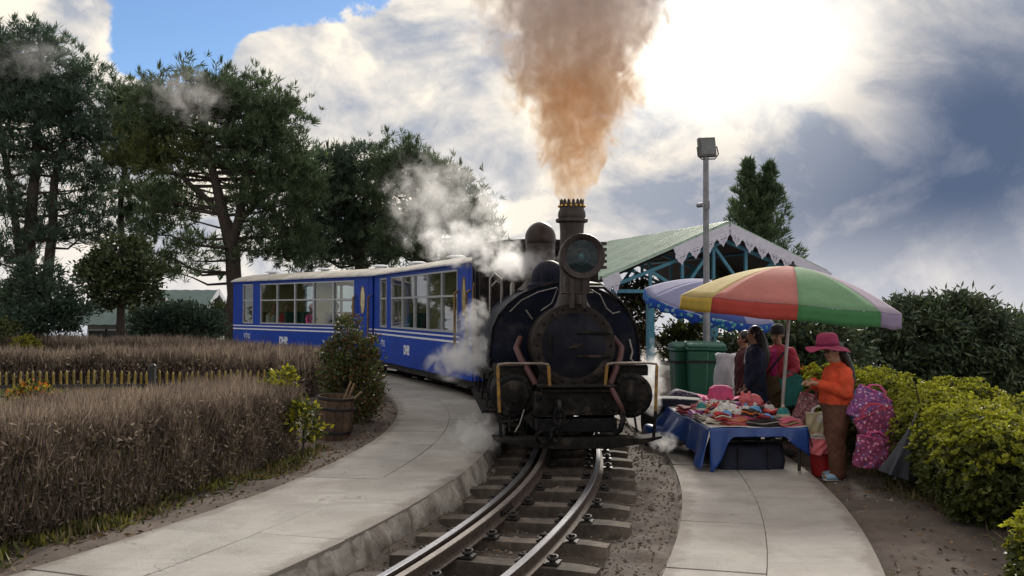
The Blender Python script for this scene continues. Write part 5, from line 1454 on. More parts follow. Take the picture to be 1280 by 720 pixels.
# ---- the woman in the wide hat, side-on, hands together before her
wb = ground_pt(1046, 598)
w1 = empty('person', (wb.x, wb.y, wb.z + .005), R_(6), 'woman in orange sweater, brown trousers and wide magenta hat standing by the stall', 'person')
F_ = Vector((-1, 0, 0)); hc = (-.035, 0, 1.265)
P = head_prims(hc, (-1, 0, -.10), 1.0)
P += [('c', (-.01, 0, 1.12), (-.025, 0, 1.20), .058, .050, M_SKIN)]
P += [('c', (.005, 0, 1.06), (-.01, 0, 1.115), .115, .075, M_ORANGE), ('c', (0, -.10, 1.055), (0, .10, 1.055), .085, .085, M_ORANGE),
      ('c', (-.005, -.05, 1.00), (-.02, -.05, .80), .130, .142, M_ORANGE), ('c', (-.005, .05, 1.00), (-.02, .05, .80), .130, .142, M_ORANGE), ('c', (-.01, -.05, .79), (-.01, .05, .79), .150, .150, M_ORANGE),
      ('c', (.03, -.04, 1.02), (.045, -.04, .88), .10, .105, M_ORANGE)]
for sg in (-1, 1):
    sh = (0, sg * .155, 1.055); el = (-.005, sg * .215, .865); wr = (-.235, sg * .085, .955)
    P += [('c', sh, el, .078, .066, M_ORANGE), ('c', el, (-.20, sg * .10, .945), .066, .050, M_ORANGE), ('c', (-.20, sg * .10, .945), wr, .030, .025, M_SKIN)]
    P += hand_prims(wr, (-1, -sg * .25, .12), (0, 0, 1), (0, sg * 1, 0), M_SKIN)
    P += [('c', (-.005, sg * .075, .74), (-.030 + sg * .028, sg * .085, .42), .124, .100, M_BROWNP), ('c', (-.030 + sg * .028, sg * .085, .42), (sg * .035, sg * .09, .085), .100, .078, M_BROWNP), ('c', (sg * .035, sg * .09, .12), (sg * .035, sg * .09, .07), .078, .082, M_BROWNP),
          ('c', (sg * .035, sg * .09, .09), (sg * .035, sg * .09, .05), .038, .038, M_SKIN), ('c', (sg * .035 + .02, sg * .09, .045), (sg * .035 - .13, sg * .095, .035), .036, .028, M_SKIN)]
P += [('e', (0, 0, .74), (.150, .175, .10), M_BROWNP)]
body('body', P, .0085, w1, 5, [(.752, M_ORANGE, M_BROWNP)])
face_bits(w1, hc, (-1, 0, -.10))
hr = MB(); hr.ball((-.022, 0, 1.295), (.086, .086, .088), 18, 12)
hr.tube([(.045, -.01, 1.27), (.085, -.015, 1.20), (.135, -.02, 1.08), (.150, -.02, .96), (.140, -.02, .86), (.135, -.02, .78)], [.045, .042, .036, .032, .026, .012], 10)
hr.build('hair', M_HAIR, w1)
ht = MB(); n = 40; vs, fs = [], []
prof = [(.0, 1.462), (.055, 1.460), (.085, 1.446), (.100, 1.42), (.106, 1.37), (.110, 1.335), (.112, 1.328), (.15, 1.315), (.185, 1.300), (.205, 1.290), (.208, 1.284), (.18, 1.294), (.112, 1.318)]
for r, z in prof:
    for j in range(n):
        a = 2 * math.pi * j / n; wob = (.016 * math.sin(3 * a + .6) + .010 * math.sin(5 * a)) * max(0, (r - .11) / .1)
        dip = -.018 * math.cos(a + math.pi) * max(0, (r - .11) / .1)
        vs.append((-.03 + r * 1.05 * math.cos(a), r * math.sin(a), z + wob - dip))
ht.add(vs, [(i * n + j, i * n + (j + 1) % n, (i + 1) * n + (j + 1) % n, (i + 1) * n + j) for i in range(len(prof) - 1) for j in range(n)])
hto = ht.build('hat', M_HAT, w1); hto.rotation_euler = (0, R_(-3), 0)
hb = MB(); hb.lathe([(.113, 1.332), (.112, 1.36), (.109, 1.362)], 30, Matrix.Translation((-.03, 0, 0)) @ Matrix.Scale(1.05, 4, (1, 0, 0)), cap=False); hb.build('hat_band', cloth('hat_band_plum', (.20, .015, .075)), hto, solid=.003)
for sg in (-1, 1):
    s_ = MB(); xo = sg * .035; s_.prism([(xo - .155, sg * .095 - .02), (xo - .14, sg * .095 - .045), (xo, sg * .09 - .047), (xo + .06, sg * .09 - .036), (xo + .075, sg * .09), (xo + .06, sg * .09 + .036), (xo, sg * .09 + .047), (xo - .14, sg * .095 + .045), (xo - .155, sg * .095 + .02)], 0, .018, 'z')
    so = s_.build('slipper', M_SOLE, w1, bevel=.005)
    st_ = MB(); st_.sheet(lambda u, v: (xo - .145 + .125 * v, sg * .094 + .048 * math.cos(math.pi * (1 - u)), .016 + (.038 + .022 * v) * math.sin(math.pi * u) ** .7), 10, 5); st_.build('slipper_strap', M_SLIP, so, solid=.006)

# ---- three people among the goods
def standing(label, loc, rz, top_m, inner_m, leg_m, H, arm, skirt=False, hair='long', hat=None, voxel=.012, group=None, bulk=1.0, headf=(-1, 0, -.1), flare=1.0):
    """faces -x before the turn rz; H is the standing height"""
    k = H / 1.50
    root = empty('person', loc, rz, label, 'person', group)
    hc = (-.02, 0, 1.375); P = head_prims(hc, headf) + [('c', (0, 0, 1.22), (-.012, 0, 1.30), .056, .050, M_SKIN)]
    b_ = bulk
    P += [('c', (0, 0, 1.15), (0, 0, 1.215), .11 * b_, .07, top_m), ('c', (0, -.11, 1.15), (0, .11, 1.15), .082 * b_, .082 * b_, top_m)]
    for sg in (-1, 1):
        P += [('c', (0, sg * .06, 1.10), (-.005, sg * .06, .80), .118 * b_, .122 * b_, top_m)]
        sh = (0, sg * .165, 1.15); el, wr = arm[0 if sg < 0 else 1]
        P += [('c', sh, el, .072 * b_, .058 * b_, top_m), ('c', el, wr, .058 * b_, .044, top_m)]
        dd = (Vector(wr) - Vector(el)).normalized(); up = Vector((0, 0, 1)) if abs(dd.z) < .8 else Vector((1, 0, 0)); sdv = dd.cross(up).normalized()
        P += hand_prims(Vector(wr), dd, up, sdv * -sg, M_SKIN)
        P += [('c', (0, sg * .08, .76), (0, sg * .085, .42), .115, .085, leg_m), ('c', (0, sg * .085, .42), (0, sg * .09, .09), .085, .062, leg_m), ('c', (.02, sg * .09, .04), (-.13, sg * .095, .035), .045, .036, M_DARKC)]
    if skirt: P += [('c', (0, 0, .80), (0, 0, .25), .165, .21, leg_m), ('c', (0, -.06, .5), (0, .06, .5), .17, .17, leg_m)]
    if inner_m: P += [('c', (-.075, 0, 1.14), (-.088, 0, .86), .060, .075, inner_m)]
    if flare > 1: P += [('c', (0, -.05, .85), (0, -.05, .52), .12, .15 * flare, top_m), ('c', (0, .05, .85), (0, .05, .52), .12, .15 * flare, top_m)]
    body('body', P, voxel, root, 4); face_bits(root, hc, headf)
    hm = MB()
    if hair == 'long':
        hm.ball((-.002, 0, 1.402), (.090, .088, .094), 16, 10)
        hm.tube([(.03, 0, 1.42), (.075, 0, 1.30), (.115, 0, 1.12), (.125, 0, .95)], [.07, .078, .072, .03], 10)
        hm.build('hair', M_HAIR, root)
    elif hair == 'short': hm.ball((.004, 0, 1.405), (.094, .092, .098), 16, 10); hm.build('hair', M_HAIR, root)
    else:
        hm.ball((.012, 0, 1.385), (.080, .084, .082), 16, 10); hm.build('hair', M_HAIR, root)
        h2 = MB(); h2.lathe([(.090, 1.385), (.094, 1.40), (.092, 1.45), (.075, 1.495), (.035, 1.52), (0, 1.525)], 20, Matrix.Translation((-.008, 0, 0))); h2.build('beanie', hat or M_DARKC, root)
    root.scale = (k, k, k)
    return root
def foot(px, D, dz=0): 
    x = (px - 640) * D / FPX; return Vector((x, D, gz(x, D) + dz))
p2 = standing('person in coral jacket, pink blouse and black beanie behind the umbrella pole', foot(972, 13.0), R_(52), M_CORAL, M_PINKIN, M_KHAKI, 1.50,
              [((-.03, -.26, .93), (-.20, -.20, .84)), ((.0, .25, .92), (-.22, .12, .86))], True, 'beanie', bulk=1.08, headf=(-1, .1, -.35))
sr = MB(); sr.tube([(-.09, -.13, 1.16), (-.165, -.02, 1.0), (-.165, .10, .86), (-.10, .17, .80)], .013, 6); sr.build('bag_strap', M_DARKC, p2)
p3 = standing('long-haired person in a navy coat seen from the side under the umbrellas', foot(944, 12.7), R_(-12), M_NAVY, None, M_DARKC, 1.49,
              [((.03, -.24, .93), (-.10, -.22, .74)), ((.03, .24, .93), (-.10, .22, .74))], False, 'long', bulk=1.15, flare=1.15)
lg = MB(); lg.ball((-.135, -.10, 1.03), (.012, .03, .03), 10, 8); lg.tube([(-.11, -.05, 1.22), (-.135, -.08, 1.10), (-.14, -.10, 1.04)], .008, 6); lg.build('white_pendant', M_WHITEC, p3)
p4 = standing('person in a maroon jacket half hidden behind the one in navy', foot(931, 13.4), R_(-4), M_MAROON, None, M_DARKC, 1.42,
              [((.02, -.25, .92), (-.08, -.24, .72)), ((.02, .25, .92), (-.08, .22, .72))], False, 'short', bulk=1.15, flare=1.05)

# ---- passengers seated in the coaches
def passenger(label, coach, x, y, top_m, hat=None, face=-1, hair=M_HAIR):
    cw = coach.matrix_world if False else Matrix.Translation(coach.location) @ coach.rotation_euler.to_matrix().to_4x4()
    p = cw @ Vector((x, y, .885)); root = empty('person', p, coach.rotation_euler.z, label, 'person', 'passengers in the train')
    f = face; hc = (0, f * .03, .615); P = head_prims(hc, (-.25, f, 0))
    P += [('c', (0, 0, .47), (0, 0, .55), .055, .05, M_SKIN), ('c', (-.10, 0, .40), (.10, 0, .40), .078, .078, top_m), ('c', (-.05, 0, .36), (-.05, 0, .10), .11, .12, top_m), ('c', (.05, 0, .36), (.05, 0, .10), .11, .12, top_m)]
    for sg in (-1, 1):
        P += [('c', (sg * .15, 0, .40), (sg * .19, f * .03, .18), .062, .05, top_m), ('c', (sg * .19, f * .03, .18), (sg * .12, f * .22, .14), .05, .036, top_m)]
        P += hand_prims((sg * .12, f * .22, .14), (-sg * .2, f, 0), (0, 0, 1), (sg, 0, 0), M_SKIN)
        P += [('c', (sg * .08, 0, .09), (sg * .09, f * .36, .09), .09, .072, M_DARKC), ('c', (sg * .09, f * .36, .09), (sg * .09, f * .38, -.33), .068, .05, M_DARKC), ('c', (sg * .09, f * .36, -.385), (sg * .09, f * .50, -.385), .036, .03, M_DARKC)]
    body('body', P, .016, root, 3); face_bits(root, hc, (-.25, f, 0))
    h = MB()
    if hat: h.lathe([(.09, .63), (.094, .65), (.088, .71), (.05, .745), (0, .75)], 16, Matrix.Translation((0, f * .02, 0))); h.build('hat', hat, root)
    h2 = MB(); h2.ball((.005, f * .012, .642), (.084, .088, .084), 14, 9); h2.build('hair', hair, root)
    return root
passenger('seated passenger in red shawl at a middle window of the rear coach', coachB, -.70, 4.35, M_REDC)
passenger('seated passenger in teal shirt in the rear coach', coachB, -.50, 3.45, M_TEAL)
passenger('seated passenger with pink hat in the rear coach', coachB, -.72, 2.95, M_ROSE, M_ROSE)
passenger('seated passenger in white shirt in the rear coach, away from the door', coachB, -.70, 5.05, M_WHITEC)
passenger('seated passenger in dark clothes with cap in the rear coach', coachB, -.70, 2.0, M_DARKC, M_NAVY)
passenger('seated passenger in maroon near the door of the rear coach', coachB, -.70, 1.15, M_MAROON)
passenger('seated passenger with a pink hat behind the front coach windows', coachA, -.70, 3.0, M_DARKC, M_ROSE)
passenger('seated passenger in pale shirt behind the front coach windows', coachA, -.70, 2.0, M_WHITEC)
passenger('seated passenger in teal behind the front coach windows', coachA, -.70, 4.35, M_TEAL)
# ------------------------------------------------------------------ umbrellas
def fabric(name, col): return M(name, col, .8, var=.07, scale=5, trans=.34, bump=.35, bscale=7)
F_RED, F_GREEN, F_LILAC, F_YEL = fabric('canvas_red', (.56, .085, .065)), fabric('canvas_green', (.075, .27, .10)), fabric('canvas_lilac', (.34, .27, .43)), fabric('canvas_yellow', (.68, .50, .09))
F_WHITE, F_BLUE, F_ORANGE, F_PALE = fabric('canvas_white', (.58, .57, .60)), fabric('canvas_blue', (.07, .12, .40)), fabric('canvas_orange', (.62, .20, .09)), fabric('canvas_pale_lilac', (.36, .36, .56))
T_RED, T_GREEN, T_LILAC, T_YEL = fabric('sunlit_red', (.60, .23, .20)), fabric('sunlit_green', (.22, .40, .23)), fabric('sunlit_lilac', (.50, .42, .52)), fabric('sunlit_yellow', (.70, .58, .26))  # canopy tops paler than valances: sunlight on the cloth put into the colour
def wave_print():
    m = fabric('valance_print', (.03, .10, .42)); nt = m.node_tree; b_ = next(n for n in nt.nodes if n.type == 'BSDF_PRINCIPLED')
    t = nt.nodes.new('ShaderNodeTexCoord'); v = nt.nodes.new('ShaderNodeTexVoronoi'); v.inputs['Scale'].default_value = 11; nt.links.new(t.outputs['Object'], v.inputs['Vector'])
    k = S(nt, v.outputs['Distance']).step(.30, .42); k2 = noise(nt, t.outputs['Object'], 6, 2).step(.5, .55)
    c = mixc(nt, k, mixc(nt, k2, (.12, .50, .40), (.42, .62, .74)), (.018, .10, .50)); nt.links.new(c, b_.inputs['Base Color'])
    return m
F_WAVE = wave_print()
def umbrella(label, base, lean_top, hub, R0, rise, a0, cols, val_cols, val_h, tilt, group='market umbrellas', scallop=0, pole_r=.021):
    """hub: canopy apex; tilt: (rx, ry) of the canopy; base: foot of the pole"""
    root = empty('market_umbrella', base, 0, label, 'umbrella', group); B = Vector(base); H = Vector(hub) - B
    T = Matrix.Translation(H) @ Euler((tilt[0], tilt[1], 0)).to_matrix().to_4x4()
    po = MB(); top = T @ Vector((0, 0, -.03)); po.tube([(0, 0, -.1), top * .5, top], pole_r, 12); po.build('pole', M_GALVW, root)
    ft = MB(); ft.lathe([(.20, 0), (.20, .05), (.06, .08), (.04, .20)], 20); ft.build('base', M_FPOST, root)
    n = len(cols); da = 2 * math.pi / n
    def surf(a, t):
        # ribs bow down to the rim; cloth sags a little between ribs
        rr = R0 * t; z = -rise * t ** 1.75
        q = ((a - a0) / da) % 1; sag = math.sin(math.pi * q)
        rr2 = rr * (1 - .055 * sag * t) ; z -= .020 * sag * t * (1 - .4 * t)
        return Vector((rr2 * math.cos(a), rr2 * math.sin(a), z))
    for k in range(n):
        s0 = a0 + da * k
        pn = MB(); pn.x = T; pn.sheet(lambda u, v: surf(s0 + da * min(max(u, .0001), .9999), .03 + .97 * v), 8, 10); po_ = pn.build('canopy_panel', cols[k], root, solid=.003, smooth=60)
        vl = MB(); vl.x = T
        def vf(u, v):
            p = surf(s0 + da * min(max(u, .0001), .9999), 1.0); sc_ = 1 - scallop * .35 * abs(math.sin(3 * math.pi * u)) if scallop else 1
            return p + Vector((math.cos(s0 + da * u) * .012 * v, math.sin(s0 + da * u) * .012 * v, -val_h * v * sc_ - .004)) + Vector((0, 0, .006 * math.sin(9 * u + k) * v))
        vl.sheet(vf, 10, 3); vl.build('valance', val_cols[k], po_, solid=.003, smooth=60)
        rb = MB(); rb.x = T; rb.tube([surf(s0, .03 + .97 * q / 6) - Vector((0, 0, .012)) for q in range(7)], .006, 6); rb.build('rib', M_GALVW, root)
        st_ = MB(); st_.x = T; st_.tube([surf(s0, .52) - Vector((0, 0, .018)), Vector((0, 0, -rise - .10))], .005, 6); st_.build('stretcher', M_GALVW, root)
    cp_ = MB(); cp_.x = T; cp_.lathe([(.05, -.015), (.045, .012), (.02, .03), (.012, .06), (0, .065)], 14); cp_.build('finial', M_DARKC, root)
    rn = MB(); rn.x = T; rn.lathe([(.035, -rise - .13), (.035, -rise - .07)], 12); rn.build('runner', M_FPOST, root)
    return root
M_GALVW = M('pole_white_grey', (.50, .48, .47), .4, .3, var=.12, scale=10)
hub = at(991, 333, 11.6); ub = foot(972, 11.65)
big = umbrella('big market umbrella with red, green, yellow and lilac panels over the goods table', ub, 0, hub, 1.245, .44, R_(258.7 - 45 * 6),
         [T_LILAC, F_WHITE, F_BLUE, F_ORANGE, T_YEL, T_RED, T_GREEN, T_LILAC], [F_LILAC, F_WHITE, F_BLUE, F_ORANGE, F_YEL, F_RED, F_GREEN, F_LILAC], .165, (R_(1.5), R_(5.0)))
hub = at(893, 351, 18.2); ub = foot(872, 18.0)
umbrella('smaller blue and white market umbrella with a patterned valance, tilted', ub, 0, hub, 1.22, .46, R_(250 - 45 * 6),
         [F_PALE, F_BLUE, F_PALE, F_BLUE, F_PALE, F_PALE, F_BLUE, F_PALE], [F_WAVE] * 8, .20, (R_(12), R_(12)), scallop=1)

# ------------------------------------------------------------------ goods table
M_TARP = M('tarp_blue', (.009, .046, .21), .42, var=.2, scale=5, bump=.5, bscale=9, coat=.2)
M_IRON = M('table_iron', (.025, .023, .024), .6, .3)
M_TOPC = cloth('table_cloth_pale', (.50, .47, .44))
def floral(name, base, a, b_, c, scale):
    m = cloth(name, base); nt = m.node_tree; bs = next(n for n in nt.nodes if n.type == 'BSDF_PRINCIPLED'); t = nt.nodes.new('ShaderNodeTexCoord')
    v = nt.nodes.new('ShaderNodeTexVoronoi'); v.inputs['Scale'].default_value = scale; nz_ = nt.nodes.new('ShaderNodeTexNoise'); nz_.inputs['Scale'].default_value = scale * .9; nt.links.new(t.outputs['Object'], nz_.inputs['Vector'])
    ms_ = nt.nodes.new('ShaderNodeVectorMath'); ms_.operation = 'MULTIPLY_ADD'; ms_.inputs[1].default_value = (.035,) * 3; nt.links.new(nz_.outputs['Color'], ms_.inputs[0]); nt.links.new(t.outputs['Object'], ms_.inputs[2]); nt.links.new(ms_.outputs[0], v.inputs['Vector'])
    r, g_, bl = sep(nt, v.outputs['Color']); d = S(nt, v.outputs['Distance'])
    col = mixc(nt, r.step(.45, .55), a, mixc(nt, g_.step(.5, .6), b_, c)); petal = (1.0 - d.step(.34, .46)); eye = 1.0 - d.step(.08, .14)
    cc = mixc(nt, petal, base, col); cc = mixc(nt, eye, cc, (.55, .50, .45)); nt.links.new(cc, bs.inputs['Base Color'])
    return m
M_FLOR = floral('flowered_pink_bag', (.20, .035, .09), (.60, .14, .30), (.62, .42, .50), (.07, .06, .22), 34)
M_FLOR2 = floral('flowered_violet_bag', (.22, .06, .20), (.55, .22, .44), (.60, .46, .58), (.09, .12, .34), 38)
M_STRIPEBAG = floral('patterned_rose_bag', (.20, .08, .09), (.42, .16, .20), (.44, .30, .26), (.10, .04, .06), 44)
TL, TR, TY0, TY1, TZ = 1.98, 2.92, 10.0, 12.2, .30
tg = gz(2.4, 10.5)
table = empty('stall_table', ((TL + TR) / 2, TY0, tg), R_(2), 'low stall table under a blue tarpaulin, heaped with knitwear beside the footpath', 'table')
hw, H = (TR - TL) / 2, TZ - tg
q = MB(); q.bx(-hw, hw, 0, TY1 - TY0, H - .035, H - .008); q.build('tabletop', M_IRON, table)
cn = MB(); cn.bx(-hw + .12, hw - .06, -.012, .0, H - .075, H - .045)
for k in range(26): cn.ball((-hw + .14 + k * (2 * hw - .22) / 25, -.016, H - .06), (.010, .008, .012), 6, 5)
cn.build('woven_edge', M_KHAKI, table)
for (x, y) in ((-hw + .03, .03), (hw - .03, .03), (-hw + .03, TY1 - TY0 - .05), (hw - .03, TY1 - TY0 - .05), (-hw + .03, 1.05)):
    l = MB(); l.tube([(x, y, .03), (x, y, H - .03)], .017, 8); lo = l.build('leg', M_IRON, table)
    f = MB(); f.lathe([(.024, 0), (.026, .02), (.02, .035)], 10, Matrix.Translation((x, y, 0))); f.build('foot_cap', M_SOLE, lo)
# tarpaulin: top sheet, left fall that hangs to the ground, front corners pulled aside
def tarp_left(u, v):
    y = -.03 + (TY1 - TY0 + .02) * u; fold = math.sin(u * 26) * .030 * v + math.sin(u * 11 + 1) * .04 * v
    drop = (H - .10) * (.62 + .30 * math.exp(-((u - .02) / .10) ** 2) + .05 * math.sin(u * 9))
    return (-hw - .012 - .05 * v - .18 * v * u - fold, y - .02 * v, H + .004 - drop * v)
t1 = MB(); t1.sheet(tarp_left, 44, 12); t1.build('tarpaulin_side', M_TARP, table, solid=.004, smooth=60)
def tarp_front(u, v):
    x = -hw - .012 + (2 * hw + .05) * u
    d = .09 + (H - .16) * max(0, 1 - u / .26) ** 1.2 + .20 * max(0, (u - .74) / .26) ** 1.3
    return (x + .02 * math.sin(u * 20) * v, -.034 - .025 * v - .012 * math.sin(u * 24) * v, H + .006 - d * v)
t2 = MB(); t2.sheet(tarp_front, 40, 10); t2.build('tarpaulin_front', M_TARP, table, solid=.004, smooth=60)
t3 = MB(); t3.sheet(lambda u, v: (-hw - .012 + (2 * hw + .05) * u, -.034 + (TY1 - TY0 + .03) * v, H + .006 + .012 * math.sin(7 * u + 5 * v)), 24, 30); t3.build('table_cover', M_TOPC, table, solid=.004, smooth=60)
t4 = MB(); t4.sheet(lambda u, v: (hw + .04 + .05 * v + .02 * math.sin(9 * u), -.03 + .9 * u, H + .004 - (.20 - .12 * u) * v), 18, 5); t4.build('tarpaulin_side', M_TARP, table, solid=.004, smooth=60)

TT = Matrix.Translation(table.location) @ Euler((0, 0, R_(2))).to_matrix().to_4x4()
def on_table(x, y, dz=0.0): return TT @ Vector((x, y, H + .014 + dz))
def lumpy(mb, c, r, seed, amp=.12, nu=16, nv=10, M_=None):
    rng = random.Random(seed); ph = [rng.uniform(0, 6.28) for _ in range(6)]; b0 = len(mb.v); mb.ball((0, 0, 0), (1, 1, 1), nu, nv)
    for i in range(b0, len(mb.v)):
        x, y, z = mb.v[i]; k = 1 + amp * (math.sin(3 * x + ph[0]) * math.sin(4 * y + ph[1]) + .6 * math.sin(7 * z + ph[2] + 3 * x) + .4 * math.sin(9 * y + ph[3]))
        p = Vector((x * k * r[0], y * k * r[1], z * k * r[2])); p = M_ @ p if M_ is not None else p
        mb.v[i] = tuple(p + Vector(c))
def heap_item(kind, name, label, cat, x, y, size, mat, seed, dz=0.0, rz=0.0, mat2=None, group='knitwear and trinkets on the stall table'):
    p = on_table(x, y, dz); root = empty(name, p, rz, label, cat, group); mb = MB()
    a, b_, c = size
    if kind == 'beanie':
        mb.lathe([(a, 0), (a * 1.06, c * .10), (a * 1.0, c * .30)], 18); o = mb.build('cuff', mat2 or mat, root)
        m2 = MB(); m2.lathe([(a * .98, c * .25), (a * .92, c * .55), (a * .62, c * .88), (0, c)], 18); m2.build('crown', mat, root)
        m3 = MB(); lumpy(m3, (0, 0, c * 1.08), (a * .28,) * 3, seed, .2, 10, 7); m3.build('pompom', mat2 or mat, root)
    elif kind == 'scarf':
        n = 3
        for k in range(n):
            f = MB(); f.sheet(lambda u, v: ((u - .5) * 2 * a * (1 - .04 * k), (v - .5) * 2 * b_ * (1 - .05 * k), c * (k + .6) / n + .012 * math.sin(6 * u + seed + k) + .010 * math.sin(5 * v + 2 * seed)), 12, 10); f.build('fold', mat if k % 2 == 0 else (mat2 or mat), root, solid=c / n * .85, smooth=60)
    elif kind == 'plush':
        lumpy(mb, (0, 0, c), (a, b_, c), seed, .10); mb.build('body', mat, root)
        m2 = MB(); lumpy(m2, (-a * .75, -b_ * .2, c * 1.35), (a * .55, a * .55, a * .5), seed + 1, .08, 12, 8); h = m2.build('head', mat2 or mat, root)
        for sg in (-1, 1): m3 = MB(); m3.ball((-a * .75 + sg * a * .35, -b_ * .2, c * 1.35 + a * .48), (a * .18, a * .12, a * .2), 8, 6); m3.build('ear', mat2 or mat, h)
    elif kind == 'hat':
        m1 = MB(); n = 30; pr = [(0, c), (a * .30, c * .98), (a * .48, c * .8), (a * .54, c * .25), (a * .60, c * .18), (a * .9, c * .14), (a, c * .2)]; vs = []
        for r, z in pr:
            for j in range(n): t = 2 * math.pi * j / n; vs.append((r * math.cos(t), r * b_ / a * math.sin(t), z + c * .22 * math.cos(2 * t + .5) * max(0, (r / a - .6)) * 2 + .02))
        m1.add(vs, [(i * n + j, i * n + (j + 1) % n, (i + 1) * n + (j + 1) % n, (i + 1) * n + j) for i in range(len(pr) - 1) for j in range(n)]); m1.build('brim_and_crown', mat, root, solid=.006)
        m2 = MB(); m2.lathe([(a * .57, c * .24), (a * .56, c * .40)], 24, Matrix.Scale(b_ / a, 4, (0, 1, 0)), cap=False); m2.build('hat_band', mat2 or mat, root, solid=.01)
    elif kind == 'gloves':
        for k in (0, 1):
            g = MB(); lumpy(g, (0, k * b_ * .8 - b_ * .4, c * .5 + k * .01), (a * .62, b_ * .42, c * .5), seed + k, .06, 14, 8)
            for j in range(4): g.tube([(a * .4, k * b_ * .8 - b_ * .4 + (j - 1.5) * b_ * .2, c * .5), (a * 1.0, k * b_ * .8 - b_ * .4 + (j - 1.5) * b_ * .24, c * .4)], [.014, .010], 8)
            g.tube([(-a * .1, k * b_ * .8 - b_ * .7, c * .5), (a * .35, k * b_ * .8 - b_ * .95, c * .4)], [.014, .011], 8)
            g.build('glove', mat if k == 0 else (mat2 or mat), root)
    elif kind == 'bag':
        mb.box((0, 0, c * .5), (2 * a, 2 * b_, c)); mb.build('pouch', mat, root, bevel=min(b_, c) * .35)
        m2 = MB(); m2.tube([(-a * .6, 0, c * .9), (-a * .5, 0, c * 1.35), (0, 0, c * 1.55), (a * .5, 0, c * 1.35), (a * .6, 0, c * .9)], .012, 8); m2.build('handle', mat2 or mat, root)
    return root
C_ = {k: cloth('knit_' + k, v) for k, v in dict(white=(.62, .60, .57), cream=(.52, .45, .35), grey=(.24, .22, .21), red=(.42, .03, .035), wine=(.17, .02, .035), rust=(.33, .085, .045), pink=(.66, .10, .26), coral=(.66, .16, .18), orange=(.60, .15, .03), violet=(.34, .08, .30), lilac=(.50, .30, .52), sky=(.13, .33, .60), teal=(.03, .20, .19), black=(.020, .019, .022), navy=(.020, .030, .085), tan=(.30, .20, .11), rose=(.50, .10, .15)).items()}
HI = heap_item
HI('hat', 'sun_hat', 'large bright pink brimmed hat on top of the goods', 'hat', .02, 1.55, (.27, .23, .17), C_['pink'], 1, .10, 0, C_['rose'])
HI('plush', 'plush_toy', 'round coral pink plush toy beside the pink hat', 'toy', .25, 1.05, (.13, .10, .075), C_['coral'], 2, .08, R_(20))
HI('scarf', 'folded_shawl', 'black folded shawl behind the pink plush toy', 'shawl', -.08, 1.25, (.24, .15, .09), C_['black'], 3, .04, R_(15), C_['grey'])
HI('plush', 'plush_toy', 'white fluffy plush toy in the middle of the table', 'toy', -.14, .50, (.13, .11, .075), C_['white'], 4, .03, R_(30))
HI('plush', 'plush_toy', 'smaller white plush toy near the table edge', 'toy', -.28, .45, (.085, .08, .06), C_['cream'], 5, .02, R_(80), C_['white'])
HI('beanie', 'knitted_cap', 'red knitted cap with white cuff', 'cap', -.22, .82, (.085, .085, .13), C_['red'], 6, .03, 0, C_['white'])
HI('beanie', 'knitted_cap', 'orange knitted cap with red pompom', 'cap', -.12, .70, (.075, .08, .12), C_['orange'], 7, .03, .3, C_['red'])
HI('beanie', 'knitted_cap', 'lilac knitted cap near the black bags', 'cap', -.30, 1.02, (.085, .08, .13), C_['lilac'], 8, .04, .2, C_['pink'])
HI('beanie', 'knitted_cap', 'sky blue knitted cap with white pompom', 'cap', .13, .52, (.075, .08, .12), C_['sky'], 9, .04, .4, C_['white'])
HI('beanie', 'knitted_cap', 'violet knitted cap beside the blue one', 'cap', .02, .58, (.070, .08, .11), C_['violet'], 10, .04, .1, C_['rose'])
HI('scarf', 'folded_scarf', 'wine red folded scarf at the back edge', 'scarf', -.38, 1.32, (.13, .13, .06), C_['wine'], 11, 0, .3, C_['rose'])
HI('scarf', 'folded_scarf', 'rust coloured folded scarf at the front edge', 'scarf', -.20, .14, (.14, .10, .06), C_['rust'], 12, 0, .5, C_['rose'])
HI('scarf', 'folded_scarf', 'cream folded scarf at the front corner', 'scarf', -.34, .24, (.11, .12, .05), C_['cream'], 13, 0, -.3, C_['white'])
HI('scarf', 'folded_scarf', 'black folded scarf lying along the front edge', 'scarf', .12, .14, (.20, .07, .045), C_['black'], 14, 0, -.05, C_['grey'])
HI('scarf', 'folded_scarf', 'rose striped folded scarf at the right corner', 'scarf', .36, .12, (.12, .10, .06), C_['rose'], 15, 0, .2, C_['tan'])
HI('scarf', 'folded_scarf', 'white folded scarf hanging near the right corner', 'scarf', .43, .30, (.08, .13, .05), C_['white'], 16, 0, .1, C_['cream'])
HI('scarf', 'folded_scarf', 'red folded scarf on the right side of the table', 'scarf', .36, .58, (.12, .12, .10), C_['red'], 17, 0, .4, C_['wine'])
HI('gloves', 'pair_of_gloves', 'grey and navy pair of knitted gloves', 'gloves', .26, .36, (.10, .07, .05), C_['grey'], 18, .02, 1.2, C_['navy'])
HI('gloves', 'pair_of_gloves', 'wine coloured pair of knitted gloves', 'gloves', -.33, .66, (.10, .07, .05), C_['wine'], 19, .01, .4, C_['rose'])
HI('scarf', 'folded_scarf', 'tan folded scarf beneath the black shawl', 'scarf', -.24, 1.22, (.14, .10, .08), C_['tan'], 20, .02, .8, C_['cream'])
HI('scarf', 'folded_scarf', 'navy folded scarf in the middle of the heap', 'scarf', .18, .80, (.16, .12, .06), C_['navy'], 21, 0, .2, C_['white'])
HI('beanie', 'knitted_cap', 'white knitted cap with black cuff at the back', 'cap', .38, .86, (.075, .08, .12), C_['white'], 22, .02, .2, C_['black'])
HI('scarf', 'folded_scarf', 'pink folded scarf under the white plush', 'scarf', -.02, .34, (.16, .10, .045), C_['pink'], 23, 0, -.4, C_['white'])
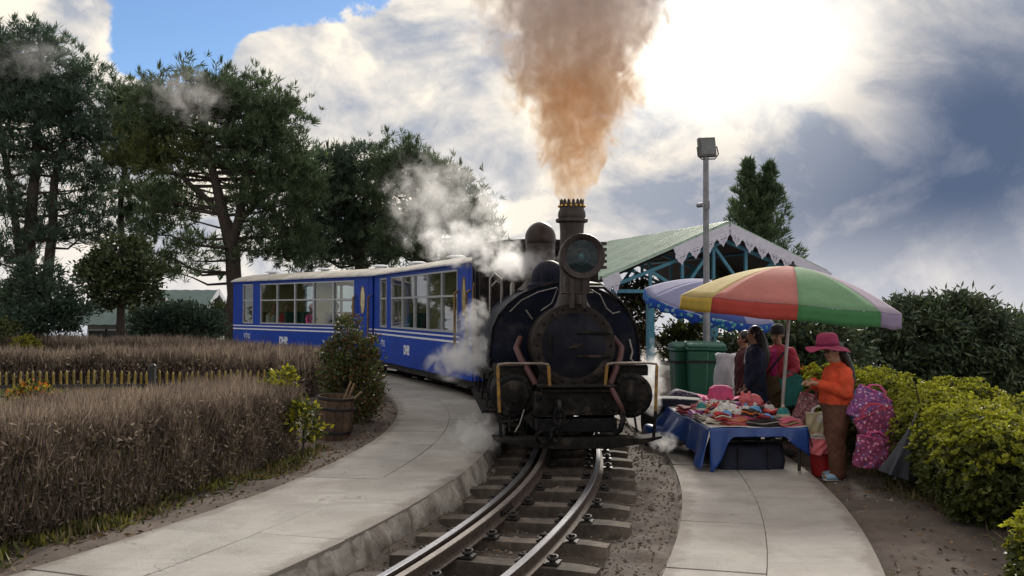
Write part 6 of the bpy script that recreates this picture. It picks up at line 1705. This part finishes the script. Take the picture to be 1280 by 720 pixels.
HI('scarf', 'folded_scarf', 'lilac folded scarf beside the tablecloth edge', 'scarf', -.40, .88, (.08, .14, .05), C_['violet'], 24, 0, .05, C_['lilac'])

HI('scarf', 'folded_scarf', 'teal folded scarf near the coral plush toy', 'scarf', .10, 1.02, (.12, .10, .05), C_['teal'], 25, .03, .7, C_['sky'])
HI('scarf', 'folded_scarf', 'orange folded scarf in the middle of the table', 'scarf', .06, .72, (.12, .09, .05), C_['orange'], 26, .03, -.5, C_['rust'])
HI('beanie', 'knitted_cap', 'black knitted cap with rose pompom', 'cap', .22, .66, (.075, .08, .11), C_['black'], 27, .04, .4, C_['rose'])
HI('beanie', 'knitted_cap', 'cream knitted cap with tan cuff', 'cap', -.05, .92, (.08, .08, .12), C_['cream'], 28, .03, .1, C_['tan'])
HI('plush', 'plush_toy', 'small red plush toy among the caps', 'toy', -.20, .98, (.07, .07, .055), C_['red'], 29, .07, .9, C_['white'])
HI('gloves', 'pair_of_gloves', 'white and lilac pair of knitted gloves', 'gloves', -.30, .36, (.09, .06, .04), C_['white'], 30, .05, 2.0, C_['lilac'])
HI('scarf', 'folded_scarf', 'grey folded scarf hanging over the tarpaulin side', 'scarf', -.43, .52, (.07, .13, .05), C_['grey'], 31, .01, .1, C_['cream'])
HI('gloves', 'pair_of_gloves', 'red and orange pair of knitted gloves', 'gloves', .12, .30, (.09, .06, .04), C_['red'], 32, .05, .3, C_['orange'])
HI('beanie', 'knitted_cap', 'teal knitted cap lying by the right edge', 'cap', .40, .42, (.07, .07, .10), C_['teal'], 33, .05, .3, C_['cream'])

_rn = random.Random(404); _pairs = [('red', 'cream'), ('black', 'sky'), ('white', 'rose'), ('violet', 'tan'), ('orange', 'navy'), ('sky', 'cream'), ('pink', 'grey'), ('grey', 'red'), ('cream', 'wine'), ('tan', 'red'), ('navy', 'pink'), ('rust', 'white'), ('lilac', 'white'), ('wine', 'sky'), ('coral', 'navy'), ('white', 'black'), ('rose', 'black'), ('teal', 'white'), ('black', 'orange'), ('red', 'violet'), ('white', 'sky'), ('cream', 'rust')]
for _k, (_a, _b) in enumerate(_pairs):
    _y = .10 + 1.25 * ((_k * .618) % 1); _x = _rn.uniform(-.40, .40); _t = ('scarf', 'gloves', 'beanie')[_k % 3]
    _n = {'scarf': ('folded_shawl', 'folded shawl', 'shawl'), 'gloves': ('pair_of_mittens', 'pair of mittens', 'mittens'), 'beanie': ('knitted_cap', 'bobble cap', 'cap')}[_t]
    _s = {'scarf': (.085, .07, .045), 'gloves': (.075, .05, .04), 'beanie': (.055, .055, .085)}[_t]
    HI(_t, _n[0], _a + ' and ' + _b + ' knitted ' + _n[1] + ' in the heap on the stall table', _n[2], _x, _y, _s, C_[_a], 50 + _k, .055 + _rn.uniform(0, .035), _rn.uniform(-1.5, 1.5), C_[_b])

# ------------------------------------------------------------------ bags and bundles round the stall
M_BAGN = M('holdall_navy', (.012, .014, .034), .8, var=.3, scale=6, bump=.5, bscale=7)
M_BAGK = M('holdall_black', (.016, .015, .018), .85, var=.3, scale=6, bump=.5, bscale=7)
def holdall(name, label, p, size, mat, seed, rz=0.0, strap=True, cat='bag'):
    root = empty(name, p, rz, label, cat); a, b_, c = size; mb = MB(); n, m_ = 20, 14
    rng = random.Random(seed); ph = [rng.uniform(0, 6.28) for _ in range(5)]; vs = []
    for i in range(m_ + 1):
        v = -math.pi / 2 + math.pi * i / m_
        for j in range(n):
            u = 2 * math.pi * j / n; sp = lambda t, e: math.copysign(abs(t) ** e, t)
            x = a * sp(math.cos(v), .35) * sp(math.cos(u), .35); y = b_ * sp(math.cos(v), .35) * sp(math.sin(u), .35); z = c / 2 + c / 2 * sp(math.sin(v), .45)
            k = 1 + .05 * math.sin(5 * x / a + ph[0] + 3 * z / c) + .04 * math.sin(7 * z / c + ph[1]); vs.append((x * k, y * k, z * (1 + .05 * math.sin(3 * x / a + ph[2])) + .004))
    mb.add(vs, [(i * n + j, i * n + (j + 1) % n, (i + 1) * n + (j + 1) % n, (i + 1) * n + j) for i in range(m_) for j in range(n)]); mb.build('body', mat, root, smooth=60)
    if strap:
        for x in (-a * .45, a * .45): s_ = MB(); s_.beam((x, -b_ * 1.03, c * .10), (x, -b_ * 1.03, c * .90), .012, .05); s_.build('strap', M_BAGK if mat is M_BAGN else M_BAGN, root)
        z_ = MB(); z_.tube([(-a * .8, -b_ * .3, c * 1.02), (0, -b_ * .3, c * 1.05), (a * .8, -b_ * .3, c * 1.02)], .010, 6); z_.build('zip', M_GALV, root)
        h = MB(); h.tube([(-a * .3, -b_ * .5, c), (-a * .2, -b_ * .6, c * 1.16), (a * .2, -b_ * .6, c * 1.16), (a * .3, -b_ * .5, c)], .014, 6); h.build('handle', M_BAGK, root)
    return root
def G(x, y, dz=0): return Vector((x, y, gz(x, y) + dz))
holdall('holdall', 'bulging navy holdall under the stall table', G(2.42, 10.32), (.34, .24, .36), M_BAGN, 1, R_(3))
holdall('holdall', 'black holdall farther back under the stall table', G(2.45, 11.0), (.30, .24, .34), M_BAGK, 2, R_(-8))
holdall('bundle', 'black bundle piled behind the table by the engine', G(1.92, 12.55), (.26, .24, .52), M_BAGK, 3, R_(20), False, 'bundle')
holdall('bundle', 'dark blue bundle lying over the black one', G(2.05, 12.35, .50), (.28, .20, .13), M_BAGN, 4, R_(-10), False, 'bundle')
holdall('bundle', 'blue plastic bundle on the ground behind the table corner', G(1.78, 12.0), (.17, .20, .30), M_TARP, 5, R_(10), False, 'bundle')
holdall('bundle', 'speckled dark cloth bundle next to the green bins', G(2.38, 13.6), (.26, .22, .60), floral('speckled_cloth', (.03, .025, .05), (.22, .16, .28), (.10, .09, .20), (.30, .26, .34), 30), 6, 0, False, 'bundle')
# white sack
M_SACK = M('sack_white', (.70, .71, .76), .5, var=.12, scale=7, bump=.6, bscale=9, trans=.2)
sp0 = foot(903, 13.9); sack = empty('plastic_sack', sp0, 0, 'tall white plastic sack beside the green bins', 'sack')
mb = MB(); n = 26; vs = []; rows = 22
for i in range(rows + 1):
    t = i / rows; r = .165 * (1 - .10 * t + .06 * math.sin(7 * t)) * (.86 if t < .03 else 1)
    if t > .80: r *= 1 - .12 * math.sin((t - .80) / .20 * math.pi)
    for j in range(n):
        a = 2 * math.pi * j / n; k = 1 + .08 * math.sin(3 * a + 9 * t) + .06 * math.sin(7 * a - 7 * t) + .04 * math.sin(11 * a + 13 * t); vs.append((r * k * math.cos(a) + .05 * t, r * k * .9 * math.sin(a), t * 1.10 + .012 * t * math.sin(3 * a + 1)))
mb.add(vs, [(i * n + j, i * n + (j + 1) % n, (i + 1) * n + (j + 1) % n, (i + 1) * n + j) for i in range(rows) for j in range(n)] + [tuple(range(n))[::-1]]); mb.build('sack_body', M_SACK, sack, solid=.004, smooth=60)
tm = MB(); lumpy(tm, (.03, 0, .90), (.12, .11, .06), 5, .15); tm.build('contents', C_['white'], sack)
# green wheeled bins
M_BIN = M('bin_green', (.008, .085, .050), .45, var=.15, scale=4)
def bin_(label, px, D, rz):
    p = foot(px, D); root = empty('litter_bin', p, rz, label, 'bin', 'green litter bins'); 
    q = MB(); a, b_, h = .17, .20, 1.0; vs = [(-a * .8, -b_ * .8, .08), (a * .8, -b_ * .8, .08), (a * .8, b_ * .8, .08), (-a * .8, b_ * .8, .08), (-a, -b_, h), (a, -b_, h), (a, b_, h), (-a, b_, h)]
    q.add(vs, [(3, 2, 1, 0), (4, 5, 6, 7), (0, 1, 5, 4), (1, 2, 6, 5), (2, 3, 7, 6), (3, 0, 4, 7)]); q.build('bin_body', M_BIN, root, bevel=.03)
    r = MB(); r.bx(-a - .02, a + .02, -b_ - .02, b_ + .02, h, h + .05); r.build('rim', M_BIN, root, bevel=.012)
    l = MB(); l.prism([(-b_ - .03, h + .052), (b_ + .04, h + .052), (b_ + .03, h + .11), (0, h + .15), (-b_, h + .10)], -a - .01, a + .01, 'x'); l.build('lid', M_BIN, root, bevel=.02)
    bd = MB(); bd.bx(-a - .006, a + .006, -b_ * .97 - .012, b_ * .97, h * .80, h * .84); bd.build('band', M_BAGK, root)
    for sg in (-1, 1): w_ = MB(); w_.lathe([(.09, -.02), (.09, .02)], 16, LM(sg * a * .85, b_ * .7, .09, 0, 90)); w_.build('wheel', M_BAGK, root)
bin_('green lidded litter bin nearest the engine', 852, 16.6, R_(8))
bin_('green lidded litter bin between the first and the lamp post', 871, 16.3, R_(-4))
bin_('green lidded litter bin half hidden by the white sack', 890, 16.4, R_(5))

# flowered bags hung along the hedge, tote, bucket
def hung_bag(label, px, py, D, w, h, t, mat, rot, hmat, name='shopping_bag', group='bags hung on the hedge', quilt=True):
    p = at(px, py, D); root = empty(name, p, 0, label, 'bag', group); root.rotation_euler = rot
    mb = MB(); n = 18
    for sgn in (-1, 1):
        mb.sheet(lambda u, v: ((u - .5) * w * (1 - .10 * (1 - v)), sgn * t / 2 * (math.sin(math.pi * min(max(u, .02), .98)) ** .5) * (1 - .55 * v ** 2) + .010 * math.sin(9 * u + 7 * v) + .008 * math.sin(17 * u - 11 * v + px), (v - .5) * h + .012 * math.sin(6 * u + px)), n, n)
    mb.build('pouch', mat, root, smooth=60, solid=.004)
    for sgn in (-1, 1):
        s_ = MB(); s_.tube([(-w * .26, sgn * t * .22, h * .45), (-w * .22, sgn * t * .25, h * .60), (0, sgn * t * .2, h * .70), (w * .22, sgn * t * .25, h * .60), (w * .26, sgn * t * .22, h * .45)], .0065, 7); s_.build('handle', hmat, root)
    tr_ = MB(); tr_.tube([(-w * .47, -t * .25, h * .46), (0, -t * .30, h * .47), (w * .47, -t * .25, h * .46)], .006, 6); tr_.build('trim', hmat, root)
    return root
hung_bag('uppermost pink flowered bag hanging beside the woman, tilted', 1085, 507, 9.75, .36, .32, .12, M_FLOR2, (0, R_(28), 0), M_ROSE)
hung_bag('large pink flowered bag in the middle of the hanging bags', 1097, 535, 9.55, .40, .36, .14, M_FLOR, (R_(4), R_(-22), 0), M_CORAL)
hung_bag('lowest pink flowered bag near the ground by the hedge', 1091, 566, 9.45, .38, .30, .13, M_FLOR, (R_(-3), R_(14), 0), M_ROSE)
hung_bag('flat blue bag tucked behind the flowered bags', 1073, 510, 9.95, .26, .30, .06, M_SKY if 'M_SKY' in globals() else C_['sky'], (0, R_(35), 0), C_['teal'])
hung_bag('rose patterned bag leaning between table and woman', 1004, 515, 10.55, .22, .40, .09, M_STRIPEBAG, (0, R_(22), 0), C_['wine'])
hung_bag('white and yellow tote bag behind the woman', 1021, 535, 10.45, .26, .34, .10, floral('tote_print', (.52, .45, .28), (.55, .52, .46), (.45, .26, .08), (.30, .22, .16), 9), (0, R_(3), 0), C_['white'])
hung_bag('pale pink crumpled bag over the red bucket', 1020, 556, 10.1, .30, .16, .16, C_['coral'], (0, R_(6), 0), C_['white'])
# red bucket
bk = ground_pt(1027, 594); bucket = empty('red_bucket', bk, 0, 'red plastic bucket at the feet of the woman', 'bucket'); M_RED = M('bucket_red', (.42, .018, .022), .4, var=.12)
q = MB(); q.lathe([(.0, .005), (.105, .005), (.11, .01), (.135, .24), (.145, .245), (.145, .255), (.128, .255), (.10, .02)], 26, cap=False); q.build('pail', M_RED, bucket)
q = MB(); q.tube([(-.14, 0, .245), (-.10, -.05, .30), (0, -.08, .32), (.10, -.05, .30), (.14, 0, .245)], .006, 6); q.build('handle', M_GALV, bucket)
# dark folded umbrella hanging point-up on the hedge
fu = at(1128, 565, 9.05); fold = empty('folded_umbrella', fu, 0, 'dark grey folded umbrella hanging on the hedge after the flowered bags', 'umbrella'); fold.rotation_euler = (R_(6), R_(16), 0)
M_DKC = M('umbrella_charcoal', (.045, .048, .062), .6, var=.2)
q = MB(); n = 24; vs = []
for i in range(11):
    t = i / 10; r = .012 + .125 * t ** 1.1
    for j in range(n): a = 2 * math.pi * j / n; k = 1 + .26 * math.cos(6 * a) * t; vs.append((r * k * math.cos(a), r * k * .6 * math.sin(a), .30 - .52 * t))
q.add(vs, [(i * n + j, i * n + (j + 1) % n, (i + 1) * n + (j + 1) % n, (i + 1) * n + j) for i in range(10) for j in range(n)]); q.build('folded_canopy', M_DKC, fold, smooth=60)
q = MB(); q.tube([(0, 0, .38), (0, 0, -.26)], .008, 8); q.build('shaft', M_GALV, fold)
# green bag carried beside the person in coral, crate and cardboard under the table edge
hung_bag('teal plastic bag held beside the person in coral', 990, 488, 12.2, .28, .34, .14, C_['teal'], (0, R_(-8), 0), C_['teal'], group='bags round the stall')
M_CARD = M('cardboard', (.30, .22, .14), .85, var=.15)
cbp = G(2.95, 10.75); cbx = empty('cardboard_flap', cbp, R_(20), 'flattened cardboard and pale paper on the ground beside the table', 'cardboard')
q = MB(); q.box((0, 0, .02), (.34, .26, .03)); q.build('sheet', M_CARD, cbx, bevel=.004); q = MB(); q.box((.03, -.02, .05), (.30, .22, .02), Euler((.1, .05, .2)).to_matrix()); q.build('sheet', M_TOPC, cbx, bevel=.004)
# flowers by the person in coral
flowerbush('orange and yellow flowers beside the person in coral', 1003, 474, 12.9, .16, [M_YFLOW, M_OFLOW, M_WEED], 96, 'flowering_plant')
# ------------------------------------------------------------------ smoke and steam (real volumes)
def vol_mat(name, dens_fn, col_fn, aniso=.25, absorb=None, rate=.33):
    m = bpy.data.materials.new(name); m.use_nodes = True; nt = m.node_tree; nt.nodes.clear()
    t = nt.nodes.new('ShaderNodeTexCoord'); x, y, z = sep(nt, t.outputs['Object'])
    pv = nt.nodes.new('ShaderNodeVolumePrincipled'); pv.inputs['Anisotropy'].default_value = aniso
    nt.links.new(dens_fn(nt, t.outputs['Object'], x, y, z).k, pv.inputs['Density'])
    c = col_fn(nt, t.outputs['Object'], x, y, z)
    if isinstance(c, tuple): pv.inputs['Color'].default_value = (*c, 1)
    else: nt.links.new(c, pv.inputs['Color'])
    if absorb: pv.inputs['Absorption Color'].default_value = (*absorb, 1)
    o = nt.nodes.new('ShaderNodeOutputMaterial'); nt.links.new(pv.outputs[0], o.inputs['Volume'])
    m.cycles.volume_step_rate = rate; m.cycles.homogeneous_volume = False
    return m
LW = Matrix.Translation(loco.location) @ Euler((0, 0, R_(4.5))).to_matrix().to_4x4()
ctop = LW @ Vector((.02, .58, 2.52))
PH = 4.2
def prad(t): return .085 + .36 * t ** .8 if t < .9 else .085 + .36 * t ** .8
def smoke_d(nt, v, x, y, z):
    h = z / 1.0
    rad = (h.max(0.001).pow(.85)) * .56 + .090
    mp = nt.nodes.new('ShaderNodeMapping'); mp.inputs['Scale'].default_value = (1, 1, .7); nt.links.new(v, mp.inputs[0])
    n1 = noise(nt, mp.outputs[0], 2.3, 2, .5, .6); n2 = noise(nt, mp.outputs[0], 5.2, 4, .56, .9)
    sway = (noise(nt, comb(nt, 0, 0, z), 1.4, 1) - .5) * .22
    xx = x + sway * (h * .6).min(1.0) - h * .015
    r = (xx * xx + y * y).sqrt() / rad
    e = r + (n1 - .5) * 1.6 * (h * .9 + .25).min(1.0) + (n2 - .5) * 1.25
    body_ = 1.0 - e.step(.58, .80)
    fade = 1.0 - z.step(PH * .72, PH * .97)
    core = (2.8 - h * .55).max(.9)
    lump = ((n2 - .5).abs() * 4.0 + .25) * ((n1 - .5) * 2.2 + 1.0).max(.15)
    return body_ * lump.pow(1.5) * core * 5.2 * fade
def smoke_c(nt, v, x, y, z):
    n1 = noise(nt, v, 2.2, 3, .5)
    k = (z + (n1 - .5) * 1.2).step(.85, 2.1)
    n3 = noise(nt, v, 5.5, 4, .6, .6).step(.42, .68)
    c1 = mixc(nt, n3, (.95, .76, .52), (.80, .55, .34)); c2 = mixc(nt, n3, (.88, .82, .79), (.72, .63, .60))
    return mixc(nt, k, c1, c2)
pm = MB(); prof = []
for k in range(22):
    z = -.03 + (PH + .03) * k / 21; zz = max(z, .001); prof.append(((.56 * zz ** .85 + .090) * 1.15 + (.02 if k else -.01), z))
pm.lathe(prof, 28); po = pm.build('smoke_plume', vol_mat('brown_smoke', smoke_d, smoke_c, .15, None, .17), None, smooth=0)
po.location = ctop; tag(po, 'thick brown smoke billowing straight up out of the chimney', 'smoke', kind='stuff')

def puff(label, p, r, dens, seed, col=(1, 1, 1), edge=.50, scale=3.4, rot=(0, 0, 0), amp=2.1):
    s = max(r)
    def d_(nt, v, x, y, z):
        mp = nt.nodes.new('ShaderNodeMapping'); mp.inputs['Location'].default_value = (seed * 3.7, seed * 1.9, seed * 2.3); nt.links.new(v, mp.inputs[0])
        q = ((x / r[0]) * (x / r[0]) + (y / r[1]) * (y / r[1]) + (z / r[2]) * (z / r[2])).sqrt()
        n1 = noise(nt, mp.outputs[0], scale / s, 4, .6, .4)
        e = q + (n1 - .5) * 2.0 * amp * .75
        return (1.0 - e.step(edge - .35, edge + .30)) * (1.0 - q.step(.78, .98)) * dens
    mb = MB(); mb.ball((0, 0, 0), r, 16, 10); o = mb.build('steam_cloud', vol_mat('steam_%d' % seed, d_, lambda *a: col, .55), None, smooth=0)
    o.location = p; o.rotation_euler = rot; tag(o, label, 'steam', 'clouds of white steam', 'stuff')
def L(x, y, z): return LW @ Vector((x, y, z))
puff('white steam blowing from the left cylinder across the front coach', L(-1.05, 1.55, .93), (.55, .40, .28), 6.5, 1, rot=(0, R_(-12), 0))
puff('white steam climbing the left side of the tank', L(-.98, 1.75, 1.30), (.22, .28, .42), 5.0, 2, rot=(0, R_(18), 0))
puff('white steam rolling along the ground at the left front step', L(-.98, .45, .22), (.34, .40, .26), 5.5, 3)
puff('small puff of steam on the ground right of the front step', L(.98, .55, .10), (.20, .22, .13), 2.6, 4)
puff('pale steam column right of the engine behind the cylinder', L(1.02, 1.3, .72), (.20, .30, .48), 3.6, 5)
puff('grey white steam swirling round the steam dome', L(-.42, 2.45, 2.08), (.62, .50, .30), 3.6, 6, (.98, .98, .99))
puff('grey steam drifting over the cab roof', L(-1.0, 3.6, 2.35), (.75, .60, .38), 2.4, 7, (.97, .97, .98))
puff('thin steam drifting across the pine behind the coach', at(545, 250, 17.5), (1.15, .9, 1.15), .50, 8, (.985, .98, .99), .46, 4.2, (0, R_(28), 0))
puff('faint mauve steam drifting before the broad pine', at(232, 118, 27), (1.7, 1.0, .95), .26, 9, (.97, .95, .97), .40, 4.2, (0, R_(12), 0))
puff('faint steam drifting before the tallest pine', at(40, 70, 28), (1.6, 1.0, .8), .16, 10, (.98, .98, .99), .40, 4.0, (0, R_(-10), 0))
puff('wisp of steam drifting up beside the white cloud', at(615, 262, 15.5), (.42, .5, .75), 1.0, 11, (.95, .94, .95), .5, 2.4)
